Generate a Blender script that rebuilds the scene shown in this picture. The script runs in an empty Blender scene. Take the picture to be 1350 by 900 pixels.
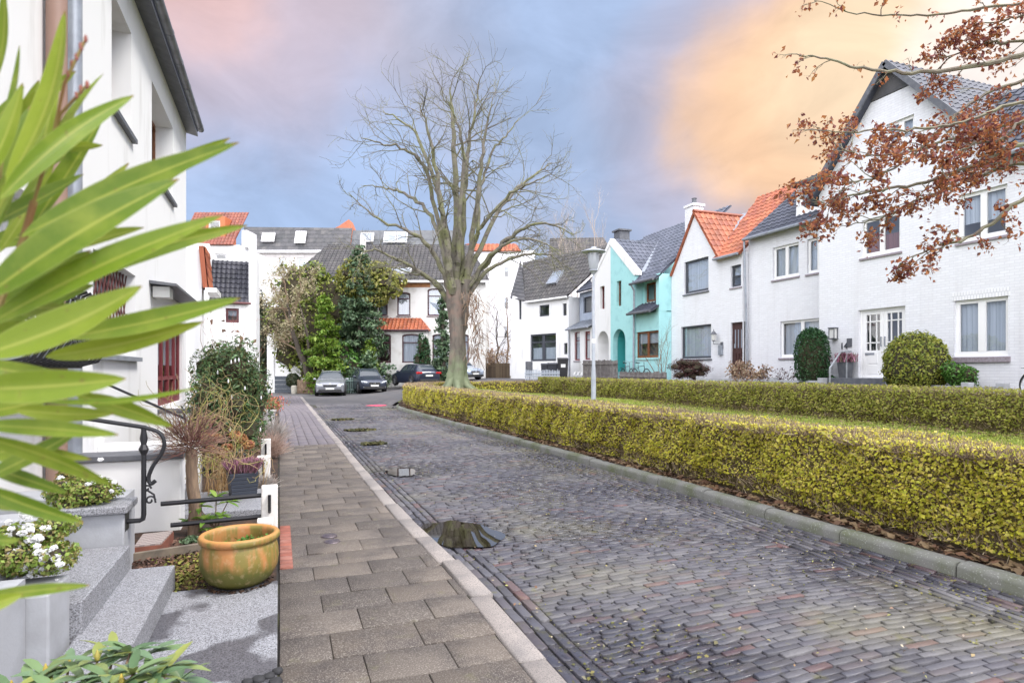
import bpy, bmesh, math, random
import numpy as np
from mathutils import Vector, Matrix
from mathutils.geometry import delaunay_2d_cdt

SC = bpy.context.scene
COL = SC.collection
R = math.radians
# ---------------------------------------------------------------- camera, sky, sun, exposure
FPX, PCX, HZ, EYE = 817.0, 675.0, 488.0, 1.6
CA, SA = 0.93613, 0.35165            # the camera looks 20.6 degrees to the right of the street
cam_d = bpy.data.cameras.new('camera'); cam = bpy.data.objects.new('camera', cam_d); COL.objects.link(cam)
cam.location = (0, 0, EYE); cam.rotation_euler = (R(90), 0, -math.atan2(SA, CA))
cam_d.sensor_width = 36; cam_d.lens = 36 * FPX / 1350.0; cam_d.shift_y = 38 / 1350.0
cam_d.clip_start = 0.05; cam_d.clip_end = 2000
cam_d.dof.use_dof = True; cam_d.dof.focus_distance = 13; cam_d.dof.aperture_fstop = 6.0
SC.camera = cam
SUN_EL, SUN_AZ = R(54), R(126)       # azimuth measured from +Y clockwise (towards +X)
sun_d = bpy.data.lights.new('sun', 'SUN'); sun = bpy.data.objects.new('sun', sun_d); COL.objects.link(sun)
sun_d.energy = 2.5; sun_d.angle = R(14); sun_d.color = (1, .95, .88)
sdir = Vector((math.sin(SUN_AZ) * math.cos(SUN_EL), math.cos(SUN_AZ) * math.cos(SUN_EL), math.sin(SUN_EL)))
sun.rotation_euler = sdir.to_track_quat('Z', 'Y').to_euler(); sun.location = (0, -20, 60)
SC.view_settings.view_transform = 'Standard'; SC.view_settings.look = 'None'
SC.view_settings.exposure = 0.44; SC.view_settings.gamma = 1
SC.cycles.use_denoising = True
SC.cycles.max_bounces = 6; SC.cycles.diffuse_bounces = 3; SC.cycles.transparent_max_bounces = 12
SC.cycles.caustics_reflective = False; SC.cycles.caustics_refractive = False

def world_sky():
    w = bpy.data.worlds.new('World'); SC.world = w; w.use_nodes = True
    nt = w.node_tree; nt.nodes.clear(); N = nt.nodes.new; L = nt.links.new
    out = N('ShaderNodeOutputWorld'); bg = N('ShaderNodeBackground'); L(bg.outputs[0], out.inputs[0])
    bg.inputs[1].default_value = 0.1
    sky = N('ShaderNodeTexSky'); sky.sky_type = 'NISHITA'; sky.sun_disc = False
    sky.sun_elevation = SUN_EL; sky.sun_rotation = SUN_AZ
    tc = N('ShaderNodeTexCoord')
    no = N('ShaderNodeTexNoise'); no.inputs['Scale'].default_value = 2.2; no.inputs['Detail'].default_value = 8; no.inputs['Roughness'].default_value = .5
    L(tc.outputs['Generated'], no.inputs['Vector'])
    sub = N('ShaderNodeVectorMath'); sub.operation = 'SUBTRACT'; sub.inputs[1].default_value = (.5, .5, .5); L(no.outputs['Color'], sub.inputs[0])
    sc_ = N('ShaderNodeVectorMath'); sc_.operation = 'SCALE'; sc_.inputs['Scale'].default_value = .34; L(sub.outputs[0], sc_.inputs[0])
    ad = N('ShaderNodeVectorMath'); ad.operation = 'ADD'; L(tc.outputs['Generated'], ad.inputs[0]); L(sc_.outputs[0], ad.inputs[1])
    nm = N('ShaderNodeVectorMath'); nm.operation = 'NORMALIZE'; L(ad.outputs[0], nm.inputs[0])
    def mixc(a, b, fac):
        m = N('ShaderNodeMix'); m.data_type = 'RGBA'; L(fac, m.inputs[0])
        for s, x in ((6, a), (7, b)):
            if isinstance(x, tuple): m.inputs[s].default_value = (*x, 1)
            else: L(x, m.inputs[s])
        return m.outputs[2]
    def blob(d, inner, outer, amount=1.0, vec=None):
        d = Vector(d).normalized()
        dp = N('ShaderNodeVectorMath'); dp.operation = 'DOT_PRODUCT'; dp.inputs[1].default_value = d
        L((vec or nm).outputs[0], dp.inputs[0])
        mr = N('ShaderNodeMapRange'); mr.interpolation_type = 'SMOOTHERSTEP'
        mr.inputs[1].default_value = math.cos(R(outer)); mr.inputs[2].default_value = math.cos(R(inner))
        mr.inputs[3].default_value = 0; mr.inputs[4].default_value = amount
        L(dp.outputs['Value'], mr.inputs[0]); return mr.outputs[0]
    # cloud colours are radiances of a bright winter cloud deck (x10 because the Background runs at 0.1)
    c = mixc((3.3, 4.1, 5.9), (3.15, 4.05, 5.9), blob((.3, .95, .3), 5, 40))
    wisps = N('ShaderNodeMapRange'); wisps.inputs[1].default_value = .42; wisps.inputs[2].default_value = .72; wisps.inputs[4].default_value = .6
    n2 = N('ShaderNodeTexNoise'); n2.inputs['Scale'].default_value = 3.2; n2.inputs['Detail'].default_value = 6; L(ad.outputs[0], n2.inputs['Vector'])
    L(n2.outputs['Fac'], wisps.inputs[0])
    c = mixc(c, (4.2, 4.4, 5.5), wisps.outputs[0])
    c = mixc(c, (4.2, 4.05, 4.9), blob(ray(400, 80), 4, 20, .75))
    c = mixc(c, (3.1, 4.4, 6.8), blob(ray(430, 285), 0, 16, .75))
    c = mixc(c, (4.9, 3.9, 4.3), blob(ray(300, 10), 2, 15, .75))
    c = mixc(c, (7.2, 4.7, 4.4), blob(ray(255, 5), 0, 8, .8))
    c = mixc(c, (4.2, 3.8, 4.6), blob(ray(1090, 140), 10, 19, .75))
    c = mixc(c, (7.6, 4.9, 3.0), blob(ray(1105, 125), 7, 14.5, .97))
    c = mixc(c, (8.2, 6.4, 4.4), blob(ray(1170, 70), 3, 13, .9))
    c = mixc(c, (8.2, 7.4, 7.0), blob(ray(1350, 110), 3, 12, .95))
    n3 = N('ShaderNodeTexNoise'); n3.inputs['Scale'].default_value = 5.5; n3.inputs['Detail'].default_value = 9; n3.inputs['Roughness'].default_value = .58; n3.inputs['Distortion'].default_value = .5
    mpg = N('ShaderNodeMapping'); mpg.inputs['Scale'].default_value = (1, 1, 1.9); L(tc.outputs['Generated'], mpg.inputs['Vector']); L(mpg.outputs[0], n3.inputs['Vector'])
    lum = N('ShaderNodeMapRange'); lum.inputs[1].default_value = .3; lum.inputs[2].default_value = .7; lum.inputs[3].default_value = .86; lum.inputs[4].default_value = 1.16; L(n3.outputs['Fac'], lum.inputs[0])
    vm = N('ShaderNodeVectorMath'); vm.operation = 'SCALE'; L(c, vm.inputs[0]); L(lum.outputs[0], vm.inputs['Scale']); c = vm.outputs[0]
    # unseen sky overhead and behind the photographer, made brighter to light the facades
    c = mixc(c, (31, 31, 32.5), blob((-.45, -.75, .55), 30, 88, 1.0, tc if False else nm))
    c = mixc(c, (25, 25, 26.5), blob((0, -.15, 1), 8, 48, .9))
    m = N('ShaderNodeMix'); m.data_type = 'RGBA'; m.inputs[0].default_value = .95
    L(sky.outputs[0], m.inputs[6]); L(c, m.inputs[7]); L(m.outputs[2], bg.inputs[0])

# ---------------------------------------------------------------- photograph -> place
def ray(px, py):
    k = (px - PCX) / FPX
    return Vector((CA * k + SA, -SA * k + CA, -(py - HZ) / FPX))
def at(px, py, Y): return Vector((0, 0, EYE)) + ray(px, py) * Y
def ax(px, py, x0): d = ray(px, py); return Vector((0, 0, EYE)) + d * (x0 / d.x)
def ay(px, py, y0): d = ray(px, py); return Vector((0, 0, EYE)) + d * (y0 / d.y)
def az(px, py, z0): d = ray(px, py); return Vector((0, 0, EYE)) + d * ((z0 - EYE) / d.z)
def ss(a, b, x):
    t = np.clip((x - a) / (b - a), 0, 1); return t * t * (3 - 2 * t)
def HT(x, y):
    """height of the ground: street level on the left, island lawn, bank up to the houses on the right"""
    x = np.asarray(x, float); y = np.asarray(y, float)
    isl = .09 + .19 * ss(5.2, 8.5, x) + .42 * np.exp(-((x - 8.2) ** 2 + (y - 29) ** 2) / (2 * 2.0 ** 2)) + .16 * np.exp(-((x - 11.5) ** 2 + (y - 22) ** 2) / 6) + .74 * ss(15.0, 16.6, x)
    isl = np.where(x < 5.0, 0, isl)
    far = 1.02 * ss(3, 15, x)
    f = ss(32.5, 39, y)
    return isl * (1 - f) + far * f
world_sky()

# ---------------------------------------------------------------- materials
def _nt(name):
    m = bpy.data.materials.new(name); m.use_nodes = True
    nt = m.node_tree; return m, nt, nt.nodes['Principled BSDF'], nt.nodes.new, nt.links.new
def rgb(c): return (*c, 1) if len(c) == 3 else c
def mixn(N, L, fac, a, b, blend='MIX'):
    m = N('ShaderNodeMix'); m.data_type = 'RGBA'; m.blend_type = blend
    for s, x in ((0, fac), (6, a), (7, b)):
        if isinstance(x, (float, int)): m.inputs[s].default_value = x
        elif isinstance(x, tuple): m.inputs[s].default_value = rgb(x)
        else: L(x, m.inputs[s])
    return m.outputs[2]
def ramp(N, L, fac, stops, const=False):
    r = N('ShaderNodeValToRGB'); e = r.color_ramp.elements
    if const: r.color_ramp.interpolation = 'CONSTANT'
    while len(e) < len(stops): e.new(.5)
    for i, (p, c) in enumerate(stops): e[i].position = p; e[i].color = rgb(c)
    L(fac, r.inputs[0]); return r.outputs[0]
def noise(N, L, vec, scale, detail=4, rough=.55):
    n = N('ShaderNodeTexNoise'); n.inputs['Scale'].default_value = scale; n.inputs['Detail'].default_value = detail; n.inputs['Roughness'].default_value = rough
    if vec is not None: L(vec, n.inputs['Vector'])
    return n.outputs['Fac']
def remap(N, L, v, a, b, c=0., d=1.):
    r = N('ShaderNodeMapRange'); r.inputs[1].default_value = a; r.inputs[2].default_value = b; r.inputs[3].default_value = c; r.inputs[4].default_value = d
    L(v, r.inputs[0]); return r.outputs[0]
def M(name, base, rough=.7, var=None, scale=4., lo=.4, hi=.65, bump=0., bscale=60., bdist=.01, metal=0., spec=.5, spots=None, sscale=30., slo=.6, shi=.68, island=None, iamt=1.0, transl=0., coat=0., detail=5, stretch=None):
    """general procedural material: base colour, a second colour by noise, spots, per-piece colours, noise bump"""
    m, nt, bs, N, L = _nt(name)
    tc = N('ShaderNodeTexCoord'); vec = tc.outputs['Object']
    if stretch:
        mp = N('ShaderNodeMapping'); mp.inputs['Scale'].default_value = stretch; L(vec, mp.inputs['Vector']); vec = mp.outputs[0]
    col = base
    if island:
        g = N('ShaderNodeNewGeometry'); k = len(island)
        ic = ramp(N, L, g.outputs['Random Per Island'], [((i + .0) / k, c) for i, c in enumerate(island)], const=False)
        col = ic if iamt >= 1 else mixn(N, L, iamt, col, ic)
    if var is not None:
        col = mixn(N, L, remap(N, L, noise(N, L, vec, scale, detail), lo, hi), col, var)
    if spots is not None:
        col = mixn(N, L, remap(N, L, noise(N, L, vec, sscale, 3), slo, shi), col, spots)
    if isinstance(col, tuple): bs.inputs['Base Color'].default_value = rgb(col)
    else: L(col, bs.inputs['Base Color'])
    bs.inputs['Roughness'].default_value = rough; bs.inputs['Metallic'].default_value = metal
    bs.inputs['Specular IOR Level'].default_value = spec; bs.inputs['Coat Weight'].default_value = coat
    if bump:
        b = N('ShaderNodeBump'); b.inputs['Strength'].default_value = bump; b.inputs['Distance'].default_value = bdist
        L(noise(N, L, vec, bscale, 4), b.inputs['Height']); L(b.outputs[0], bs.inputs['Normal'])
    if transl:
        t = N('ShaderNodeBsdfTranslucent')
        if isinstance(col, tuple): t.inputs[0].default_value = rgb(col)
        else: L(col, t.inputs[0])
        mx = N('ShaderNodeMixShader'); mx.inputs[0].default_value = transl
        L(bs.outputs[0], mx.inputs[1]); L(t.outputs[0], mx.inputs[2]); L(mx.outputs[0], nt.nodes['Material Output'].inputs[0])
    return m
def M_brick(name, col, joint, stain, bw=.23, bh=.075, mortar=.008, bumpk=.5, samt=.35):
    m, nt, bs, N, L = _nt(name)
    tc = N('ShaderNodeTexCoord'); sp = N('ShaderNodeSeparateXYZ'); L(tc.outputs['Object'], sp.inputs[0])
    a = N('ShaderNodeMath'); a.operation = 'ADD'; L(sp.outputs[0], a.inputs[0]); L(sp.outputs[1], a.inputs[1])
    cb = N('ShaderNodeCombineXYZ'); L(a.outputs[0], cb.inputs[0]); L(sp.outputs[2], cb.inputs[1])
    b = N('ShaderNodeTexBrick'); L(cb.outputs[0], b.inputs['Vector']); b.inputs['Scale'].default_value = 1
    b.inputs['Brick Width'].default_value = bw; b.inputs['Row Height'].default_value = bh; b.inputs['Mortar Size'].default_value = mortar
    b.inputs['Mortar Smooth'].default_value = .3; b.inputs['Color1'].default_value = rgb(col); b.inputs['Color2'].default_value = rgb(tuple(c * .93 for c in col)); b.inputs['Mortar'].default_value = rgb(joint)
    f = remap(N, L, noise(N, L, tc.outputs['Object'], 1.3, 6), .45, .75, 0, samt)
    c = mixn(N, L, f, b.outputs['Color'], stain)
    mp = N('ShaderNodeMapping'); mp.inputs['Scale'].default_value = (1.6, 1.6, .16); L(tc.outputs['Object'], mp.inputs['Vector']); c = mixn(N, L, remap(N, L, noise(N, L, mp.outputs[0], 2.0, 7), .55, .8, 0, .4), c, tuple(q * .8 for q in stain))
    L(c, bs.inputs['Base Color']); bs.inputs['Roughness'].default_value = .75
    inv = N('ShaderNodeMath'); inv.operation = 'SUBTRACT'; inv.inputs[0].default_value = 1; L(b.outputs['Fac'], inv.inputs[1])
    ad = N('ShaderNodeMath'); ad.operation = 'MULTIPLY_ADD'; ad.inputs[1].default_value = .35; L(noise(N, L, tc.outputs['Object'], 25, 3), ad.inputs[0]); L(inv.outputs[0], ad.inputs[2])
    bp = N('ShaderNodeBump'); bp.inputs['Strength'].default_value = bumpk; bp.inputs['Distance'].default_value = .012
    L(ad.outputs[0], bp.inputs['Height']); L(bp.outputs[0], bs.inputs['Normal'])
    return m
def M_glass(name, tint=(.9, .95, 1), refl=.3):
    m, nt, bs, N, L = _nt(name); nt.nodes.remove(bs)
    t = N('ShaderNodeBsdfTransparent'); t.inputs[0].default_value = rgb(tint)
    g = N('ShaderNodeBsdfGlossy'); g.inputs['Roughness'].default_value = .02
    lw = N('ShaderNodeLayerWeight'); lw.inputs[0].default_value = .25
    r = remap(N, L, lw.outputs['Facing'], 0, 1, refl * .6, min(1, refl * 2.2))
    mx = N('ShaderNodeMixShader'); L(r, mx.inputs[0]); L(t.outputs[0], mx.inputs[1]); L(g.outputs[0], mx.inputs[2])
    L(mx.outputs[0], nt.nodes['Material Output'].inputs[0]); return m

# ---------------------------------------------------------------- things, parts and mesh building
def thing(name, label, cat, loc=(0, 0, 0), rz=0., group=None):
    o = bpy.data.objects.new(name, None); COL.objects.link(o); o.empty_display_size = .2
    o.location = loc; o.rotation_euler = (0, 0, rz); o['label'] = label; o['category'] = cat
    if group: o['group'] = group
    return o
def tag(o, label, cat, group=None):
    o['label'] = label; o['category'] = cat
    if group: o['group'] = group
    return o
def kind(o, k): o['kind'] = k; return o
def mat_of(o):
    m = Matrix.Translation(o.location) @ Matrix.Rotation(o.rotation_euler.z, 4, 'Z')
    return (mat_of(o.parent) @ m) if o.parent else m
def _link(name, me, mat, parent, local, loc):
    o = bpy.data.objects.new(name, me); COL.objects.link(o)
    for mm in (mat if isinstance(mat, (list, tuple)) else [mat]): me.materials.append(mm)
    if parent is not None:
        if not local: me.transform(mat_of(parent).inverted())
        o.parent = parent
    elif loc is not None:
        me.transform(Matrix.Translation(-Vector(loc))); o.location = loc
    return o
def quads(name, V, mat, parent=None, local=False, loc=None, smooth=False, k=4):
    """V (N,k,3): N separate k-gons as one mesh"""
    V = np.asarray(V, np.float32); n = len(V)
    me = bpy.data.meshes.new(name); me.vertices.add(n * k); me.vertices.foreach_set('co', V.reshape(-1))
    me.loops.add(n * k); me.loops.foreach_set('vertex_index', np.arange(n * k, dtype=np.int32))
    me.polygons.add(n); me.polygons.foreach_set('loop_start', np.arange(0, n * k, k, dtype=np.int32))
    me.update(calc_edges=True)
    if smooth: me.shade_smooth()
    return _link(name, me, mat, parent, local, loc)
def inside(p, l):
    c = False; j = len(l) - 1
    for i in range(len(l)):
        if (l[i][1] > p[1]) != (l[j][1] > p[1]) and p[0] < (l[j][0] - l[i][0]) * (p[1] - l[i][1]) / (l[j][1] - l[i][1]) + l[i][0]: c = not c
        j = i
    return c
def fill(loops):
    """triangles of an outline with holes"""
    P = [Vector(q) for l in loops for q in l]; E = []; b = 0
    for l in loops: E += [(b + i, b + (i + 1) % len(l)) for i in range(len(l))]; b += len(l)
    v, e, f, *_ = delaunay_2d_cdt(P, E, [], 0, 1e-6); out = []
    for t in f:
        c = [sum(v[i][k] for i in t) / len(t) for k in (0, 1)]
        if inside(c, loops[0]) and not any(inside(c, h) for h in loops[1:]): out.append(tuple(t))
    return [(q.x, q.y) for q in v], out
class MB:
    def __init__(s): s.v = []; s.f = []; s.m = []; s.n = 0; s.uv = None
    def add(s, V, F, mi=0):
        V = np.asarray(V, float).reshape(-1, 3); b = s.n
        s.v.append(V); s.n += len(V)
        s.f.extend([tuple(i + b for i in f) for f in F]); s.m.extend([mi] * len(F)); return s
    BF = [(0, 3, 2, 1), (4, 5, 6, 7), (0, 1, 5, 4), (1, 2, 6, 5), (2, 3, 7, 6), (3, 0, 4, 7)]
    def box(s, x0, x1, y0, y1, z0, z1, mi=0):
        return s.add([(x0, y0, z0), (x1, y0, z0), (x1, y1, z0), (x0, y1, z0), (x0, y0, z1), (x1, y0, z1), (x1, y1, z1), (x0, y1, z1)], s.BF, mi)
    def hexa(s, P, mi=0): return s.add(P, s.BF, mi)
    def bar(s, p, q, w, h=None, up=(0, 0, 1), mi=0):
        p = Vector(p); q = Vector(q); h = h or w; d = (q - p).normalized(); up = Vector(up)
        if abs(d.dot(up)) > .98: up = Vector((0, 1, 0))
        a = d.cross(up).normalized() * (w / 2); b = a.cross(d).normalized() * (h / 2)
        return s.add([p - a - b, p + a - b, p + a + b, p - a + b, q - a - b, q + a - b, q + a + b, q - a + b], s.BF, mi)
    def tube(s, pts, rad, n=6, cap=True, mi=0):
        P = np.asarray([tuple(p) for p in pts], float); k = len(P)
        r = np.full(k, rad, float) if np.isscalar(rad) else np.asarray(rad, float)
        T = np.gradient(P, axis=0); T /= np.linalg.norm(T, axis=1)[:, None] + 1e-12
        ref = np.zeros(3); ref[int(np.argmin(np.abs(T).max(0) + np.array((.02, .01, 0))))] = 1.
        A = np.cross(T, ref); A /= np.linalg.norm(A, axis=1)[:, None] + 1e-9; B = np.cross(T, A)
        th = np.arange(n) * 2 * math.pi / n
        V = P[:, None, :] + r[:, None, None] * (np.cos(th)[None, :, None] * A[:, None, :] + np.sin(th)[None, :, None] * B[:, None, :])
        F = [(i * n + j, i * n + (j + 1) % n, (i + 1) * n + (j + 1) % n, (i + 1) * n + j) for i in range(k - 1) for j in range(n)]
        if cap: F += [tuple(range(n)), tuple(range((k - 1) * n, k * n))]
        return s.add(V, F, mi)
    def lathe(s, prof, c=(0, 0, 0), n=24, sx=1., sy=1., mi=0):
        V = []; k = len(prof)
        for r, z in prof:
            for j in range(n):
                a = 2 * math.pi * j / n; V.append((c[0] + r * math.cos(a) * sx, c[1] + r * math.sin(a) * sy, c[2] + z))
        F = [(i * n + j, i * n + (j + 1) % n, (i + 1) * n + (j + 1) % n, (i + 1) * n + j) for i in range(k - 1) for j in range(n)]
        F += [tuple(range(n)), tuple(range((k - 1) * n, k * n))]
        return s.add(V, F, mi)
    def prism(s, poly, mp, d0, d1, holes=(), caps=(True, True), mi=0):
        """extrude a 2-D polygon (with holes) between depths d0 and d1; mp(u, v, d) -> point"""
        loops = [list(poly)] + [list(h) for h in holes]
        for cap, d in zip(caps, (d0, d1)):
            if not cap: continue
            fv, tri = fill(loops); s.add([mp(a, b, d) for a, b in fv], tri, mi)
        for l in loops:
            k = len(l); s.add([mp(a, b, d0) for a, b in l] + [mp(a, b, d1) for a, b in l], [(i, (i + 1) % k, (i + 1) % k + k, i + k) for i in range(k)], mi)
        return s
    def blob(s, c, rx, ry, rz, seed=0, amp=.12, sub=2, mi=0):
        bm = bmesh.new(); bmesh.ops.create_icosphere(bm, subdivisions=sub, radius=1)
        rg = np.random.default_rng(seed); K = rg.normal(size=(5, 3)) * 2.2; ph = rg.uniform(0, 6, 5)
        V = np.array([v.co[:] for v in bm.verts]); F = [tuple(v.index for v in f.verts) for f in bm.faces]; bm.free()
        d = 1 + amp * np.sin(V @ K.T + ph).sum(1) / 2
        return s.add(V * d[:, None] * np.array((rx, ry, rz)) + np.array(c), F, mi)
    def build(s, name, mat, parent=None, local=False, loc=None, smooth=False, ang=40, bevel=0., label=None):
        me = bpy.data.meshes.new(name)
        me.from_pydata(np.concatenate(s.v).tolist() if s.v else [], [], s.f)
        if isinstance(mat, (list, tuple)) and len(mat) > 1: me.polygons.foreach_set('material_index', np.array(s.m, np.int32))
        if s.uv is not None:
            ul = me.uv_layers.new(name='UVMap'); li = np.zeros(len(me.loops), np.int32); me.loops.foreach_get('vertex_index', li)
            ul.data.foreach_set('uv', np.asarray(s.uv, np.float32)[li].reshape(-1))
        bm = bmesh.new(); bm.from_mesh(me); bmesh.ops.recalc_face_normals(bm, faces=bm.faces); bm.to_mesh(me); bm.free()
        if smooth: me.shade_smooth(); me.set_sharp_from_angle(angle=R(ang))
        o = _link(name, me, mat, parent, local, loc)
        if bevel:
            b = o.modifiers.new('bevel', 'BEVEL'); b.width = bevel; b.segments = 2; b.limit_method = 'ANGLE'
        if label: o['label'] = label
        return o
def dup(root, loc, rz=0., label=None, group=None):
    c = root.copy(); COL.objects.link(c); c.location = loc; c.rotation_euler = (0, 0, rz)
    if label: c['label'] = label
    if group: c['group'] = group
    for ch in list(root.children):
        d = ch.copy(); COL.objects.link(d); d.parent = c
        for g in list(ch.children):
            e = g.copy(); COL.objects.link(e); e.parent = d
    return c
RNG = np.random.default_rng(7)
def unit(v): return v / (np.linalg.norm(v, axis=-1, keepdims=True) + 1e-12)
def leaf_quads(P, Nrm, size, rng, jitter=.8, aspect=.6, sizevar=.35, droop=0.):
    """diamond leaves at points P facing roughly along Nrm"""
    n = len(P); Nn = unit(Nrm + jitter * rng.normal(size=(n, 3)))
    t = unit(np.cross(Nn, rng.normal(size=(n, 3)))); t[:, 2] -= droop; t = unit(t); b = unit(np.cross(Nn, t))
    s = (np.asarray(size) * np.clip(1 + sizevar * rng.normal(size=n), .45, 1.9))[:, None]
    fold = Nn * s * .12
    return np.stack([P - t * s * .5, P + b * s * .5 * aspect + fold, P + t * s * .5, P - b * s * .5 * aspect + fold], 1)
def twig_quads(P, D, Ln, w, rng):
    """thin sticks (as crossed slivers kept single for speed) from P along D"""
    D = unit(D); a = unit(np.cross(D, rng.normal(size=D.shape))); Ln = np.asarray(Ln).reshape(-1, 1); w = np.asarray(w).reshape(-1, 1)
    return np.stack([P - a * w / 2, P + a * w / 2, P + D * Ln + a * w * .25, P + D * Ln - a * w * .25], 1)
class Tree:
    """collects tapered branches grown by recursion"""
    def __init__(s, seed): s.mb = MB(); s.tw = MB(); s.r = np.random.default_rng(seed); s.tips = []
    def limb(s, pts, r0, r1, n=None, pw=1.0):
        k = len(pts); rad = r1 + (r0 - r1) * (1 - np.linspace(0, 1, k)) ** pw
        n = n or (9 if r0 > .12 else 6 if r0 > .04 else 4 if r0 > .015 else 3)
        (s.mb).tube(pts, rad, n, cap=r0 > .03)
    def smooth(s, ctrl, steps=5, wob=.0):
        C = np.asarray([tuple(c) for c in ctrl], float); C = np.vstack([2 * C[0] - C[1], C, 2 * C[-1] - C[-2]]); out = []
        for i in range(1, len(C) - 2):
            for t in np.linspace(0, 1, steps, endpoint=False):
                p0, p1, p2, p3 = C[i - 1:i + 3]
                out.append(.5 * ((2 * p1) + (p2 - p0) * t + (2 * p0 - 5 * p1 + 4 * p2 - p3) * t * t + (3 * p1 - p0 - 3 * p2 + p3) * t ** 3))
        out.append(C[-2]); out = np.array(out)
        if wob: out[1:] += s.r.normal(size=(len(out) - 1, 3)) * wob
        return out
    def grow(s, p, d, L, r, lv, mx, spread=.8, up=.15, kids=5, wander=.22, ratio=.5, rmin=.004, droop=0.):
        n = max(3, int(4 + 3 * (lv == 0))); pts = [p]; d = unit(d)
        for i in range(n):
            d = unit(d + wander * s.r.normal(size=3) + np.array((0, 0, up - droop * i / n)) * (.6 if lv else 1)); pts.append(pts[-1] + d * L / n)
        pts = np.array(pts); s.limb(pts, r, max(rmin * .6, r * .3))
        s.tips.append((pts[-1], d))
        if lv < mx:
            s.kids(pts, L, r, lv, mx, spread, up, kids, wander, ratio, rmin, droop)
    def kids(s, pts, L, r, lv, mx, spread, up, kids, wander, ratio, rmin, droop=0., t0=.25):
        k = len(pts) - 1
        for j in range(kids):
            t = t0 + (1 - t0) * (j + s.r.uniform(.2, .9)) / kids; f = t * k; i = min(k - 1, int(f)); p = pts[i] + (pts[i + 1] - pts[i]) * (f - i)
            dd = unit(pts[i + 1] - pts[i]); side = unit(np.cross(dd, s.r.normal(size=3)))
            nd = unit(dd + side * spread * s.r.uniform(.7, 1.5))
            s.grow(p, nd, L * ratio * s.r.uniform(.6, 1.25) * (1.15 - .55 * t), max(rmin, r * (1 - .65 * t) * .55), lv + 1, mx, spread, up, max(2, kids - 1), wander, ratio, rmin, droop)
# ================================================================ GROUND, ROAD, PAVEMENT, LAWN
m_earth = M('earth', (.10, .085, .06), .95, (.06, .05, .035), 3, bump=.5, bscale=40)
m_joint = M('joint dirt', (.030, .027, .024), .95, (.06, .062, .02), 2.2, .5, .7, bump=.4, bscale=90)
def M_setts():
    """worn clinker setts: per-stone colour, damp patches that are glossier, mossy film"""
    m, nt, bs, N, L = _nt('setts')
    g = N('ShaderNodeNewGeometry'); tc = N('ShaderNodeTexCoord'); v = tc.outputs['Object']
    c = ramp(N, L, g.outputs['Random Per Island'], [(0, (.09, .088, .104)), (.25, (.05, .049, .06)), (.5, (.135, .13, .138)), (.75, (.077, .077, .096)), (.94, (.10, .082, .086)), (.98, (.14, .075, .072)), (1, (.085, .078, .085))])
    c = mixn(N, L, remap(N, L, noise(N, L, v, 38, 4), .4, .75, 0, .45), c, (.075, .07, .08))
    c = mixn(N, L, remap(N, L, noise(N, L, v, .55, 5), .52, .68, 0, .5), c, (.20, .185, .11))
    c = mixn(N, L, remap(N, L, noise(N, L, v, 7, 4), .60, .72, 0, .55), c, (.12, .115, .035))
    wet = remap(N, L, noise(N, L, v, .42, 4), .44, .58)
    c = mixn(N, L, wet, c, mixn(N, L, 1.0, c, (.62, .62, .70), 'MULTIPLY'))
    # damp margins round the standing water
    mx_ = None
    for px_, py_, r_, d_ in PUD:
        vd = N('ShaderNodeVectorMath'); vd.operation = 'DISTANCE'; L(v, vd.inputs[0]); vd.inputs[1].default_value = (px_, py_, 0)
        ad_ = N('ShaderNodeMath'); ad_.operation = 'MULTIPLY_ADD'; ad_.inputs[1].default_value = .5; L(noise(N, L, v, 5, 4), ad_.inputs[0]); L(vd.outputs['Value'], ad_.inputs[2])
        w_ = remap(N, L, ad_.outputs[0], r_ + .28, r_ + .55, 1, 0)
        if mx_ is None: mx_ = w_
        else:
            m2 = N('ShaderNodeMath'); m2.operation = 'MAXIMUM'; L(mx_, m2.inputs[0]); L(w_, m2.inputs[1]); mx_ = m2.outputs[0]
    m3 = N('ShaderNodeMath'); m3.operation = 'MAXIMUM'; L(mx_, m3.inputs[0]); L(wet, m3.inputs[1])
    c = mixn(N, L, mx_, c, mixn(N, L, 1.0, c, (.6, .6, .66), 'MULTIPLY')); wet = m3.outputs[0]
    L(c, bs.inputs['Base Color'])
    rr = remap(N, L, wet, 0, 1, .62, .24); L(rr, bs.inputs['Roughness']); bs.inputs['Specular IOR Level'].default_value = .6
    b = N('ShaderNodeBump'); b.inputs['Strength'].default_value = .35; b.inputs['Distance'].default_value = .006
    L(noise(N, L, v, 55, 4), b.inputs['Height']); L(b.outputs[0], bs.inputs['Normal'])
    return m
def M_slab():
    m, nt, bs, N, L = _nt('pavement slabs')
    g = N('ShaderNodeNewGeometry'); tc = N('ShaderNodeTexCoord'); v = tc.outputs['Object']
    c = ramp(N, L, g.outputs['Random Per Island'], [(0, (.088, .070, .058)), (.35, (.118, .096, .08)), (.6, (.066, .054, .048)), (1, (.15, .124, .104))])
    c = mixn(N, L, remap(N, L, noise(N, L, v, 2.4, 6, .6), .46, .62, 0, .8), c, (.05, .040, .038))
    c = mixn(N, L, remap(N, L, noise(N, L, v, 120, 3), .5, .72, 0, .5), c, (.44, .41, .36))
    c = mixn(N, L, remap(N, L, noise(N, L, v, 90, 3), .62, .72, 0, .6), c, (.08, .07, .06))
    c = mixn(N, L, remap(N, L, noise(N, L, v, 6, 5), .60, .75, 0, .35), c, (.16, .155, .07))
    L(c, bs.inputs['Base Color']); bs.inputs['Roughness'].default_value = .72
    b = N('ShaderNodeBump'); b.inputs['Strength'].default_value = .4; b.inputs['Distance'].default_value = .004
    L(noise(N, L, v, 130, 4), b.inputs['Height']); L(b.outputs[0], bs.inputs['Normal']); return m
m_slab = M_slab()
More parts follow.
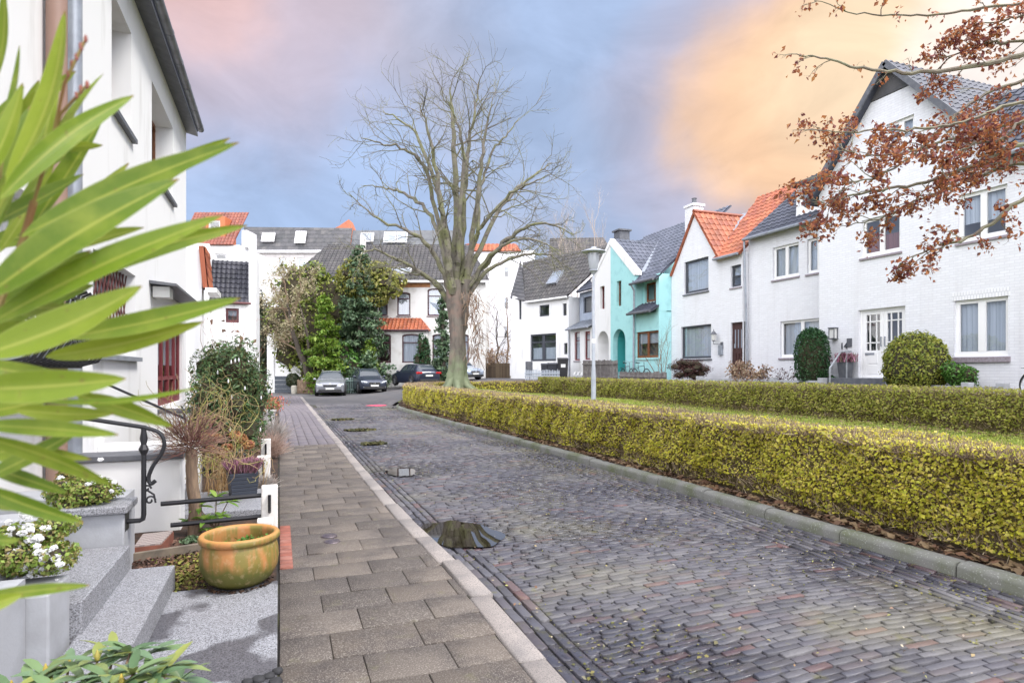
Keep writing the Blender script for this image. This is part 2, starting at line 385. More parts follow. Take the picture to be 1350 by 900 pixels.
m_smallpav = M('small pavers', (.2, .18, .2), .7, (.12, .11, .125), 3, .5, .75, bump=.3, island=[(.15, .132, .145), (.12, .108, .13), (.18, .158, .165), (.135, .118, .132)])
m_granite = M('light granite', (.30, .27, .255), .75, (.20, .185, .18), 2.2, .45, .7, bump=.35, bscale=160, bdist=.003, spots=(.15, .135, .135), sscale=150, slo=.53, shi=.58, island=[(.36, .31, .28), (.29, .265, .245), (.33, .29, .265)], iamt=.6)
m_kerbgreen = M('mossy kerb stone', (.19, .19, .175), .85, (.11, .125, .065), 2.5, .4, .65, bump=.4, bscale=90, spots=(.33, .33, .31), sscale=70)
m_asphalt = M('asphalt', (.075, .075, .082), .8, (.11, .10, .10), 1.2, bump=.4, bscale=200, bdist=.004)
m_grass = M('grass blades', (.1, .14, .03), .6, island=[(.22, .30, .04), (.32, .37, .06), (.15, .23, .035), (.38, .40, .09)], transl=.25)
m_lawn = M('lawn soil', (.16, .20, .035), .95, (.22, .22, .06), 3, bump=.6, bscale=50)
m_litterleaf = M('dead leaves', (.2, .08, .04), .7, island=[(.11, .055, .03), (.17, .09, .05), (.06, .032, .022), (.22, .15, .08)], transl=.1)
m_soil = M('dark leaf mould', (.035, .022, .016), .95, (.08, .04, .022), 9, .45, .65, bump=.7, bscale=35, bdist=.03)

def sheet(name, x0, x1, y0, y1, nx, ny, zf, mat, keep=None, kd='structure'):
    X, Y = np.meshgrid(np.linspace(x0, x1, nx + 1), np.linspace(y0, y1, ny + 1)); Z = zf(X, Y)
    mb = MB(); i = np.arange(nx); F = []
    for j in range(ny):
        for a in range(nx):
            if keep is None or keep((X[j, a] + X[j, a + 1]) / 2, (Y[j, a] + Y[j + 1, a]) / 2):
                q = j * (nx + 1) + a; F.append((q, q + 1, q + nx + 2, q + nx + 1))
    mb.add(np.stack([X, Y, Z], -1).reshape(-1, 3), F); o = mb.build(name, mat, smooth=True, ang=60); kind(o, kd); return o
flat = lambda z: (lambda X, Y: np.full(X.shape, z))
sheet('ground', -320, 320, -60, 900, 8, 12, flat(-.10), m_earth)
# island kerb line (also the inner edge of the road)
KERB = [(4.95, -6), (4.95, 0), (4.95, 3), (4.95, 6), (4.93, 9), (4.86, 13), (4.74, 17), (4.63, 21), (4.58, 24.5), (4.75, 27), (5.5, 29.3), (6.9, 31.3), (9, 32.6), (11.5, 33.2), (14, 33.4), (17, 33.4)]
_T = Tree(1); KP = _T.smooth([(a, b, 0) for a, b in KERB], 8)[:, :2]
KX = np.interp(np.linspace(-6, 27, 400), KP[:80, 1], KP[:80, 0])
def kx(y): return np.interp(y, KP[:90, 1], KP[:90, 0])
def offset_line(P, d):
    T = unit(np.gradient(P, axis=0)); return P + np.stack([T[:, 1], -T[:, 0]], 1) * d      # to the right of travel = into the island
def island_inside(x, y):
    return (x > np.interp(y, KP[:, 1], KP[:, 0], right=99)) & (y < 33.3)
def pavers(name, C, mat, loc=None, bev=.008, zb=-.05, kd='structure', parent=None):
    """C rows: cx cy lx ly rot z tiltx tilty"""
    C = np.asarray(C, float); n = len(C)
    sx = np.array([-1, 1, 1, -1]) / 2; sy = np.array([-1, -1, 1, 1]) / 2
    def ring(ins, z, tilt):
        lx = (C[:, 2] - 2 * ins)[:, None] * sx; ly = (C[:, 3] - 2 * ins)[:, None] * sy
        c = np.cos(C[:, 4])[:, None]; s_ = np.sin(C[:, 4])[:, None]
        zz = C[:, 5][:, None] + z + (lx * C[:, 6][:, None] + ly * C[:, 7][:, None] if tilt else 0 * lx)
        return np.stack([C[:, 0][:, None] + lx * c - ly * s_, C[:, 1][:, None] + lx * s_ + ly * c, zz], -1)
    A = ring(bev, 0, 1); B = ring(0, -bev, 1); D = ring(0, zb, 0)
    V = np.concatenate([A, B, D], 1).reshape(-1, 3)
    base = np.arange(n)[:, None] * 12
    F = [np.array([0, 1, 2, 3])] + [np.array([i + 4, (i + 1) % 4 + 4, (i + 1) % 4, i]) for i in range(4)] + [np.array([i + 8, (i + 1) % 4 + 8, (i + 1) % 4 + 4, i + 4]) for i in range(4)]
    Fq = np.concatenate([base + f for f in F], 0).astype(np.int32)
    me = bpy.data.meshes.new(name); me.vertices.add(len(V)); me.vertices.foreach_set('co', V.astype(np.float32).reshape(-1))
    me.loops.add(Fq.size); me.loops.foreach_set('vertex_index', Fq.reshape(-1)); me.polygons.add(len(Fq)); me.polygons.foreach_set('loop_start', np.arange(0, Fq.size, 4, dtype=np.int32)); me.update(calc_edges=True)
    o = _link(name, me, mat, parent, False, loc); 
    if kd: kind(o, kd)
    return o
def dip(x, y):
    """worn hollows of the old road: the wheel ruts and the puddle holes"""
    z = -.012 * np.exp(-((x - 1.75) ** 2) / .08)
    for px, py, r, d in PUD: z = z - d * np.exp(-(((x - px) / r) ** 2 + ((y - py) / (r * 1.25)) ** 2))
    return z
_p = az(607, 702, 0); _q = az(532, 622, 0); _w = az(850, 872, 0)
PUD = [(_p.x, _p.y, .42, .030), (_q.x, _q.y, .45, .018), (_w.x, _w.y, .5, .014)]
def KL(y): return float(np.interp(y, [0, 3.4, 4.46, 6.7, 9, 14, 40], [1.22, 1.228, 1.263, 1.177, 1.15, 1.15, 1.15]))   # the pavement kerb wanders
m_setts = M_setts()
rg = np.random.default_rng(11); rows = []
y = -1.0
while y < 30.5:                                         # transverse courses of setts
    lr = .057 + rg.normal() * .0025; x = 1.632 + KL(y) - 1.22; l0 = rg.uniform(.07, .22); xe = kx(min(y, 26.5)) - .70 if y < 27 else 6
    while x < xe:
        l = l0 if l0 else np.clip(.205 + rg.normal() * .03, .12, .28); l0 = 0
        if x + l > xe + .05: l = xe + .05 - x
        if l < .06: break
        arc = .10 * math.sin((x - 1.6) * 1.0)
        cx = x + l / 2; cy = y + arc + rg.normal() * .005
        rows.append((cx, cy, l - .011, lr - .0105, rg.normal() * .014 + .10 * math.cos((x - 1.6) * 1.0), float(dip(cx, cy)) + rg.normal() * .0022, rg.normal() * .013, rg.normal() * .03)); x += l
    y += lr
for k, off in enumerate((1.425, 1.51, 1.595)):                 # lengthwise gutter courses along the pavement
    y = -1.0
    while y < 28:
        l = .21 + rg.normal() * .02; rows.append((off + KL(y + l / 2) - 1.22, y + l / 2, .064, l - .014, rg.normal() * .02, float(dip(off, y)) + rg.normal() * .004 - .004, rg.normal() * .02, rg.normal() * .02)); y += l
for k in range(8):                                       # lengthwise gutter courses along the island kerb
    P = offset_line(KP, -.05 - .083 * k); sl = np.concatenate([[0], np.cumsum(np.linalg.norm(np.diff(P, axis=0), axis=1))]); s_ = 0
    while s_ < 36:
        l = .215 + rg.normal() * .02; cx = np.interp(s_ + l / 2, sl, P[:, 0]); cy = np.interp(s_ + l / 2, sl, P[:, 1]); dx = np.interp(s_ + l, sl, P[:, 0]) - np.interp(s_, sl, P[:, 0]); dy = np.interp(s_ + l, sl, P[:, 1]) - np.interp(s_, sl, P[:, 1])
        rows.append((cx, cy, l - .017, .052, math.atan2(dy, dx), -.005 * (k < 5) + rg.normal() * .0025, rg.normal() * .008, rg.normal() * .015)); s_ += l
pavers('sett_road', rows, m_setts, bev=.003)
# bed of moss and dirt between the setts
sheet('road_bed', 1.2, 7.2, -3, 31, 60, 340, lambda X, Y: dip(X, Y) - .026, m_joint, keep=lambda x, y: x < np.interp(y, KP[:, 1], KP[:, 0]) - .0)
# far turning road
def zroad(X, Y): return HT(X, Y) + .012
def far_keep(x, y):
    return y > 28.2 and not island_inside(x - .05, y) and x > -1.6
sheet('asphalt_road', -1.6, 17, 28, 47.5, 62, 66, lambda X, Y: HT(X, Y) - .055 + .05 * ss(29.8, 31.5, Y), m_asphalt, keep=far_keep)
# pavement: rows of slabs, then small pavers
rows = []; y = -.9; i = 0
while y < 13.7:
    lr = .345 + rg.normal() * .006; x = .0; l = (.27 if i % 2 else .47) + rg.normal() * .03; first = True
    while x < KL(y + .17) - .01:
        if x + l > KL(y + .17) - .06: l = KL(y + .17) - x
        rows.append((x + l / 2, y + lr / 2 + rg.normal() * .001, l - .0055, lr - .005, rg.normal() * .004, rg.normal() * .0025 + .002, rg.normal() * .004, rg.normal() * .004)); x += l; l = .45 + rg.normal() * .03
    y += lr; i += 1
pavers('pavement', rows, m_slab, bev=.004)
rows = []; y = 13.72
while y < 41:
    x = .0 - .5 * ss(24, 34, y)
    while x < 1.2:
        l = .2; rows.append((x + l / 2, y + .05 + rg.normal() * .002, l - .008, .092, rg.normal() * .01, rg.normal() * .002, rg.normal() * .01, rg.normal() * .01)); x += l
    y += .1
pavers('far_pavement', rows, m_smallpav, bev=.006)
sheet('pavement_bed', -.62, 1.3, -1, 41, 6, 120, flat(-.013), m_joint)
# flush granite kerb between pavement and road
rows = []; y = -1.2
while y < 38.5:
    l = .95 + rg.normal() * .12; rows.append((KL(y + l / 2) + .08 + rg.normal() * .003, y + l / 2, .155, l - .008, -math.atan2(KL(y + l) - KL(y), l) + rg.normal() * .004, .012 + rg.normal() * .004, rg.normal() * .01, rg.normal() * .002)); y += l
pavers('granite_kerb', rows, m_granite, bev=.012, zb=-.12)
# raised, rounded island kerb
P0 = offset_line(KP, .0); sl = np.concatenate([[0], np.cumsum(np.linalg.norm(np.diff(P0, axis=0), axis=1))]); mb = MB(); s_ = 0.
prof = [(.0, -.1), (.005, .06), (.02, .088), (.05, .10), (.15, .10), (.16, -.1)]
T0 = unit(np.gradient(P0, axis=0)); N0 = np.stack([T0[:, 1], -T0[:, 0]], 1)
while s_ < sl[-1] - 1:
    l = 1.0 + rg.uniform(-.12, .12); ss_ = np.linspace(s_ + .006, s_ + l - .006, 5); V = []; dz = rg.normal() * .006; dn = rg.normal() * .006
    for q in ss_:
        c = np.array([np.interp(q, sl, P0[:, 0]), np.interp(q, sl, P0[:, 1])]); nn = np.array([np.interp(q, sl, N0[:, 0]), np.interp(q, sl, N0[:, 1])])
        zb = float(HT(c[0], c[1])) if c[1] > 31 else 0.
        for o, z in prof: p = c + nn * (o + dn); V.append((p[0], p[1], z + dz + zb))
    k = len(prof); F = [(a * k + b, a * k + (b + 1) % k, (a + 1) * k + (b + 1) % k, (a + 1) * k + b) for a in range(4) for b in range(k)] + [tuple(range(k)), tuple(range(4 * k, 5 * k))]
    mb.add(V, F); s_ += l
kind(mb.build('kerb', m_kerbgreen, smooth=True, ang=50), 'structure')
# island soil, lawn and the bank up to the houses
def isl_keep(lo, hi):
    def f(x, y):
        xk = np.interp(y, KP[:, 1], KP[:, 0], right=99)
        return x > xk + lo and x < hi and y < 33.2
    return f
zi = lambda X, Y: HT(np.maximum(X, 5.06), np.minimum(Y, 32.4))
sheet('lawn', 5, 14.2, -8, 33.2, 60, 200, lambda X, Y: zi(X, Y) - .01, m_lawn, keep=isl_keep(.08, 14.2))
sheet('hedge_soil', 4.6, 6.4, -8, 29, 30, 200, lambda X, Y: zi(X, Y) + .004, m_soil, keep=lambda x, y: kx(y) + .13 < x < kx(y) + 1.25)
sheet('bank', 14.2, 30, -12, 37, 50, 60, lambda X, Y: np.where(Y > 33, HT(X, np.maximum(Y, 33)), HT(np.minimum(X, 40), np.minimum(Y, 32))) - .012, m_soil)
sheet('far_ground', -25, 60, 33, 130, 60, 60, lambda X, Y: HT(X, np.maximum(Y, 39.5)) * ss(33, 47, Y) - .08, m_earth)
# grass blades
n = 110000; g = np.random.default_rng(3)
gx = g.uniform(5.6, 14.1, n * 2); gy = 1.5 + 31 * g.uniform(0, 1, n * 2) ** 1.25
ok = (gx > np.interp(gy, KP[:, 1], KP[:, 0], right=99) + .8); gx, gy = gx[ok][:n], gy[ok][:n]
hh = .06 + .035 * g.random(len(gx)); dist = np.hypot(gx, gy)
hh *= np.where((gx > 12.6), .7, 1.0)
P = np.stack([gx, gy, HT(gx, gy) - .005], 1); D = np.stack([g.normal(size=len(gx)) * .5, g.normal(size=len(gx)) * .5, np.ones(len(gx))], 1)
kind(quads('grass', twig_quads(P, D, hh, .009 + dist * .0010, g), m_grass), 'stuff')
# fallen leaves on the lawn edges, under the hedges and along the kerb
def litter(name, xs, ys, zs, size, seed, mat=None):
    g = np.random.default_rng(seed); P = np.stack([xs, ys, zs + .008 + .012 * g.random(len(xs))], 1)
    return kind(quads(name, leaf_quads(P, np.tile((0, 0, 1.), (len(xs), 1)), size, g, .35, .7), mat or m_litterleaf), 'stuff')
g = np.random.default_rng(5); xs, ys = [], []
yy = g.uniform(1.5, 27, 3600); xx = kx(yy) + .16 + np.abs(g.normal(size=len(yy))) * .13; xs.append(xx); ys.append(yy)
yy = g.uniform(3, 31, 5200); xx = 14.0 - np.abs(g.normal(size=len(yy))) * .55; xs.append(xx); ys.append(yy)
yy = g.normal(27, 3, 1500); xx = g.normal(10.5, 1.8, 1500); xs.append(xx); ys.append(yy)
yy = g.uniform(3, 26, 900); xx = g.uniform(6.2, 13, 900); xs.append(xx); ys.append(yy)
xs = np.concatenate(xs); ys = np.concatenate(ys); ok = island_inside(xs, ys); xs, ys = xs[ok], ys[ok]
litter('fallen_leaves', xs, ys, np.maximum(HT(xs, ys), .09), .06 + .0015 * np.hypot(xs, ys), 6)
# leaf bits and moss tufts on the road
m_bit = M('leaf bits', (.3, .25, .12), .8, island=[(.30, .22, .10), (.45, .42, .35), (.20, .10, .06), (.30, .30, .10)])
g = np.random.default_rng(8); yy = 1.6 + 24 * g.random(850) ** 1.3; xx = g.uniform(1.45, 4.9, 850)
litter('leaf_scraps', xx, yy, dip(xx, yy), .019, 9, m_bit)
m_moss = M('moss', (.10, .10, .025), .95, island=[(.12, .115, .03), (.08, .085, .02), (.17, .15, .05)])
g = np.random.default_rng(18); n = 16000; yy = 1.6 + 24 * g.random(n) ** 1.5; xx = g.uniform(1.5, 4.92, n)
w = np.sin(xx * 3.1 + yy * .7) + np.sin(yy * 1.9 - xx * 2) + g.normal(size=n) * .7 + 2.2 * (np.abs(xx - 4.62) < .34); ok = w > .8
litter('road_moss', xx[ok], yy[ok], dip(xx[ok], yy[ok]) - .017, .02, 19, m_moss)
# puddles: water lying in the hollows
def M_water():
    m, nt, bs, N, L = _nt('puddle water'); bs.inputs['Base Color'].default_value = (.012, .009, .006, 1); bs.inputs['Roughness'].default_value = .015; bs.inputs['Specular IOR Level'].default_value = .9
    bs.inputs['IOR'].default_value = 2.1
    return m
m_water = M_water()
def puddle(px, py, z, rx, ry, seed, amp=.28, mat=None):
    c = az(px, py, z); mb = MB(); g = np.random.default_rng(seed); k = 90; a = np.linspace(0, 2 * math.pi, k, endpoint=False)
    r = 1 + amp * sum(g.normal() * np.sin(j * a + g.uniform(0, 6)) / j for j in range(1, 14))
    V = [(c.x, c.y, z)] + [(c.x + rx * q * math.cos(t), c.y + ry * q * math.sin(t), z) for q, t in zip(r, a)]
    mb.add(V, [(0, i + 1, (i + 1) % k + 1) for i in range(k)]); kind(mb.build('puddle', mat or m_water), 'structure')
puddle(606, 702, -.0068, .40, .50, 21, .12); puddle(530, 622, -.0058, .22, .42, 4, .12)
m_silt = M('wet silt film', (.115, .112, .14), .22, (.15, .145, .17), 6, spec=.6, spots=(.05, .055, .03), sscale=22, slo=.62, shi=.66)
m_debris = M('wet debris', (.05, .05, .02), .6, island=[(.05, .05, .02), (.03, .03, .02), (.09, .08, .03), (.14, .13, .08)])
g = np.random.default_rng(66); c = az(850, 872, 0); xx = c.x + g.normal(size=130) * .32; yy = c.y + g.normal(size=130) * .22; litter('wet_debris', xx, yy, np.full(130, -.012), .022, 67, m_debris)
# grassy tufts that grow in the gutter holes
for i, (px, py, r) in enumerate([(452, 553, .28), (475, 567, .32), (493, 585, .22)]):
    c = az(px, py, 0); g = np.random.default_rng(40 + i); n = 500; a = g.uniform(0, 6.28, n); q = np.sqrt(g.random(n)) * r
    P = np.stack([c.x + q * np.cos(a) * 1.3, c.y + q * np.sin(a), np.full(n, .0)], 1)
    V = leaf_quads(P + np.array((0, 0, .012)), np.tile((0, 0, 1.), (n, 1)), .07, g, .5)
    o = quads('weed_patch', V, M('dark weeds', (.05, .06, .02), .9, island=[(.05, .06, .02), (.035, .04, .02), (.10, .09, .03)]), loc=(c.x, c.y, 0))
    tag(o, ['farthest dark weedy hollow in the road gutter, level with the pink mark', 'middle one of three dark weedy hollows, broadest of them', 'nearest dark weedy hollow, a thin streak just beyond the small grey puddle'][i], 'weeds', 'weedy hollows in the road')
# pink spray mark, tin lids
c = az(497, 534, .02); mb = MB(); g = np.random.default_rng(2)
a = np.linspace(0, 6.28, 22, endpoint=False); mb.add([(c.x + .42 * (1 + .25 * g.normal()) * math.cos(t), c.y + .42 * (1 + .25 * g.normal()) * math.sin(t), .012) for t in a] + [(c.x, c.y, .05)], [(i, (i + 1) % 22, 22) for i in range(22)])
tag(mb.build('plastic_bag', M('pink plastic', (.75, .08, .16), .5), loc=(c.x, c.y, 0)), 'flat bright pink plastic bag lying on the road before the cars', 'bag')
m_iron = M('cast iron lid', (.10, .085, .11), .5, (.16, .13, .13), 30, metal=.6)
for px, py, lb in ((434, 707, 'farther of two small round iron lids in the pavement slabs'), (438, 714.5, 'nearer of two small round iron lids in the pavement slabs')):
    c = az(px, py, .0); mb = MB(); mb.lathe([(.075, -.02), (.075, .006), (.07, .012), (.04, .012), (.03, .016)], (c.x, c.y, .002), 20)
    tag(mb.build('valve_cover', m_iron, loc=(c.x, c.y, 0)), lb, 'iron lid', 'iron lids in the pavement')
c = az(831, 608, .05); mb = MB(); mb.blob((c.x, c.y, .12), .09, .16, .05, 3, .3); tag(mb.build('litter_bag', M('white plastic', (.7, .7, .72), .5), loc=(c.x, c.y, 0)), 'crumpled whitish plastic litter on the kerb below the hedge', 'litter')
# ================================================================ BUILDING KIT
m_white = M('white render', (.81, .81, .81), .85, (.56, .55, .53), 2.2, .56, .86, bump=.15, bscale=90, bdist=.004, stretch=(1, 1, .22))
m_whitebrick = M_brick('white painted brick', (.745, .755, .79), (.64, .65, .70), (.64, .63, .65), samt=.3)
m_whitetrim = M('white gloss trim', (.80, .80, .80), .35)
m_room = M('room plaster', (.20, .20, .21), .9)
m_glass = M_glass('window glass')
m_curtain = M('net curtain', (.62, .64, .68), .9, (.42, .45, .5), 1.0, .35, .7, stretch=(14, 14, .15))
m_roofreflection = M('brick red roof reflection', (.22, .07, .055), .85)  # opposite roof's reflection, put into the colour of a half-height sheet
m_dark = M('dark frame', (.055, .06, .075), .45)
m_anth = M('anthracite metal', (.09, .095, .11), .5, (.13, .135, .15), 6)
m_zinc = M('zinc', (.34, .37, .42), .45, (.26, .28, .32), 5, metal=.35)
m_brown = M('brown wood frame', (.23, .085, .03), .5, (.15, .05, .02), 8)
m_oxred = M('oxblood frame', (.16, .02, .025), .45)
def tilemat(name, a, b, c): return M(name, a, .55, (a[0] * .55, a[1] * .6, a[2] * .6), 1.6, .48, .72, bump=.2, bscale=40, island=[a, b, c, a], iamt=.9)
m_tile_dark = tilemat('anthracite tiles', (.055, .06, .085), (.075, .08, .105), (.04, .045, .06))
m_tile_grey = tilemat('grey glazed tiles', (.085, .095, .13), (.115, .125, .165), (.06, .068, .095))
m_tile_orange = tilemat('orange clay tiles', (.33, .09, .04), (.40, .135, .06), (.21, .055, .035))
m_tile_brown = tilemat('weathered dark tiles', (.055, .05, .052), (.085, .08, .075), (.038, .035, .037))
m_tile_slate = tilemat('slate shingles', (.075, .073, .08), (.11, .105, .105), (.05, .05, .055))
class Fr:
    """a facade: u runs along it, v is height, d is distance in front of it"""
    def __init__(s, ox, oy, ux, uy):
        s.o = Vector((ox, oy, 0)); s.u = Vector((ux, uy, 0)).normalized(); s.n = Vector((-s.u.y, s.u.x, 0))
    def __call__(s, u, v, d=0.): return s.o + s.u * u + Vector((0, 0, v)) + s.n * d
    def px(s, px, py):
        C = Vector((0, 0, EYE)); D = ray(px, py); P = C + D * ((s.o - C).dot(s.n) / D.dot(s.n)); return (P - s.o).dot(s.u), P.z
    def rect(s, pl, pr, pt, pb, at_=None):
        a = pl if at_ is None else at_
        u0, u1 = sorted((s.px(pl, pt)[0], s.px(pr, pt)[0])); return u0, u1, s.px(a, pb)[1], s.px(a, pt)[1]
def rz_of(fr): return math.atan2(fr.u.y, fr.u.x)
def rectpoly(r): u0, u1, v0, v1 = r; return [(u0, v0), (u1, v0), (u1, v1), (u0, v1)]
def archpoly(r, n=10):
    u0, u1, v0, v1 = r; w = (u1 - u0) / 2; c = (u0 + u1) / 2
    return [(u0, v0), (u1, v0)] + [(c + w * math.cos(t), v1 - w + w * math.sin(t)) for t in np.linspace(0, math.pi, n)]
def segpoly(r, rise=.14, n=7):
    u0, u1, v0, v1 = r; c = (u0 + u1) / 2; w = (u1 - u0) / 2
    return [(u0, v0), (u1, v0)] + [(c + w * math.cos(t), v1 - rise + rise * math.sin(t)) for t in np.linspace(0, math.pi, n)]
def wall(name, fr, outer, holes, parent, mat, depth=4., reveal=.2, label=None, back=True, d=0.):
    """a closed house body whose front is pierced by openings with real reveals"""
    mb = MB(); mp = lambda u, v, q: fr(u, v, q + d)
    mb.prism(outer, mp, 0, -depth, caps=(False, back))
    fv, tri = fill([outer] + holes); mb.add([mp(a, b, 0) for a, b in fv], tri)
    for h in holes:
        k = len(h); mb.add([mp(a, b, 0) for a, b in h] + [mp(a, b, -reveal) for a, b in h], [(i, (i + 1) % k, (i + 1) % k + k, i + k) for i in range(k)])
    return mb.build(name, mat, parent, label=label)
def window(fr, r, parent, fm=None, cols=2, rows=(), inset=.13, curtain=None, cfrac=1.0, room=.7, sill=None, poly=None, fw=.07, mid=None, rm=None, name='window', label=None, d=0., sillmat=None, sillh=.09):
    """window > pane, room, curtain, sill; frame bars are the window's own mesh"""
    u0, u1, v0, v1 = r; fm = fm or m_whitetrim; mb = MB(); D = -inset + d
    def bar(a0, a1, b0, b1, e=.0, th=.05):
        mb.hexa([fr(a0, b0, D + e), fr(a1, b0, D + e), fr(a1, b0, D + th + e), fr(a0, b0, D + th + e), fr(a0, b1, D + e), fr(a1, b1, D + e), fr(a1, b1, D + th + e), fr(a0, b1, D + th + e)])
    if poly is None:
        bar(u0, u0 + fw, v0, v1); bar(u1 - fw, u1, v0, v1); bar(u0 + fw, u1 - fw, v0, v0 + fw * 1.3); bar(u0 + fw, u1 - fw, v1 - fw, v1)
        pl = rectpoly(r)
    else:
        pl = poly; c = ((u0 + u1) / 2, (v0 + v1) / 2); inn = [(c[0] + (a - c[0]) * (1 - 2 * fw / (u1 - u0)), c[1] + (b - c[1]) * (1 - 2 * fw / (v1 - v0))) for a, b in pl]
        mb.prism(pl, lambda u, v, q: fr(u, v, q), D, D + .05, holes=[inn])
    cm = fw * (mid or 1.2)
    for i in range(1, cols):
        c = u0 + (u1 - u0) * i / cols; bar(c - cm / 2, c + cm / 2, v0 + fw * 1.3, v1 - fw, .008)
    for f in rows:
        c = v0 + (v1 - v0) * f; bar(u0 + fw, u1 - fw, c - fw * .35, c + fw * .35, .004)
    w = mb.build(name, fm, parent, label=label)
    pb = MB(); pb.add([fr(a, b, D + .02) for a, b in pl], [tuple(range(len(pl)))]); pb.build('pane', m_glass, w)
    g = .012; e = D - .01; q = D - room; rb = MB()
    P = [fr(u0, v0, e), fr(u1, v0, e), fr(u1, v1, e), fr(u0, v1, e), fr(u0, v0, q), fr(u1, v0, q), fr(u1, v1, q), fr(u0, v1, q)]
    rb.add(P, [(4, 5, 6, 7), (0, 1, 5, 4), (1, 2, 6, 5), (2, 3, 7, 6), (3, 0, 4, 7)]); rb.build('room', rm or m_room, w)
    if curtain:
        cb = MB(); k = 26; V = []; t = v1 - fw if cfrac >= 0 else v0 + (v1 - v0) * -cfrac; b = v1 - (v1 - v0) * cfrac if cfrac >= 0 else v0 + .02
        if cfrac >= 1: b = v0 + .03
        for i in range(k + 1):
            u = u0 + .03 + (u1 - u0 - .06) * i / k; dd = e - .06 + .018 * math.sin(i * 2.1) + .01 * math.sin(i * .7); V += [fr(u, b, dd), fr(u, t, dd)]
        cb.add(V, [(2 * i, 2 * i + 2, 2 * i + 3, 2 * i + 1) for i in range(k)]); cb.build('curtain', curtain, w, smooth=True)
    if sill:
        sb = MB(); o = sill; sb.hexa([fr(u0 - .06, v0 - sillh, d - .05), fr(u1 + .06, v0 - sillh, d - .05), fr(u1 + .06, v0 - sillh, d + o), fr(u0 - .06, v0 - sillh, d + o), fr(u0 - .06, v0 - .005, d - inset + .0), fr(u1 + .06, v0 - .005, d - inset), fr(u1 + .06, v0 - .03, d + o), fr(u0 - .06, v0 - .03, d + o)])
        sb.build('sill', sillmat or m_sill, w)
    return w
m_sill = M('brick sill', (.30, .27, .30), .8, (.22, .18, .2), 20)
def tiles(name, poly, mat, parent, tw=.26, tl=.34, amp=.022, lift=.03, thick=.08, label=None, flat_=False):
    """poly: planar convex 3-D outline, first edge = eave. Courses of curved tiles, clipped to the outline, on a board"""
    P = [Vector(p) for p in poly]; U = (P[1] - P[0]).normalized(); Nn = Vector((0, 0, 0))
    for i in range(len(P)): Nn += P[i].cross(P[(i + 1) % len(P)])
    Nn.normalize()
    if Nn.z < 0: Nn = -Nn
    V = Nn.cross(U); 
    if V.z < 0: V = -V
    q = [((p - P[0]).dot(U), (p - P[0]).dot(V)) for p in P]
    u0 = min(a for a, b in q); u1 = max(a for a, b in q); v0 = min(b for a, b in q); v1 = max(b for a, b in q)
    nr = max(1, math.ceil((v1 - v0) / tl)); nc = max(1, math.ceil((u1 - u0) / tw)); S = 5
    fu = np.linspace(0, 1, S + 1); prof = np.zeros(S + 1) if flat_ else amp * np.array([0, -.9, -1, -.3, .9, .0])
    O = np.array(P[0]); Ua, Va, Na = np.array(U), np.array(V), np.array(Nn); vs = []; fs = []; n = 0
    for j in range(nr):
        off = (.5 * tw * (j % 2)) if flat_ else 0
        for i in range(-1, nc + 1):
            uu = u0 + (i + fu) * tw + off; uu[0] += .004; uu[-1] -= .004
            if uu[-1] < u0 or uu[0] > u1: continue
            a = O + Ua * uu[:, None] + Va * (v0 + j * tl) + Na * (prof + lift)[:, None]
            b = O + Ua * uu[:, None] + Va * (v0 + (j + 1) * tl + .03) + Na * (prof + .004)[:, None]
            e = a - Na * lift * .9
            vs += [e, a, b]; k = S + 1
            for r_ in range(2):
                fs += [(n + r_ * k + x, n + r_ * k + x + 1, n + (r_ + 1) * k + x + 1, n + (r_ + 1) * k + x) for x in range(S)]
            n += 3 * k
    me = bpy.data.meshes.new(name); me.from_pydata(np.concatenate(vs).tolist(), [], fs); bm = bmesh.new(); bm.from_mesh(me)
    cen = sum(P, Vector()) / len(P)
    for i in range(len(P)):
        e = P[(i + 1) % len(P)] - P[i]; no = e.cross(Nn).normalized()
        if no.dot(cen - P[i]) > 0: no = -no
        bmesh.ops.bisect_plane(bm, geom=bm.verts[:] + bm.edges[:] + bm.faces[:], plane_co=P[i], plane_no=no, clear_outer=True)
    k = len(P); b0 = [bm.verts.new(p - Nn * .012) for p in P]; b1 = [bm.verts.new(p - Nn * thick) for p in P]
    bm.faces.new(b0); bm.faces.new(b1)
    for i in range(k): bm.faces.new((b0[i], b0[(i + 1) % k], b1[(i + 1) % k], b1[i]))
    bm.to_mesh(me); bm.free(); me.shade_smooth(); me.set_sharp_from_angle(angle=R(50))
    o = _link(name, me, mat, parent, False, None)
    if label: o['label'] = label
    return o
def gutter(name, p, q, parent, mat=None, r=.06, down=None):
    mb = MB(); mb.tube([p, q], r, 8)
    if down is not None: mb.tube([down[0], down[0] + Vector((0, 0, -.15)), down[1]], .04, 8)
    return mb.build(name, mat or m_zinc, parent, smooth=True)
def skylight(name, c, U, V, N_, w, h, parent, fm=None):
    mb = MB(); c = Vector(c)
    def f(a, b, d): return c + U * a + V * b + N_ * d
    for a0, a1, b0, b1 in ((-w / 2, -w / 2 + .08, -h / 2, h / 2), (w / 2 - .08, w / 2, -h / 2, h / 2), (-w / 2 + .08, w / 2 - .08, -h / 2, -h / 2 + .1), (-w / 2 + .08, w / 2 - .08, h / 2 - .08, h / 2)):
        mb.hexa([f(a0, b0, .0), f(a1, b0, .0), f(a1, b1, .0), f(a0, b1, .0), f(a0, b0, .14), f(a1, b0, .14), f(a1, b1, .14), f(a0, b1, .14)])
    o = mb.build(name, fm or m_zinc, parent); pb = MB(); pb.add([f(-w / 2 + .05, -h / 2 + .05, .11), f(w / 2 - .05, -h / 2 + .05, .11), f(w / 2 - .05, h / 2 - .05, .11), f(-w / 2 + .05, h / 2 - .05, .11)], [(0, 1, 2, 3)])
    pb.build('pane', m_skyglass, o); return o
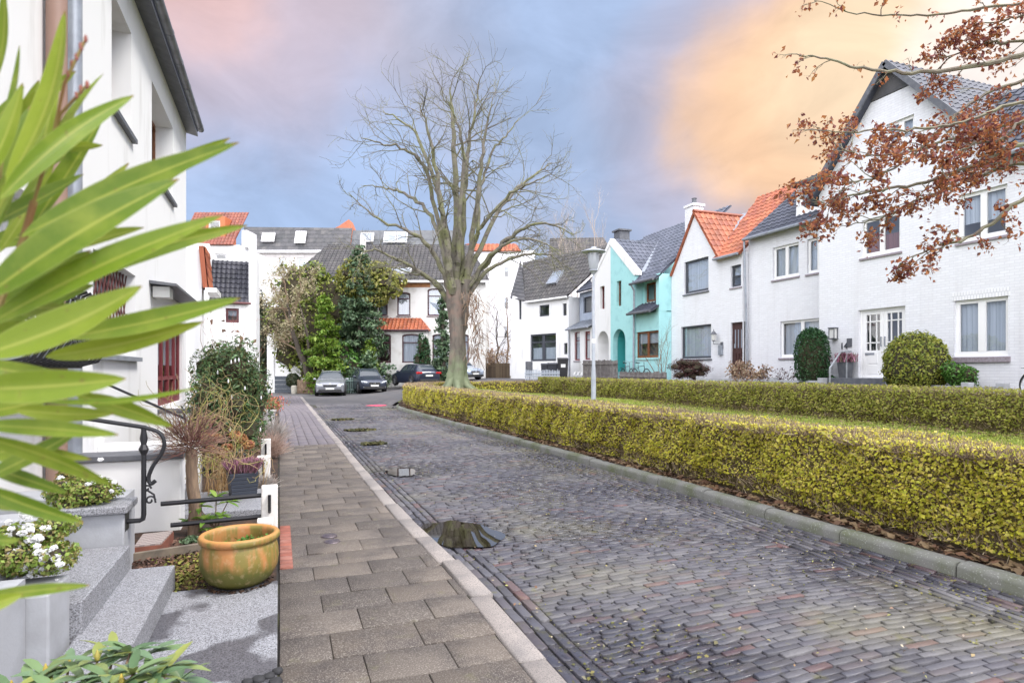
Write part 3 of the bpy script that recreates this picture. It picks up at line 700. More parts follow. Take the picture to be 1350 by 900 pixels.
m_skyglass = M('roof window glass', (.25, .28, .33), .06, spec=.9)
# ================================================================ THE ROW OF HOUSES ON THE RIGHT
UP = Vector((0, 0, 1))
def V3(x, y, z): return Vector((x, y, z))
# ---- big white brick house, number 14
FA = Fr(17.2, 0, 0, 1)
hA = thing('brick_house', 'large white painted brick house with number 14 beside its double front door', 'house', (17.2, 11, .9))
rA_w = FA.rect(1258, 1329, 397, 470, 1258); rA_d = FA.rect(1131.5, 1193.5, 409, 497, 1132)
rA_u1 = FA.rect(1136, 1187, 291, 340, 1136); rA_u2 = FA.rect(1263, 1328, 254, 317, 1280)
rA_t = FA.rect(1168, 1205, 160, 190, 1180)
yl = 16.07; APX = (13.4, 10.75)
outer = [(yl, .3), (yl, 7.55), (APX[0] + (yl - APX[0]) * .26, 9.9), (APX[0] - .70, 9.9), (10.35, 7.0), (4.0, 7.0), (4.0, .3)]
wall('wall', FA, outer, [rectpoly(r) for r in (rA_w, rA_d, rA_u1, rA_u2, rA_t)], hA, m_whitebrick, depth=7.5)
window(FA, rA_w, hA, cols=2, curtain=m_curtain, sill=.07, sillh=.16, fw=.1, mid=1.9)
window(FA, rA_u1, hA, cols=2, curtain=m_roofreflection, cfrac=-.52, sill=.05, fw=.09, mid=1.7)  # red lower half paints in the reflected roof across the street
window(FA, rA_u2, hA, cols=2, curtain=m_curtain, cfrac=.62, sill=.05, fw=.09, mid=1.7)
window(FA, rA_t, hA, cols=2, curtain=m_curtain, fw=.09, mid=1.8)
# gable cladding
mb = MB(); mb.prism([(APX[0] + (yl - APX[0]) * .26, 9.91), APX, (APX[0] - .70, 9.91)], FA, -.3, .03); mb.build('gable_cladding', m_tile_slate, hA)
# lintel soldier course above openings and plinth band
mb = MB()
for r in (rA_w,): mb.hexa([FA(r[0] - .05, r[3] + .005, .0), FA(r[1] + .05, r[3] + .005, .0), FA(r[1] + .05, r[3] + .005, .012), FA(r[0] - .05, r[3] + .005, .012), FA(r[0] - .05, r[3] + .22, .0), FA(r[1] + .05, r[3] + .22, .0), FA(r[1] + .05, r[3] + .22, .012), FA(r[0] - .05, r[3] + .22, .012)])
mb.build('lintel', M_brick('soldier course', (.80, .805, .83), (.52, .53, .58), (.7, .7, .72), bw=.075, bh=.3), hA)
def gable_roof(h, fr, apex, e0, e1, ov, back, mat, tw=.26, tl=.34, side='both', name='roof', trim=None):
    """ridge runs away from the facade; e0, e1 are the verge feet (u, v); ov is the overhang in front"""
    a0, a1 = fr(apex[0], apex[1] + .1, ov), fr(apex[0], apex[1] + .1, -back)
    for e, s in ((e0, 'a'), (e1, 'b')):
        if side in ('both', s):
            b0, b1 = fr(e[0], e[1] + .1, ov), fr(e[0], e[1] + .1, -back)
            tiles(name, [b0, b1, a1, a0], mat, h, tw, tl)
    if trim:
        mb = MB()
        for e in (e0, e1):
            mb.bar(fr(e[0], e[1] + .03, ov + .02), fr(apex[0], apex[1] + .03, ov + .02), .05, .17)
        mb.build('barge_board', trim, h)
gable_roof(hA, FA, APX, (yl + .35, 7.2), (10.0, 6.85), .28, 5.5, m_tile_dark, trim=m_anth)
# main roof behind, eaves to the street, right of the gable
tiles('roof', [V3(16.85, 3.7, 6.95), V3(16.85, 10.6, 6.95), V3(20.4, 13.4, 9.9), V3(20.4, 3.7, 9.9)], m_tile_dark, hA)
gutter('gutter', V3(16.8, 3.7, 6.95), V3(16.8, 10.2, 6.95), hA)
mb = MB(); mb.box(20.2, 20.9, 8.6, 9.4, 9.4, 11.4); mb.box(20.15, 20.95, 8.55, 9.45, 11.4, 11.5); mb.build('chimney', m_whitebrick, hA)
# door leaf pair with glazing bars
def double_door(fr, r, parent):
    u0, u1, v0, v1 = r; mb = MB(); D = -.16
    def bar(a0, a1, b0, b1, e=0., th=.05): mb.hexa([fr(a0, b0, D + e), fr(a1, b0, D + e), fr(a1, b0, D + th + e), fr(a0, b0, D + th + e), fr(a0, b1, D + e), fr(a1, b1, D + e), fr(a1, b1, D + th + e), fr(a0, b1, D + th + e)])
    bar(u0, u0 + .07, v0, v1, .01); bar(u1 - .07, u1, v0, v1, .01); bar(u0 + .07, u1 - .07, v1 - .08, v1, .01)
    d = mb.build('door_frame', m_whitetrim, parent); w = (u1 - u0 - .14) / 2
    for s in (0, 1):
        mb = MB(); a = u0 + .07 + s * w; b = a + w - .008; H = v1 - .08 - v0; g0 = v0 + .42 * H; g1 = v1 - .17
        bar(a, a + .12, v0, v1 - .085); bar(b - .12, b, v0, v1 - .085); bar(a + .12, b - .12, v0, g0 - .02); bar(a + .12, b - .12, g1, v1 - .085)
        gw = b - a - .24; c0 = a + .12
        for f in ((.28,) if s == 1 else (.72,)): pass
        for f in (.26, .74): bar(c0 + gw * f - .018, c0 + gw * f + .018, g0 - .02, g1, .006, .04)
        for f in (.2, .8): bar(c0, c0 + gw, g0 + (g1 - g0) * f - .018, g0 + (g1 - g0) * f + .018, .006, .04)
        for f0, f1 in ((.12, .44), (.5, .9)):                         # raised panels
            bar(a + .2, b - .2, v0 + (g0 - v0) * f0, v0 + (g0 - v0) * f1, .012, .05)
        lf = mb.build('door', m_whitetrim, parent, bevel=.006)
        pb = MB(); pb.add([fr(c0, g0 - .02, D + .02), fr(b - .12, g0 - .02, D + .02), fr(b - .12, g1, D + .02), fr(c0, g1, D + .02)], [(0, 1, 2, 3)]); pb.build('pane', m_glass, lf)
        hb = MB(); uu = (b - .06) if s == 0 else (a + .06); hb.bar(fr(uu, v0 + .95, D + .09), fr(uu, v0 + 1.25, D + .09), .025); hb.bar(fr(uu, v0 + .97, D + .04), fr(uu, v0 + .97, D + .1), .02); hb.bar(fr(uu, v0 + 1.23, D + .04), fr(uu, v0 + 1.23, D + .1), .02); hb.build('handle', m_zinc, lf)
        if s == 1:
            sb = MB(); sb.hexa([fr(a + .3, g0 - .16, D + .05), fr(a + .62, g0 - .16, D + .05), fr(a + .62, g0 - .16, D + .07), fr(a + .3, g0 - .16, D + .07), fr(a + .3, g0 - .09, D + .05), fr(a + .62, g0 - .09, D + .05), fr(a + .62, g0 - .09, D + .07), fr(a + .3, g0 - .09, D + .07)]); sb.build('letter_slot', m_zinc, lf)
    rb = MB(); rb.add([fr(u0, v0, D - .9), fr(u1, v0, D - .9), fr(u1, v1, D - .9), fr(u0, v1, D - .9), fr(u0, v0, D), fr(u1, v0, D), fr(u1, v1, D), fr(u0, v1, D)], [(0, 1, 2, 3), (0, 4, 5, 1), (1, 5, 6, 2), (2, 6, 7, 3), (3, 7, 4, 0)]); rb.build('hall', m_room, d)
double_door(FA, rA_d, hA)
# number 14, bell plate: fixed to the wall, parts of the house; lantern too
u14, v14 = FA.px(1113.2, 456)
cu = bpy.data.curves.new('house_number', 'FONT'); cu.body = '14'; cu.size = .30; cu.extrude = .012; cu.align_x = 'CENTER'; cu.materials.append(m_dark)
_o = bpy.data.objects.new('house_number', cu); me14 = bpy.data.meshes.new_from_object(_o); bpy.data.objects.remove(_o); me14.materials.clear()
me14.transform(Matrix.Translation(FA(u14, v14 - .1, .02)) @ Matrix.Rotation(R(-90), 4, 'Z') @ Matrix.Rotation(R(90), 4, 'X')); _link('house_number', me14, m_dark, hA, False, None)
def plate(name, fr, px0, px1, py0, py1, mat, parent, d=.03):
    r = fr.rect(px0, px1, py0, py1); mb = MB(); u0, u1, v0, v1 = r
    mb.hexa([fr(u0, v0, 0), fr(u1, v0, 0), fr(u1, v0, d), fr(u0, v0, d), fr(u0, v1, 0), fr(u1, v1, 0), fr(u1, v1, d), fr(u0, v1, d)]); return mb.build(name, mat, parent, bevel=.004)
pl = plate('bell_plate', FA, 1117, 1123.5, 446, 457.5, m_anth, hA)
def box_lamp(fr, px0, px1, py0, py1, parent, nm='wall_lamp'):
    u0, u1, v0, v1 = fr.rect(px0, px1, py0, py1); mb = MB(); t = .02
    def hx(a0, a1, b0, b1, d0, d1): mb.hexa([fr(a0, b0, d0), fr(a1, b0, d0), fr(a1, b0, d1), fr(a0, b0, d1), fr(a0, b1, d0), fr(a1, b1, d0), fr(a1, b1, d1), fr(a0, b1, d1)])
    for a0 in (u0, u1 - t):
        for d0 in (.02, .16): hx(a0, a0 + t, v0, v1, d0, d0 + t)
    hx(u0 - .01, u1 + .01, v1, v1 + .04, .0, .2); hx(u0 - .01, u1 + .01, v0 - .03, v0, .0, .2); hx(u0, u1, v0, v1, 0, .015)
    l = mb.build(nm, m_anth, parent); gb = MB(); gb.hexa([fr(u0 + t, v0, .04), fr(u1 - t, v0, .04), fr(u1 - t, v0, .155), fr(u0 + t, v0, .155), fr(u0 + t, v1, .04), fr(u1 - t, v1, .04), fr(u1 - t, v1, .155), fr(u0 + t, v1, .155)]); gb.build('lamp_glass', m_lampglass, l); return l
m_lampglass = M('frosted lamp glass', (.62, .62, .60), .25)
box_lamp(FA, 1097.5, 1105, 433.5, 446, hA)
# step slab in front of the door, steel handrail
m_steel = M('galvanised steel', (.45, .47, .50), .4, (.36, .38, .41), 12, metal=.7)
u0, u1, v0, v1 = rA_d; mb = MB(); mb.box(16.2, 17.2, u0 - .5, u1 + 1.2, .9, v0 - .02); mb.box(15.95, 16.2, u0 - .4, u1 + .6, .9, v0 - .2)
tag(mb.build('door_step', m_anth, bevel=.01, loc=(16.7, u0, .9)), 'dark stone door step below the white double door', 'step')
mb = MB(); q = [ax(1094, 520, 15.9), ax(1094, 485, 15.9), ax(1108, 464, 16.5), ax(1122, 463, 17.15)]; yb = q[2].y
mb.tube(q, .028, 8); mb.tube([q[2] + V3(.2, -.05, -1.2), q[2] + V3(.2, -.05, 0)], .024, 8)
tag(mb.build('handrail', m_steel, smooth=True, loc=(16.3, yb + .5, .9)), 'bent grey steel handrail beside the steps to the white double door', 'handrail')

# ---- its lower, set-back wing with a dormer
FB = Fr(18.2, 0, 0, 1)
hB = thing('house_wing', 'set-back white brick wing with dark roof and white dormer left of house 14', 'house', (18.2, 18, .9))
rB1 = FB.rect(1019, 1053, 327, 369, 1019); rB2 = FB.rect(1064, 1092, 316, 361, 1064); rB3 = FB.rect(1028.5, 1086, 424, 471, 1028.5)
yw0 = 15.4; yw1 = FB.px(987, 330)[0]
wall('wall', FB, [(yw1, .3), (yw1, 7.0), (yw0, 7.0), (yw0, .3)], [rectpoly(r) for r in (rB1, rB2, rB3)], hB, m_whitebrick, depth=5)
for r in (rB1, rB2, rB3): window(FB, r, hB, cols=2, curtain=m_curtain, sill=.05, fw=.085, mid=1.7)
tiles('roof', [V3(17.9, yw0, 6.98), V3(17.9, yw1 - .02, 6.98), V3(21.6, yw1 - .02, 10.0), V3(21.6, yw0, 10.0)], m_tile_dark, hB)
gutter('gutter', V3(17.82, yw0 + .5, 6.95), V3(17.82, yw1 - .1, 6.95), hB, down=(V3(17.9, yw1 - .08, 6.9), V3(18.1, yw1 - .08, 1.0)))
FD = Fr(18.5, 0, 0, 1); rD = FD.rect(1053, 1094, 249, 274, 1060); u0, u1, v0, v1 = rD
dm = MB(); dm.prism([(u0 - .1, v0 - .4), (u1 + .15, v0 - .4), (u1 + .12, v0), (u0 - .1, v1 + .15), (u1 + .12, v1 + .15)][:3] + [(u1 + .12, v1 + .15), (u0 - .1, v1 + .15)], FD, 0, -2.5, holes=[rectpoly(rD)]); dm.build('dormer', m_whitetrim, hB)
window(FD, rD, hB, cols=2, curtain=m_curtain, fw=.09)
mb = MB(); mb.hexa([FD(u0 - .25, v1 + .15, .2), FD(u1 + .25, v1 + .15, .2), FD(u1 + .25, v1 + .15, -2.6), FD(u0 - .25, v1 + .15, -2.6), FD(u0 - .25, v1 + .28, .2), FD(u1 + .25, v1 + .28, .2), FD(u1 + .25, v1 + .5, -2.6), FD(u0 - .25, v1 + .5, -2.6)]); mb.build('dormer_roof', m_anth, hB)

# ---- white brick house with the orange cross-gable roof
FC = Fr(17.9, 0, 0, 1)
hC = thing('gabled_house', 'white brick gabled house with bright orange tiled roof and brown door', 'house', (17.9, 22.5, .9))
yc0 = yw1 + .0; yc1 = 25.55; apx = FC.px(916.5, 281); gl = (yc1, FC.px(885, 366)[1]); gr = (FC.px(947, 338)[0], 6.5)
rC1 = FC.rect(902, 934, 346, 388, 902); rC2 = FC.rect(963.5, 977, 351, 379, 963.5); rC3 = FC.rect(898, 937.5, 431, 473, 898); rC4 = FC.rect(963.5, 979, 425.5, 490, 963.5)
wall('wall', FC, [(yc0 + .02, .3), (yc0 + .02, 6.5), gr, apx, gl, (yc1, .3)], [rectpoly(r) for r in (rC1, rC2, rC3, rC4)], hC, m_whitebrick, depth=5)
for r in (rC1, rC3): window(FC, r, hC, fm=m_dark, cols=1, curtain=m_curtain, sill=.06, fw=.08, sillmat=m_anth)
window(FC, rC2, hC, fm=m_dark, cols=1, rows=(.5,), curtain=m_curtain, cfrac=.45, sill=.04, fw=.07)
# brown door
def plank_door(fr, r, parent, mat, handle=True, glazed=False):
    u0, u1, v0, v1 = r; mb = MB(); D = -.15
    def bar(a0, a1, b0, b1, e=0., th=.05): mb.hexa([fr(a0, b0, D + e), fr(a1, b0, D + e), fr(a1, b0, D + th + e), fr(a0, b0, D + th + e), fr(a0, b1, D + e), fr(a1, b1, D + e), fr(a1, b1, D + th + e), fr(a0, b1, D + th + e)])
    bar(u0, u0 + .08, v0, v1, .02); bar(u1 - .08, u1, v0, v1, .02); bar(u0 + .08, u1 - .08, v1 - .08, v1, .02); bar(u0 + .08, u1 - .08, v0, v1 - .08)
    w = u1 - u0 - .16
    for i in range(3): bar(u0 + .12 + w * i / 3, u0 + .04 + w * (i + 1) / 3, v0 + .15, v0 + .8, .03)
    d = mb.build('door', mat, parent)
    pb = MB()
    for i in range(3): a0, a1, b0, b1 = u0 + .14 + w * i / 3, u0 + .02 + w * (i + 1) / 3, v0 + 1.0, v1 - .3; pb.add([fr(a0, b0, D + .056), fr(a1, b0, D + .056), fr(a1, b1, D + .056), fr(a0, b1, D + .056)], [(0, 1, 2, 3)])
    pb.build('pane', m_skyglass, d)
    hb = MB(); hb.bar(fr(u1 - .14, v0 + 1.0, D + .07), fr(u1 - .14, v0 + 1.18, D + .07), .03); hb.build('handle', m_zinc, d); return d
m_doorbrown = M('dark brown door', (.065, .028, .025), .5, (.04, .018, .018), 10)
plank_door(FC, rC4, hC, m_doorbrown)
# lantern on a bracket and letter box
ul, vl = FC.px(947, 445); mb = MB(); 
mb.tube([FC(ul - .25, vl - .28, 0), FC(ul - .22, vl - .3, .18), FC(ul, vl - .28, .25), FC(ul, vl - .15, .25)], .016, 6)
mb.lathe([(.07, -.15), (.09, -.12), (.02, -.13)], FC(ul, vl, .25), 6); mb.lathe([(.17, .13), (.13, .17), (.05, .27), (.02, .28), (.015, .36)], FC(ul, vl, .25), 6); WP = MB(); WP.hexa([FC(ul - .33, vl - .5, 0), FC(ul - .17, vl - .5, 0), FC(ul - .17, vl - .5, .03), FC(ul - .33, vl - .5, .03), FC(ul - .33, vl - .2, 0), FC(ul - .17, vl - .2, 0), FC(ul - .17, vl - .2, .03), FC(ul - .33, vl - .2, .03)])
ln = mb.build('lantern', m_anth, hC); WP.build('wall_plate', m_anth, ln); mb = MB(); mb.lathe([(.08, -.12), (.13, .13)], FC(ul, vl, .25), 6); mb.build('lamp_glass', m_lampglass, ln)
plate('mail_box', FC, 949, 953.5, 455, 468, m_zinc, hC, .1)
# roofs: cross gable and main slope
gb_ = lambda u, v, d: FC(u, v + .10, d)
tiles('roof', [gb_(gr[0] - .12, gr[1] - .1, .12), gb_(gr[0] - .12, gr[1] - .1, -.4), gb_(apx[0], apx[1], -3.1), gb_(apx[0], apx[1], .12)], m_tile_orange, hC, tw=.28, tl=.36, amp=.03)
tiles('roof', [gb_(gl[0], gl[1], .1), gb_(gl[0], gl[1], -2), gb_(apx[0], apx[1], -3.1), gb_(apx[0], apx[1], .1)], m_tile_orange, hC, tw=.28, tl=.36, amp=.03)
tiles('roof', [V3(17.7, yc0, 6.42), V3(17.7, gr[0] + .1, 6.42), V3(21.5, gr[0] + 1.55, 9.9), V3(21.5, yc0, 9.9)], m_tile_orange, hC, tw=.28, tl=.36, amp=.03)
mb = MB(); mb.bar(V3(17.95, gr[0] + .03, 6.62), V3(20.75, apx[0] - .0, 9.05), .22, .05); mb.build('valley_flashing', m_zinc, hC)
gutter('gutter', V3(17.62, yc0, 6.4), V3(17.62, gr[0], 6.4), hC)
mb = MB(); mb.tube([FC(apx[0], apx[1] + .09, .1), FC(apx[0], apx[1] + .09, -3.1)], .09, 8); mb.build('ridge_tiles', m_tile_orange, hC, smooth=True)
# chimney between this house and the turquoise one
cx0 = ax(913, 290, 18.9); mb = MB(); mb.box(18.7, 19.3, cx0.y - .33, cx0.y + .33, 7.2, 9.55); mb.box(18.65, 19.35, cx0.y - .38, cx0.y + .38, 9.55, 9.67); ch = mb.build('chimney', m_whitebrick, hC)
mb = MB(); mb.lathe([(.12, 0), (.1, .3), (.14, .32)], (19, cx0.y, 9.67), 10); mb.build('chimney_pot', m_anth, ch)

# ---- turquoise house and its white twin under one gable
FT = Fr(17.2, 0, 0, 1)
m_turq = M('turquoise render', (.38, .69, .70), .85, (.29, .56, .58), 2.4, .5, .8, bump=.12, bscale=90, bdist=.004)
m_turqd = M('turquoise porch render', (.05, .36, .36), .85)
hT = thing('turquoise_house', 'turquoise rendered house with grey tiled roof and brown wooden windows', 'house', (17.2, 28, .9))
hW = thing('twin_house', 'narrow white half of the twin gable with an arched white porch beside the turquoise one', 'house', (17.2, 31.4, .9))
ta = FT.px(805, 317); tb = (FT.px(838, 363)[0], 6.55); tw_ = (FT.px(780.5, 369)[0], 6.85); t0 = 25.57
rT1 = FT.rect(813, 819, 371, 404, 813); rTa = FT.rect(808, 824.5, 434.5, 490, 808); rTw = FT.rect(838.5, 868, 438, 472, 838.5)
rTu = FT.rect(852, 873, 374, 398, 852)
yj = tb[0]; rT1 = FT.rect(813, 819, 371, 404, 813)
wall('wall', FT, [(ta[0], .3), ta, tb, (yj, .3)], [rectpoly(rT1), archpoly(rTa)], hT, m_turq, depth=4, reveal=.3)
# lower window wall is flush; the upper wall is set back under the eave
FT2 = Fr(17.65, 0, 0, 1); rTu = FT2.rect(851, 874, 374, 399, 851)
wall('wall', FT, [(yj, .3), (yj, 4.45), (t0, 4.45), (t0, .3)], [rectpoly(rTw)], hT, m_turq, depth=4, d=-.01)
wall('wall', FT2, [(yj, 4.5), (yj, 6.3), (t0, 6.3), (t0, 4.5)], [rectpoly(rTu)], hT, m_turq, depth=3)
pier = MB(); pier.box(17.22, 17.65, t0, t0 + .28, 4.46, 6.3); pier.build('side_wall', m_turq, hT)
window(FT, rTw, hT, fm=m_brown, cols=2, rows=(), curtain=m_curtain, cfrac=.45, sill=.05, fw=.09, mid=1.6, d=-.01, sillmat=m_turq)
window(FT2, rTu, hT, fm=m_brown, cols=2, fw=.09, mid=1.6, sill=.05, sillmat=m_whitetrim)
window(FT, rT1, hT, fm=m_brown, cols=1, fw=.05, inset=.2)
def porch(fr, r, parent, mat, dmat, depth=.85):
    u0, u1, v0, v1 = r; a = archpoly(r); mb = MB(); k = len(a)
    mb.add([fr(x, y, -.29) for x, y in a] + [fr(x, y, -depth) for x, y in a], [(i, (i + 1) % k, (i + 1) % k + k, i + k) for i in range(k)] + [tuple(range(k, 2 * k))]); p = mb.build('porch', mat, parent)
    mb = MB(); c = (u0 + u1) / 2; w = (u1 - u0) * .36; ar = archpoly((c - w, c + w, v0, v1 - .25)); mb.prism(ar, fr, -depth + .04, -depth + .005); mb.build('door', dmat, p)
    mb = MB(); mb.hexa([fr(c - .14, v0 + 1.1, -depth + .1), fr(c + .14, v0 + 1.1, -depth + .1), fr(c + .14, v0 + 1.1, -depth + .04), fr(c - .14, v0 + 1.1, -depth + .04), fr(c - .14, v0 + 1.5, -depth + .1), fr(c + .14, v0 + 1.5, -depth + .1), fr(c + .14, v0 + 1.5, -depth + .04), fr(c - .14, v0 + 1.5, -depth + .04)]); mb.build('letter_box', m_dark, p)
porch(FT, rTa, hT, m_turqd, m_turqd)
# roofs
tiles('roof', [V3(17.0, t0, 6.05), V3(17.0, tb[0] + .02, 6.05), V3(21.5, tb[0] + 6.0, 10.0), V3(21.5, t0, 10.0)], m_tile_grey, hT, tw=.3, tl=.36, amp=.03)
tiles('roof', [FT(tb[0] - .05, tb[1] + .02, -.25), FT(tb[0] - .05, tb[1] + .02, -.6), FT(ta[0], ta[1] + .12, -3.4), FT(ta[0], ta[1] + .12, -.25)], m_tile_grey, hT, tw=.3, tl=.36, amp=.03)
mb = MB(); mb.bar(V3(17.6, tb[0] - .02, 6.66), V3(20.4, ta[0], 8.95), .2, .06); mb.build('valley_flashing', m_zinc, hT)
mb = MB(); mb.prism([(ta[0], ta[1] + .1), (ta[0], ta[1] - .25), (tb[0] + .1, tb[1] - .05), (tb[0] - .15, tb[1] - .05), (tb[0] - .15, tb[1] + .12)], FT, .05, -.27); mb.build('parapet', m_white, hT)
tiles('pent_roof', [V3(16.75, t0 + .02, 4.5), V3(16.75, yj + .05, 4.5), V3(17.6, yj + .05, 5.02), V3(17.6, t0 + .02, 5.02)], m_tile_dark, hT, tw=.3, tl=.33, amp=.03)
gutter('gutter', V3(16.68, t0, 4.46), V3(16.68, yj, 4.46), hT, m_anth, .07); gutter('gutter', V3(16.9, t0 + .05, 6.02), V3(16.9, yj + .1, 6.02), hT, m_anth, .07)
mb = MB(); mb.tube([V3(16.95, yj + .05, 6.0), V3(17.1, yj + .0, 5.7), V3(17.1, yj + .0, 4.5), V3(17.1, yj + .05, .9)], .05, 8); mb.build('downpipe', m_zinc, hT, smooth=True)
# white twin
rW1 = FT.rect(791, 797, 378, 408, 791); rWa = FT.rect(787.5, 802.5, 437, 490, 787.5)
wall('wall', FT, [(ta[0] + .004, .3), (ta[0] + .004, ta[1]), tw_, (tw_[0], .3)], [rectpoly(rW1), archpoly(rWa)], hW, m_white, depth=4, reveal=.3)
window(FT, rW1, hW, fm=m_oxred, cols=1, fw=.05, inset=.22); porch(FT, rWa, hW, m_white, m_whitetrim, .8)
tiles('roof', [FT(tw_[0], tw_[1] + .1, -.25), FT(tw_[0], tw_[1] + .1, -3.4), FT(ta[0], ta[1] + .1, -3.4), FT(ta[0], ta[1] + .1, -.25)], m_tile_dark, hW)
mb = MB(); mb.prism([(ta[0], ta[1] + .1), (ta[0], ta[1] - .2), (tw_[0] - .05, tw_[1] - .1), (tw_[0] + .1, tw_[1] + .02)], FT, .04, -.27); mb.build('parapet', m_white, hW)

# ---- blue-grey house with a zinc pent roof
FG = Fr(17.2, 0, 0, 1); m_blue = M('blue-grey boards', (.36, .41, .50), .7, (.31, .36, .45), 3)
hG = thing('blue_house', 'small house with blue-grey upper storey and zinc pent roof over white wall', 'house', (17.2, 35.5, .9))
g0 = tw_[0] + .02; g1 = FG.px(752, 430)[0]
r1 = FG.rect(757, 764.5, 438, 475, 757); r2 = FG.rect(770.5, 778, 437, 474, 770.5); FG2 = Fr(18.1, 0, 0, 1); r3 = FG2.rect(769, 780, 392, 413, 770)
zp = FG.px(765, 433)[1]
wall('wall', FG, [(g0, .3), (g0, zp), (g1, zp), (g1, .3)], [rectpoly(r1), rectpoly(r2)], hG, m_white, depth=4)
for r in (r1, r2): window(FG, r, hG, fm=m_oxred, cols=1, rows=(.7,), curtain=m_curtain, cfrac=1, fw=.06, sill=.04)
zt = FG2.px(765, 386)[1]
wall('upper_wall', FG2, [(g0, zp), (g0, zt), (g1 + .5, zt), (g1 + .5, zp)], [rectpoly(r3)], hG, m_blue, depth=3); window(FG2, r3, hG, fm=m_dark, cols=1, fw=.07)
mb = MB(); mb.hexa([V3(16.95, g0, zp), V3(18.15, g0, zp + .55), V3(18.15, g1 + .1, zp + .55), V3(16.95, g1 + .1, zp), V3(16.95, g0, zp + .06), V3(18.15, g0, zp + .62), V3(18.15, g1 + .1, zp + .62), V3(16.95, g1 + .1, zp + .06)])
for i in range(7): yy = g0 + (g1 - g0) * i / 6.; mb.bar(V3(16.95, yy, zp + .08), V3(18.12, yy, zp + .64), .03, .05)
mb.build('pent_roof', m_zinc, hG)
tiles('roof', [V3(17.7, g0, zt), V3(17.7, g1 + .2, zt), V3(21.5, g1 + .2, zt + 3.3), V3(21.5, g0, zt + 3.3)], m_tile_dark, hG)
gutter('gutter', V3(16.9, g0, zp), V3(16.9, g1 + .1, zp), hG, down=(V3(17.1, g1 + .02, zp), V3(17.12, g1 + .02, .9)))
mb = MB(); mb.box(19.6, 20.3, g0 + .9, g0 + 1.6, 7.5, 10.2); mb.box(19.5, 20.4, g0 + .8, g0 + 1.7, 10.2, 10.3); mb.build('chimney', m_anth, hG)

# ---- white end house turned towards the square
p1 = at(749.5, 500, 39.6); p0 = at(673, 500, 44.2); ud = (p0 - p1); FE = Fr(p1.x, p1.y, ud.x, ud.y)
hE = thing('end_house', 'white rendered end house with weathered dark tiled roof and dark-framed windows', 'house', (p1.x, p1.y, .9))
Lw = FE.px(674, 480)[0]; zl = FE.px(700, 396)[1]; zr = FE.px(748, 392)[1]
e1 = FE.rect(699, 733, 440, 476, 715); e2 = FE.rect(711, 724, 402, 417, 717); e3 = FE.rect(742, 747, 400, 416, 744); e4 = FE.rect(684, 687.5, 395, 421, 686); e5 = FE.rect(743.5, 748, 452, 467, 745)
ul = FE.px(697, 400)[0]; zc = (zl + zr) / 2
rake = FE.px(678, 388)
wall('wall', FE, [(0, .3), (0, zc), (ul, zc), (Lw - .15, zc + .55), (Lw, zc - .2), (Lw + .05, .3)], [rectpoly(r) for r in (e1, e2, e3, e4, e5)], hE, m_white, depth=6)
window(FE, e1, hE, fm=m_dark, cols=2, rows=(.7,), curtain=m_curtain, cfrac=-.5, fw=.11, mid=2.4)
for r in (e2, e3, e4, e5): window(FE, r, hE, fm=m_dark, cols=1, fw=.08)
FE2 = Fr(*(FE.o - FE.n * 2.6)[:2], FE.u.x, FE.u.y); uq, vq = FE2.px(689, 346)
A, B = FE(-.1, zc, .25), FE(ul + .15, zc, .25)
tiles('roof', [A, B, FE(uq, vq, -2.6), FE(-2.5, vq, -2.6)], m_tile_brown, hE, tw=.3, tl=.38, amp=.035)
tiles('roof', [FE(ul + .1, zc + .05, .2), FE(Lw + .25, zc + .45, -.1), FE(uq + .1, vq - .05, -2.75), FE(uq, vq, -2.6)][:4], m_tile_slate, hE, tw=.3, tl=.3, flat_=True)
sk = (B - A).normalized(); up_ = (FE(ul, vq, -2.6) - FE(ul, zc, .25)); nn = sk.cross(up_).normalized(); nn = nn if nn.z > 0 else -nn; vv = nn.cross(sk); vv = vv if vv.z > 0 else -vv
us, vs_ = FE.px(720.5, 366); skylight('roof_window', FE(us + .1, zc + (vq - zc) * .42, .25 - 2.85 * .42) + nn * .03, sk, vv, nn, 1.0, 1.15, hE)
gutter('gutter', A - UP * .06, B - UP * .06, hE, m_white, .07)
# ---- tall white gable-end block and orange roofed block behind the trees
m_farwhite = M('far white render', (.76, .76, .79), .9, (.68, .68, .70), .6, .45, .7)
FF = Fr(*at(600, 500, 74)[:2], -CA, SA)
hF = thing('apartment_house', 'tall plain white block with orange roof edge behind the big bare tree', 'building', FF(0, 0, 0))
a0 = FF.px(705, 330); a1 = FF.px(618, 330)
rr = [FF.rect(640, 646, 352, 366), FF.rect(664, 671, 352, 366), FF.rect(640, 646, 392, 408), FF.rect(664, 671, 392, 408), FF.rect(640, 646, 430, 446), FF.rect(664, 671, 430, 446)]
wall('wall', FF, [(a0[0], 0), (a0[0], a0[1]), (a1[0], a1[1]), (a1[0], 0)], [rectpoly(r) for r in rr], hF, m_farwhite, depth=9)
for r in rr: window(FF, r, hF, cols=1, fw=.1, curtain=m_curtain, cfrac=.4)
o0 = FF.px(687, 331); o1 = FF.px(606, 331); tp = FF.px(650, 318)[1]
tiles('roof', [FF(o0[0], o0[1] + .0, .3), FF(o1[0], o1[1], .3), FF(o1[0] - .6, tp, -1.5), FF(o0[0] + .6, tp, -1.5)], m_tile_orange, hF, tw=.5, tl=.5, amp=.04)
mb = MB(); b0 = FF.px(735, 345); mb.prism([(b0[0], b0[1]), (b0[0], 0), (a0[0], 0), (a0[0], b0[1])], FF, -1, -8); mb.build('lower_block', m_farwhite, hF)
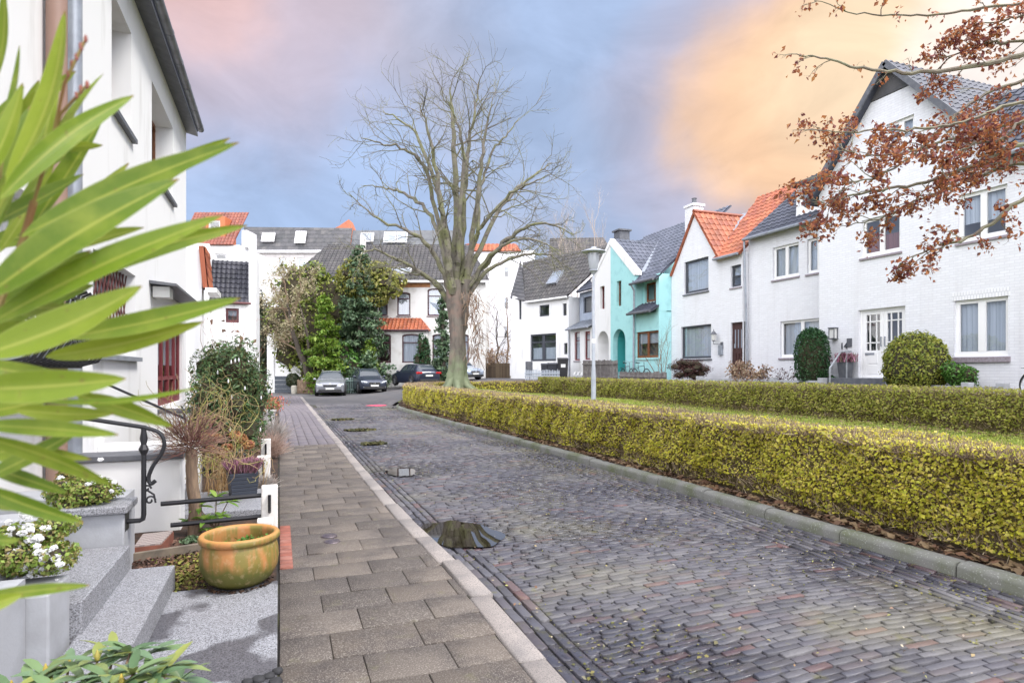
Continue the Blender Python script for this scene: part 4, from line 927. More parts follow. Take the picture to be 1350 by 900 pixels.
# dark roofed block behind the end house
FH = Fr(*at(780, 500, 66)[:2], -CA, SA)
hH = thing('far_house', 'distant house with steep brown-grey roof and white dormers above the blue house', 'house', FH(0, 0, 0))
q = [FH.px(815, 345), FH.px(722, 345), FH.px(727, 308), FH.px(800, 306)]
mb = MB(); mb.prism([(q[0][0], 0), (q[1][0], 0), (q[1][0], q[1][1]), (q[0][0], q[0][1])], FH, 0, -8); mb.build('wall', m_farwhite, hH)
tiles('roof', [FH(q[0][0], q[0][1], .4), FH(q[1][0], q[1][1], .4), FH(q[2][0], q[2][1], -2.5), FH(q[3][0], q[3][1], -2.5)], m_tile_brown, hH, tw=.4, tl=.4)
for a in ():
    r = FH.rect(a - 7, a + 7, 306, 322); mb = MB(); mb.prism([(r[0] - .3, r[2] - .8), (r[1] + .3, r[2] - .8), (r[1] + .3, r[3] + .3), (r[0] - .3, r[3] + .3)], FH, -.4, -3, holes=[rectpoly(r)]); mb.build('dormer', m_farwhite, hH); window(FH, r, hH, cols=2, fw=.12, d=-.45)
# ================================================================ LEFT SIDE: HOUSE, STEPS AND WALLS
FL = Fr(-2.0, 0, 0, -1)                                  # u = -y, outward is +x
hL = thing('townhouse', 'white rendered townhouse close on the left with deep windows and zinc gutter', 'house', (-2, 8, 0))
def ybox(y0, y1, z0, z1): return (-y1, -y0, z0, z1)
L1, L2 = ybox(9.19, 10.32, 4.98, 6.46), ybox(11.85, 14.07, 4.98, 6.46)
L3, L4 = ybox(8.35, 10.6, 1.82, 3.0), ybox(12.4, 15.3, .95, 2.62)
L5 = ybox(5.0, 6.6, 1.75, 3.1); L6 = ybox(4.6, 6.2, 4.98, 6.46)
wall('wall', FL, [(3, -.1), (3, 7.05), (-15.95, 7.05), (-15.95, -.1)], [rectpoly(r) for r in (L1, L2, L3, L4, L5, L6)], hL, m_white, depth=7, reveal=.42)
for r in (L1, L2, L6): window(FL, r, hL, fm=m_brown, cols=2, inset=.36, curtain=m_curtain, sill=.07, sillmat=m_anth)
window(FL, L4, hL, fm=m_oxred, cols=4, rows=(.3,), inset=.1, curtain=m_curtain, cfrac=.55, fw=.1)
window(FL, L5, hL, fm=m_whitetrim, cols=2, inset=.3, curtain=m_curtain, sill=.06, sillmat=m_zinc)
w3 = window(FL, L3, hL, fm=m_whitetrim, cols=2, inset=.34, curtain=m_curtain, sill=.08, sillmat=m_zinc)
mb = MB(); m_wrought = M('black wrought iron', (.022, .022, .026), .45, metal=.3)
ys = np.linspace(8.4, 10.5, 13)
for a, b in zip(ys[:-1], ys[1:]):
    z = 1.86
    while z < 2.95:
        mb.bar((-2.1, a, z), (-2.1, b, z + .28), .016); mb.bar((-2.12, a, z + .28), (-2.12, b, z), .016); z += .28
mb.build('lattice_grille', M('dark red iron', (.10, .03, .03), .5), w3)
# eaves board and gutter
mb = MB(); mb.hexa([V3(-2.02, -3, 7.06), V3(-1.76, -3, 7.0), V3(-1.76, 15.98, 7.0), V3(-2.02, 15.98, 7.06), V3(-2.02, -3, 7.16), V3(-1.76, -3, 7.06), V3(-1.76, 15.98, 7.06), V3(-2.02, 15.98, 7.16)]); mb.build('eaves_board', m_anth, hL)
mb = MB(); mb.tube([(-1.66, -3, 7.04), (-1.66, 15.6, 7.04)], .07, 12)
for k in range(18): mb.tube([(-1.66, -2 + k * 1.02, 7.04), (-1.66, -1.97 + k * 1.02, 7.04)], .078, 12)
mb.build('gutter', M('dark zinc', (.20, .21, .23), .45, (.13, .135, .15), 3, metal=.4), hL, smooth=True)
tiles('roof', [V3(-1.74, -3, 7.14), V3(-1.74, 15.98, 7.14), V3(-5.5, 15.98, 10.5), V3(-5.5, -3, 10.5)], m_tile_dark, hL, tw=.35, tl=.5)
mb = MB(); mb.tube([(-1.9, 6.75, 7.0), (-1.9, 6.75, .1)], .085, 10); mb.build('downpipe', M('brown painted pipe', (.30, .19, .15), .5), hL, smooth=True)
mb = MB(); mb.tube([(-1.9, 7.25, 7.0), (-1.9, 7.25, .3)], .075, 10); mb.build('downpipe', m_zinc, hL, smooth=True)
# canopy with lantern over the red-framed entrance
mb = MB(); mb.hexa([V3(-2, 11.6, 3.03), V3(-1.6, 11.6, 3.0), V3(-1.6, 15.2, 3.0), V3(-2, 15.2, 3.03), V3(-2, 11.6, 3.08), V3(-1.6, 11.6, 3.04), V3(-1.6, 15.2, 3.04), V3(-2, 15.2, 3.08)]); cp = mb.build('canopy', m_anth, hL)
mb = MB(); mb.box(-1.97, -1.72, 11.75, 12.1, 2.82, 3.0); mb.build('lamp_glass', m_lampglass, cp)
# belly basket of wrought iron with a planter box in it
wb = thing('flower_basket', 'black wrought iron window basket holding a grey planter box', 'window basket', (-1.8, 5.9, 1.63)); mb = MB()
for k in range(15):
    y = 5.0 + k * 1.75 / 14
    mb.tube([(-1.98, y, 1.66), (-1.75, y, 1.63), (-1.58, y, 1.68), (-1.50, y, 1.82), (-1.55, y, 1.98), (-1.62, y, 2.12), (-1.60, y, 2.24), (-1.54, y, 2.27)], .014, 5)
    for zz in (1.93, 2.06): mb.tube([(-1.56 + .05 * math.cos(t), y + .05 * math.sin(t), zz + .02 * math.sin(t * .5)) for t in np.linspace(0, 5.6, 9)], .009, 4)
for (x, z) in ((-1.60, 2.2), (-1.72, 1.63), (-1.52, 1.85)): mb.bar((x, 4.98, z), (x, 6.77, z), .022)
for y in (5.0, 6.75): mb.bar((-2.0, y, 2.2), (-1.6, y, 2.2), .02)
mb.build('basket', m_wrought, wb)
bx = MB(); bx.box(-1.92, -1.63, 5.1, 6.65, 1.66, 1.86); tag(bx.build('planter_box', m_zinc, bevel=.01, loc=(-1.78, 5.9, 1.66)), 'grey metal planter box lying in the window basket', 'planter')
# steps, cheek walls, slab
def M_granite(name, a, b, c, wetamt=.0):
    m, nt, bs, N, L = _nt(name); tc = N('ShaderNodeTexCoord'); v = tc.outputs['Object']
    vo = N('ShaderNodeTexVoronoi'); vo.inputs['Scale'].default_value = 170; L(v, vo.inputs['Vector'])
    col = ramp(N, L, vo.outputs['Color'], [(0, a), (.45, b), (.62, c), (1, a)])
    col = mixn(N, L, remap(N, L, noise(N, L, v, 2.2, 5), .45, .75, 0, .35), col, (.22, .21, .22))
    if wetamt:
        wt = remap(N, L, noise(N, L, v, 1.9, 3, .4), .50, .545, 0, wetamt); col = mixn(N, L, wt, col, mixn(N, L, 1., col, (.38, .37, .38), 'MULTIPLY'))
        L(remap(N, L, wt, 0, 1, .7, .45), bs.inputs['Roughness'])
    else: bs.inputs['Roughness'].default_value = .65
    L(col, bs.inputs['Base Color']); b_ = N('ShaderNodeBump'); b_.inputs['Strength'].default_value = .2; b_.inputs['Distance'].default_value = .003; L(noise(N, L, v, 150, 3), b_.inputs['Height']); L(b_.outputs[0], bs.inputs['Normal']); return m
m_gran = M_granite('grey granite', (.41, .42, .45), (.27, .275, .30), (.08, .08, .09)); m_granwet = M_granite('damp grey granite', (.39, .40, .43), (.26, .265, .29), (.07, .07, .08), 1.0)
m_cement = M('grey cement render', (.40, .41, .44), .85, (.29, .295, .31), 2.6, .45, .72, bump=.25, bscale=60, bdist=.005)
kind(MB().box(-1.12, -.01, 3.15, 4.9, -.1, .05).build('stone_apron', m_granwet, bevel=.006), 'structure')
st = thing('stone_stairs', 'grey granite front steps between two rendered cheek walls with flower beds', 'stairs', (-1.3, 4.4, 0))
for (x0, x1, y0, y1, z0, z1) in ((-1.0, -.70, 3.3, 5.02, .0, .205), (-1.4, -.98, 3.88, 5.02, .0, .375), (-2.0, -1.38, 3.88, 5.02, .0, .545)):
    MB().box(x0, x1, y0, y1, z0, z1).build('step', m_gran, st, bevel=.008)
mb = MB(); mb.box(-2.0, -1.03, 3.55, 3.87, 0, .53); mb.build('cheek_wall', m_cement, st, bevel=.01)
mb = MB(); mb.box(-2.0, -1.02, 5.03, 5.28, 0, .60); mb.build('cheek_wall', m_cement, st, bevel=.01)
mb = MB(); mb.box(-2.0, -1.28, 3.5, 3.92, .532, .59); mb.build('coping', m_gran, st, bevel=.01)
mb = MB(); mb.box(-1.40, -.99, 4.98, 5.33, .602, .66); mb.build('coping', m_gran, st, bevel=.012)
for (y0, y1, n) in ((3.1, 3.54, 0), (5.34, 5.9, 1)):
    mb = MB(); mb.box(-1.98, -1.12, y0, y1, .0, .62); mb.box(-1.9, -1.2, y0 + .06, y1 - .06, .62, .66)
    tag(mb.build('stone_planter', m_cement, loc=(-1.5, y0, 0)), ['raised grey masonry planter of white flowers nearest the steps', 'raised grey masonry planter with white flowers behind the cheek wall'][n], 'planter', 'masonry planters by the steps')
# wrought iron railing
rl = thing('railing', 'black wrought iron railing with twisted post and scroll beside granite steps', 'railing', (-.98, 5.1, .45)); mb = MB()
pb = V3(-.97, 5.12, .50)
mb.tube([(-1.02, 5.12, .52), (-.94, 5.12, .52), (-.92, 5.12, .53), (-.915, 5.12, .56), (-.915, 5.12, .9), (-.915, 5.12, 1.18)], .017, 8)
mb.lathe([(.012, 0), (.034, .05), (.012, .1)], (-.915, 5.12, .98), 8); mb.lathe([(.012, 0), (.026, .08), (.012, .16)], (-.915, 5.12, 1.03), 8)
mb.build('post', m_wrought, rl, smooth=True)
MB().box(-1.035, -1.018, 5.06, 5.18, .46, .62).build('wall_plate', m_wrought, rl)
mb = MB(); mb.tube(Tree(0).smooth([(-.84, 5.12, .80), (-.87, 5.12, .78), (-.885, 5.12, .82), (-.86, 5.12, .90), (-.80, 5.12, 1.0), (-.785, 5.12, 1.08), (-.82, 5.12, 1.15), (-.915, 5.12, 1.19)], 5), .014, 8); mb.tube([(-.90, 5.12, 1.187), (-1.75, 5.12, 1.36), (-1.8, 5.10, 1.365), (-1.8, 4.2, 1.345)], .015, 8); mb.build('handrail', m_wrought, rl, smooth=True)
mb = MB(); mb.tube([(-1.78, 5.12, .6), (-1.78, 5.12, 1.36)], .016, 8); mb.build('post', m_wrought, rl)
mb = MB(); mb.tube([(-.905 + .035 * (1 - t / 9) * math.cos(t) + .03, 5.12, .66 + .035 * (1 - t / 9) * math.sin(t)) for t in np.linspace(0, 7, 18)], .007, 5); mb.tube([(-.9, 5.12, .74), (-.85, 5.12, .7), (-.84, 5.12, .64)], .007, 5); mb.tube([(-.895 + .028 * (1 - t / 9) * math.cos(t), 5.12, .745 + .028 * (1 - t / 9) * math.sin(t)) for t in np.linspace(0, 7, 18)], .007, 5); mb.build('scroll', m_wrought, rl)
# garden beds
sheet('garden_soil', -2.0, -.02, 4.9, 40, 12, 60, lambda X, Y: .012 + .012 * np.sin(X * 9) * np.sin(Y * 7), m_soil)
kind(bpy.data.objects['garden_soil'], 'structure')
a, b = az(170, 737, .05), az(268, 722, .05); tag(MB().bar(a, b, .05, .09).build('edging_board', M('weathered timber', (.20, .16, .12), .85, (.12, .10, .08), 8), loc=tuple(a)), 'weathered timber edging board between moss and soil bed', 'edging')
g = np.random.default_rng(50); n = 1600; c = az(246, 758, .03); P = np.stack([c.x + g.normal(size=n) * .12, c.y + .12 + g.normal(size=n) * .25, .02 + .03 * g.random(n)], 1)
kind(quads('moss', leaf_quads(P, np.tile((0, 0, 1.), (n, 1)), .03, g, .5), M('bright moss', (.16, .17, .03), .95, island=[(.17, .18, .03), (.24, .24, .05), (.10, .11, .02), (.16, .09, .04)])), 'stuff')
n = 3500; P = np.stack([g.uniform(-1.55, -.05, n), g.uniform(5.3, 6.5, n), np.full(n, .02) + .02 * g.random(n)], 1)
kind(quads('bark_mulch', leaf_quads(P, np.tile((0, 0, 1.), (n, 1)), .032, g, .6, .6), M('bark mulch', (.06, .03, .025), .9, island=[(.06, .03, .025), (.10, .05, .035), (.03, .016, .014), (.15, .085, .06)])), 'stuff')
# hatch cover box
P = [az(176, 722, .12), az(213, 718, .12), az(229, 700.5, .12), az(188, 705, .12)]
mb = MB(); mb.hexa([p - UP * .12 for p in P] + P); hx = thing('hatch_box', 'low brick-red box with chequered metal lid in the soil bed', 'cellar hatch', tuple(P[0] - UP * .12)); mb.build('frame', M('brick red edge', (.25, .09, .06), .8, (.16, .06, .04), 9), hx)
cc = sum(P, Vector()) / 4
mm, nt, bs, N, L = _nt('chequer plate'); tc = N('ShaderNodeTexCoord'); ck = N('ShaderNodeTexChecker'); ck.inputs['Scale'].default_value = 26; ck.inputs[1].default_value = (.36, .30, .28, 1); ck.inputs[2].default_value = (.24, .20, .19, 1); L(tc.outputs['Object'], ck.inputs[0]); L(ck.outputs[0], bs.inputs['Base Color']); bs.inputs['Roughness'].default_value = .5
MB().hexa([cc + (p - cc) * .96 + UP * .002 for p in P] + [cc + (p - cc) * .96 + UP * .014 for p in P]).build('lid', mm, hx)
# white gate posts with black tube rails
m_whitepost = M('whitewashed wood post', (.74, .72, .69), .8, (.50, .44, .40), 7, .5, .72, bump=.3, bscale=50)
def gate_post(px, py, w, h, label, notch=True):
    c = az(px, py, 0); o = thing('gate_post', label, 'post', tuple(c), 0, 'white posts along the pavement')
    MB().box(c.x - w / 2, c.x + w / 2, c.y - w / 2, c.y + w / 2, 0, h).build('shaft', m_whitepost, o, bevel=.012)
    if notch: MB().tube([(c.x - .0, c.y - w / 2 - .0, h - .09), (c.x, c.y - w / 2 - .035, h - .07), (c.x, c.y - w / 2 - .035, h - .22), (c.x, c.y - w / 2, h - .24)], .016, 6).build('grip', m_wrought, o, smooth=True)
    return c
c1 = gate_post(355.5, 703, .15, .47, 'tallest white wooden post with a dark grip, nearest pair beside the terracotta pot'); c2 = gate_post(349.5, 713, .14, .21, 'short white post block in front of the tallest white post', False)
c3 = gate_post(347.5, 641, .17, .42, 'white post with dark round notch beside the dark square planter'); c4 = gate_post(350.5, 617, .15, .48, 'farthest white post, half behind the notched post')
def rail(name, a, b, y, label, r=.022):
    A = ay(*a, y); B = ay(*b, y); mb = MB(); mb.tube([A, A + (B - A) * .03 + UP * .0, B], r, 8); tag(mb.build('tube_rail', m_wrought, smooth=True, loc=tuple(A)), label, 'rail', 'black tube rails between gardens')
rail('r', (212, 664), (349, 652), c1.y, 'black tube rail ending at the tallest white post, upper of two'); rail('r', (225, 692), (349, 680), c1.y, 'black tube rail ending at the tallest white post, lower of two'); rail('r', (262, 619), (346, 611), c3.y, 'black tube rail passing behind the heather planter to the notched post')
# red brick strip at the pavement edge
pavers('brick_edging', [(.055 - .0, 5.35 + i * .11, .10, .10, 0, .022, 0, 0) for i in range(13)], M('red bricks', (.30, .10, .07), .85, (.2, .07, .05), 9, island=[(.34, .12, .08), (.26, .085, .06), (.30, .13, .10)]), bev=.006)
# next entrances: cheek walls with dark coping and pale steps
def entrance(y0, y1, xr, label, coplabel=None, z=.72):
    e = thing('entrance_steps', label, 'stairs', (-1.4, y0, 0), 0, 'entrance steps along the left houses')
    MB().box(-2.0, xr, y0, y0 + .3, 0, z).build('cheek_wall', m_white, e, bevel=.012); MB().box(-2.0, xr + .03, y0 - .04, y0 + .34, z + .002, z + .06).build('coping', m_anth, e, bevel=.008)
    MB().box(-2.0, xr, y1, y1 + .3, 0, z).build('cheek_wall', m_white, e, bevel=.012)
    for i, (x0, x1, h) in enumerate(((xr - .1, -.16, .1), (xr - .35, xr - .1, .22), (xr - .7, xr - .35, .36), (-2, xr - .7, .5))): MB().box(x0, x1, y0 + .3, y1, 0, h).build('step', m_gran, e, bevel=.008)
entrance(6.95, 8.5, -.92, 'pale granite entrance steps beside white cheek wall with dark coping'); entrance(12.4, 13.9, -.95, 'farther entrance steps below the red-framed doorway', z=.85)
mb = MB(); mb.tube([(-1.0, 7.9, .75), (-1.0, 7.9, 1.05), (-1.9, 7.9, 1.52)], .014, 6); tag(mb.build('handrail', m_wrought, loc=(-1, 7.9, .7)), 'thin dark sloping handrail on the white wall behind the red twiggy tree', 'handrail')

# ================================================================ HOUSES AT THE END OF THE STREET
# white house with orange verge, then the one with a tile-hung front
hC2 = thing('gable_house', 'white neighbour house with orange roof edge just beyond the townhouse', 'house', (-2.2, 20, 0))
MB().box(-9, -2.1, 20, 21.3, -.05, 5.1).build('wall', m_white, hC2); tiles('roof', [V3(-1.93, 19.9, 4.0), V3(-1.93, 21.3, 4.0), V3(-2.04, 21.3, 5.2), V3(-2.04, 19.9, 5.2)], m_tile_orange, hC2, thick=.14)
MB().box(-2.0, -1.7, 19.85, 21.3, 3.86, 3.99).build('gutter', m_whitetrim, hC2); mb = MB(); mb.tube([(-1.98, 19.8, 3.9), (-1.98, 19.8, .1)], .05, 8); mb.build('downpipe', m_white, hC2)
FBk = None
def cfr(px, Y): p = at(px, 488, Y); return Fr(p.x, p.y, -CA, SA)
_p = at(300, 488, 28); FBk = Fr(_p.x, _p.y, -1, 0); hB2 = thing('tile_front_house', 'white house whose front has a steep panel of black tiles above a small square window', 'house', FBk(0, 0, 0))
def P2(fr, px, py): return fr.px(px, py)
w1 = FBk.rect(297.5, 315, 406, 425); w2 = FBk.rect(280, 296, 326, 337)
ua, ub = P2(FBk, 337.5, 400)[0], P2(FBk, 240, 400)[0]; zt_ = P2(FBk, 300, 399.5)[1]; zq = P2(FBk, 300, 323)[1]; zp_ = P2(FBk, 300, 341)[1]
wall('wall', FBk, [(ua, -.1), (ua, zt_), (ub, zt_), (ub, -.1)], [rectpoly(w1)], hB2, m_white, depth=6)
window(FBk, w1, hB2, fm=M('dark red frame', (.10, .025, .03), .5), cols=1, curtain=m_curtain, cfrac=.5, fw=.1)
wall('upper_wall', FBk, [(ua, zt_ + .002), (ua, zq), (ub, zq), (ub, zt_ + .002)], [rectpoly(FBk.rect(280, 296, 327, 336))], hB2, m_white, depth=4, d=-1.3)
window(FBk, FBk.rect(280, 296, 327, 336), hB2, cols=1, fw=.06, d=-1.3)
for a, b in ((337.5, 328), (276, 240)):
    u0, u1 = P2(FBk, a, 400)[0], P2(FBk, b, 400)[0]; MB().prism([(u0, zt_ + .002), (u1, zt_ + .002), (u1, zq), (u0, zq)], FBk, .01, -1.28).build('side_wall', m_white, hB2)
u0, u1 = P2(FBk, 328, 400)[0] + .003, P2(FBk, 276, 400)[0] - .003
tiles('tile_panel', [FBk(u0, zt_ + .02, .12), FBk(u1, zt_ + .02, .12), FBk(u1, zp_ + .1, -1.2), FBk(u0, zp_ + .1, -1.2)], tilemat('black glazed tiles', (.028, .028, .04), (.04, .04, .055), (.02, .02, .03)), hB2, tw=.2, tl=.28, amp=.03, lift=.045)
gutter('gutter', FBk(u0 - .1, zt_, .2), FBk(u1, zt_, .2), hB2, M('red gutter', (.12, .04, .04), .5), .05)
# red tiled roof with dormer
FD2 = cfr(280, 55); hD2 = thing('red_roof_house', 'house with red tiled roof and orange-cheeked dormer rising behind the white houses', 'house', FD2(0, 0, 0))
q = [P2(FD2, 309, 323), P2(FD2, 240, 323), P2(FD2, 240, 273), P2(FD2, 314, 273)]
MB().prism([(q[0][0] - .5, -.1), (q[1][0], -.1), (q[1][0], q[1][1]), (q[0][0] - .5, q[0][1])], FD2, 0, -8).build('wall', m_white, hD2)
tiles('roof', [FD2(q[0][0], q[0][1], .3), FD2(q[1][0], q[1][1], .3), FD2(q[2][0], q[2][1] + .1, -2.2), FD2(q[3][0], q[3][1] + .1, -2.2)], tilemat('red tiles', (.21, .06, .04), (.27, .085, .05), (.15, .04, .03)), hD2, tw=.3, tl=.36, amp=.035)
r = FD2.rect(272, 288, 289, 312); mb = MB(); mb.prism([(r[0] - .45, r[2] - .4), (r[1] + .2, r[2] - .4), (r[1] + .2, r[3] + .3), (r[0] - .45, r[3] + .3)], FD2, -.3, -2.5, holes=[rectpoly(r)]); mb.build('dormer', M('orange hung tiles', (.50, .15, .06), .7), hD2); window(FD2, r, hD2, cols=1, fw=.15, d=-.35)
MB().prism([(P2(FD2, 320, 300)[0], q[0][1]), (P2(FD2, 312, 300)[0], q[0][1]), (P2(FD2, 312, 300)[0], P2(FD2, 312, 300)[1]), (P2(FD2, 320, 300)[0], P2(FD2, 312, 300)[1])], FD2, -1, -3).build('parapet', m_farwhite, hD2)
# long apartment block with slate mansard
FA2 = cfr(450, 72); hA2 = thing('apartment_block', 'long pale apartment block with grey slate mansard roof and skylights', 'building', FA2(0, 0, 0))
q = [P2(FA2, 462, 331), P2(FA2, 318, 331), P2(FA2, 318, 298), P2(FA2, 462, 300)]; uR = P2(FA2, 606, 331)[0]
w1 = FA2.rect(340, 353, 340, 362); w2 = FA2.rect(612, 622, 340, 362)
wins = [w1] + [FA2.rect(x, x + 12, 340, 362) for x in (366, 392, 418, 444, 470, 496)] + [FA2.rect(x, x + 12, 385, 407) for x in (340, 366)]
wall('wall', FA2, [(uR, -.1), (uR, q[0][1]), (q[1][0], q[1][1]), (q[1][0], -.1)], [rectpoly(r) for r in wins], hA2, M_brick('pale facing brick', (.66, .63, .62), (.5, .48, .47), (.55, .53, .53), bw=1.0, bh=.35, mortar=.03), depth=8)
for r in wins: window(FA2, r, hA2, cols=1, fw=.14, curtain=m_curtain, cfrac=.5)
tiles('roof', [FA2(q[0][0], q[0][1], .35), FA2(q[1][0], q[1][1], .35), FA2(q[2][0], q[2][1] + .1, -.8), FA2(q[3][0], q[3][1] + .1, -.8)], m_tile_slate, hA2, tw=.6, tl=.55, flat_=True)
tiles('roof', [FA2(uR, q[0][1], .2), FA2(q[0][0] - .02, q[0][1], .2), FA2(q[3][0] - .02, q[3][1] - .1, -1.0), FA2(uR, q[3][1] - .1, -1.0)], M('grey metal panels', (.12, .125, .135), .7, (.085, .09, .10), 2), hA2, tw=1.1, tl=1.5, flat_=True)
MB().prism([(uR, q[0][1] - .25), (q[1][0], q[0][1] - .25), (q[1][0], q[0][1] + .05), (uR, q[0][1] + .05)], FA2, .4, -.2).build('cornice', m_farwhite, hA2)
Us = Vector((-CA, SA, 0)); nn = (Vector((-SA, -CA, 0)) * .93 + UP * .36).normalized(); vv = nn.cross(Us); vv = vv if vv.z > 0 else -vv
for px, w, h in ((353.5, 1.5, 1.2), (396, 1.25, 1.6), (484, 1.5, 1.2), (514, 1.4, 1.4), (530, 1.2, 1.4)):
    u, v = P2(FA2, px, 313); skylight('roof_window', FA2(u, v, -.1), Us, vv, nn, w, h, hA2, m_farwhite)
c = P2(FA2, 443, 299); mb = MB(); mb.prism([(c[0] - 1.1, c[1] - 1.5), (c[0] + 1.1, c[1] - 1.5), (c[0] + 1.1, c[1] + .5), (c[0] + .5, c[1] + .8), (c[0] - .7, c[1] + 1.6), (c[0] - 1.1, c[1] + .6)], FA2, -3, -5); mb.build('chimney', M('orange brick', (.48, .17, .09), .85, (.38, .13, .08), 2), hA2)
# the villa behind the parked cars
FV = cfr(540, 47); hV = thing('villa', 'white villa with orange tiled porch and dark arched windows behind the parked cars', 'house', FV(0, 0, .5))
m_oldwhite = M('weathered white render', (.74, .73, .71), .9, (.55, .52, .48), 1.1, .5, .75)
m_dkred = M('dark wine frame', (.065, .02, .028), .5)
uL, uR = P2(FV, 385, 400)[0], P2(FV, 640, 400)[0]; ze = P2(FV, 540, 372)[1]
up = [FV.rect(523.5, 541, 385, 416), FV.rect(563.5, 584, 380, 416), FV.rect(499, 511, 386, 416), FV.rect(600, 618, 380, 416), FV.rect(452, 470, 386, 416)]
gr_ = [FV.rect(570, 590, 440, 478), FV.rect(602, 618, 440, 478), FV.rect(470, 487, 440, 478)]
wall('wall', FV, [(uR, .2), (uR, ze), (uL, ze), (uL, .2)], [segpoly(r) for r in up + gr_], hV, m_oldwhite, depth=8)
for r in up + gr_: window(FV, r, hV, fm=m_dkred, cols=1, rows=(.72,), poly=segpoly(r), curtain=m_curtain, fw=.1, sill=.06, sillmat=m_dkred)
FVb = Fr(*(FV.o + FV.n * .9)[:2], -CA, SA); bw_ = [FVb.rect(498, 515.5, 440, 478), FVb.rect(530, 554, 440, 478)]
b0, b1 = P2(FVb, 562, 440)[0], P2(FVb, 494, 440)[0]; zb_ = P2(FVb, 530, 435)[1]
wall('bay', FVb, [(b0, .2), (b0, zb_), (b1, zb_), (b1, .2)], [segpoly(r) for r in bw_], hV, m_oldwhite, depth=.89)
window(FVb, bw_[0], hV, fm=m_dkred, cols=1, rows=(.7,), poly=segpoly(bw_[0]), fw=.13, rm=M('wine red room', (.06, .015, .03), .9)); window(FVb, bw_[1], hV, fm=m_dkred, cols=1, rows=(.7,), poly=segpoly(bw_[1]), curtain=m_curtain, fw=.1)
zt2 = P2(FV, 530, 419)[1]
tiles('porch_roof', [FVb(b0 - .2, zb_, .25), FVb(b1 + .2, zb_, .25), FVb(b1 - .1, zt2, -.88), FVb(b0 + .6, zt2, -.88)], m_tile_orange, hV, tw=.28, tl=.3, amp=.035)
tiles('porch_roof', [FVb(b0 - .2, zb_, .25), FVb(b0 - .2, zb_, -.88), FVb(b0 + .6, zt2, -.88)], m_tile_orange, hV, tw=.28, tl=.3, amp=.035)
gutter('gutter', FVb(b0 - .2, zb_ - .03, .3), FVb(b1 + .2, zb_ - .03, .3), hV, m_dkred, .07)
zr_ = P2(FV, 540, 326)[1]
tiles('roof', [FV(uR - .4, ze, .4), FV(uL + .4, ze, .4), FV(uL - 1.5, zr_ + 1, -4), FV(uR + 1.5, zr_ + 1, -4)], m_tile_brown, hV, tw=.32, tl=.38, amp=.035)
gutter('gutter', FV(uR - .4, ze - .02, .5), FV(uL + .4, ze - .02, .5), hV, m_whitetrim, .09)
MB().prism([(P2(FV, 567, 376)[0], ze - .38), (P2(FV, 515, 376)[0], ze - .38), (P2(FV, 515, 376)[0], ze - .02), (P2(FV, 567, 376)[0], ze - .02)], FV, .04, -.05).build('frieze', M('ochre brick', (.50, .24, .10), .85, (.38, .17, .08), 5), hV)
r = FV.rect(502, 541, 351, 361); nn = (FV.n * (zr_ + 1 - ze) + UP * 4.4).normalized(); vv = nn.cross(Us); vv = vv if vv.z > 0 else -vv
skylight('roof_window', FV((r[0] + r[1]) / 2, r[2] + .25, .4 - 4.4 * (r[2] + .25 - ze) / (zr_ + 1 - ze)) + nn * .05, Us, vv, nn, r[1] - r[0], .75, hV, m_farwhite)
MB().prism([(P2(FV, 469, 320)[0], ze + 1), (P2(FV, 464, 320)[0], ze + 1), (P2(FV, 464, 320)[0], zr_ + 1.4), (P2(FV, 469, 320)[0], zr_ + 1.4)], FV, -2.5, -3.3).build('chimney', m_oldwhite, hV)
# white side door with dark wooden planter, in the greenery
FO = cfr(373, 46.5); hO = thing('outbuilding', 'small white outbuilding with a panelled door half hidden by ivy', 'building', FO(0, 0, 0))
rd = FO.rect(361, 380.5, 458, 497); wall('wall', FO, [(P2(FO, 405, 440)[0], -.2), (P2(FO, 405, 440)[0], P2(FO, 400, 440)[1]), (P2(FO, 352, 440)[0], P2(FO, 400, 440)[1]), (P2(FO, 352, 440)[0], -.2)], [rectpoly(rd)], hO, m_white, depth=3)
u0, u1, v0, v1 = rd; mb = MB(); mb.prism(rectpoly(rd), FO, -.15, -.09, holes=[rectpoly((u0 + .42, u1 - .42, v0 + 1.0, v1 - .42))]); d = mb.build('door', m_whitetrim, hO)
MB().prism(rectpoly((u0 + .42, u1 - .42, v0 + 1.0, v1 - .42)), FO, -.16, -.13).build('pane', m_skyglass, d)
# ================================================================ VEGETATION
m_bark = M('grey green bark', (.145, .13, .108), .9, (.15, .155, .075), 1.6, .42, .62, bump=.8, bscale=14, bdist=.05, spots=(.06, .05, .045), sscale=6, slo=.55, shi=.72)
m_barkdk = M('dark bark', (.10, .08, .065), .9, (.06, .05, .04), 5, bump=.6, bscale=30)
m_barkbrown = M('brown bark', (.26, .18, .12), .9, (.16, .11, .08), 14, bump=.7, bscale=60, bdist=.01, stretch=(3, 3, .5))
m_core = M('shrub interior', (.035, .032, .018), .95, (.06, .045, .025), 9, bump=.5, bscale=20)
m_hcore = M('hedge branch mass', (.11, .085, .04), .95, (.16, .13, .05), 14, bump=.8, bscale=40, bdist=.03)
def leafmat(name, cols, transl=.3, rough=.5, spec=.4): return M(name, cols[0], rough, island=cols, transl=transl, spec=spec)
m_hedge = leafmat('hedge leaves', [(.64, .62, .05), (.80, .74, .09), (.40, .44, .04), (.82, .72, .18), (.55, .58, .055), (.70, .58, .12)], .45)
m_hedge2 = leafmat('dark hedge leaves', [(.34, .36, .05), (.47, .46, .075), (.22, .25, .04), (.52, .46, .13), (.30, .34, .05)], .4)
m_twig = M('hedge twigs', (.26, .19, .13), .9, island=[(.36, .27, .17), (.26, .18, .12), (.46, .38, .25), (.18, .13, .09)])
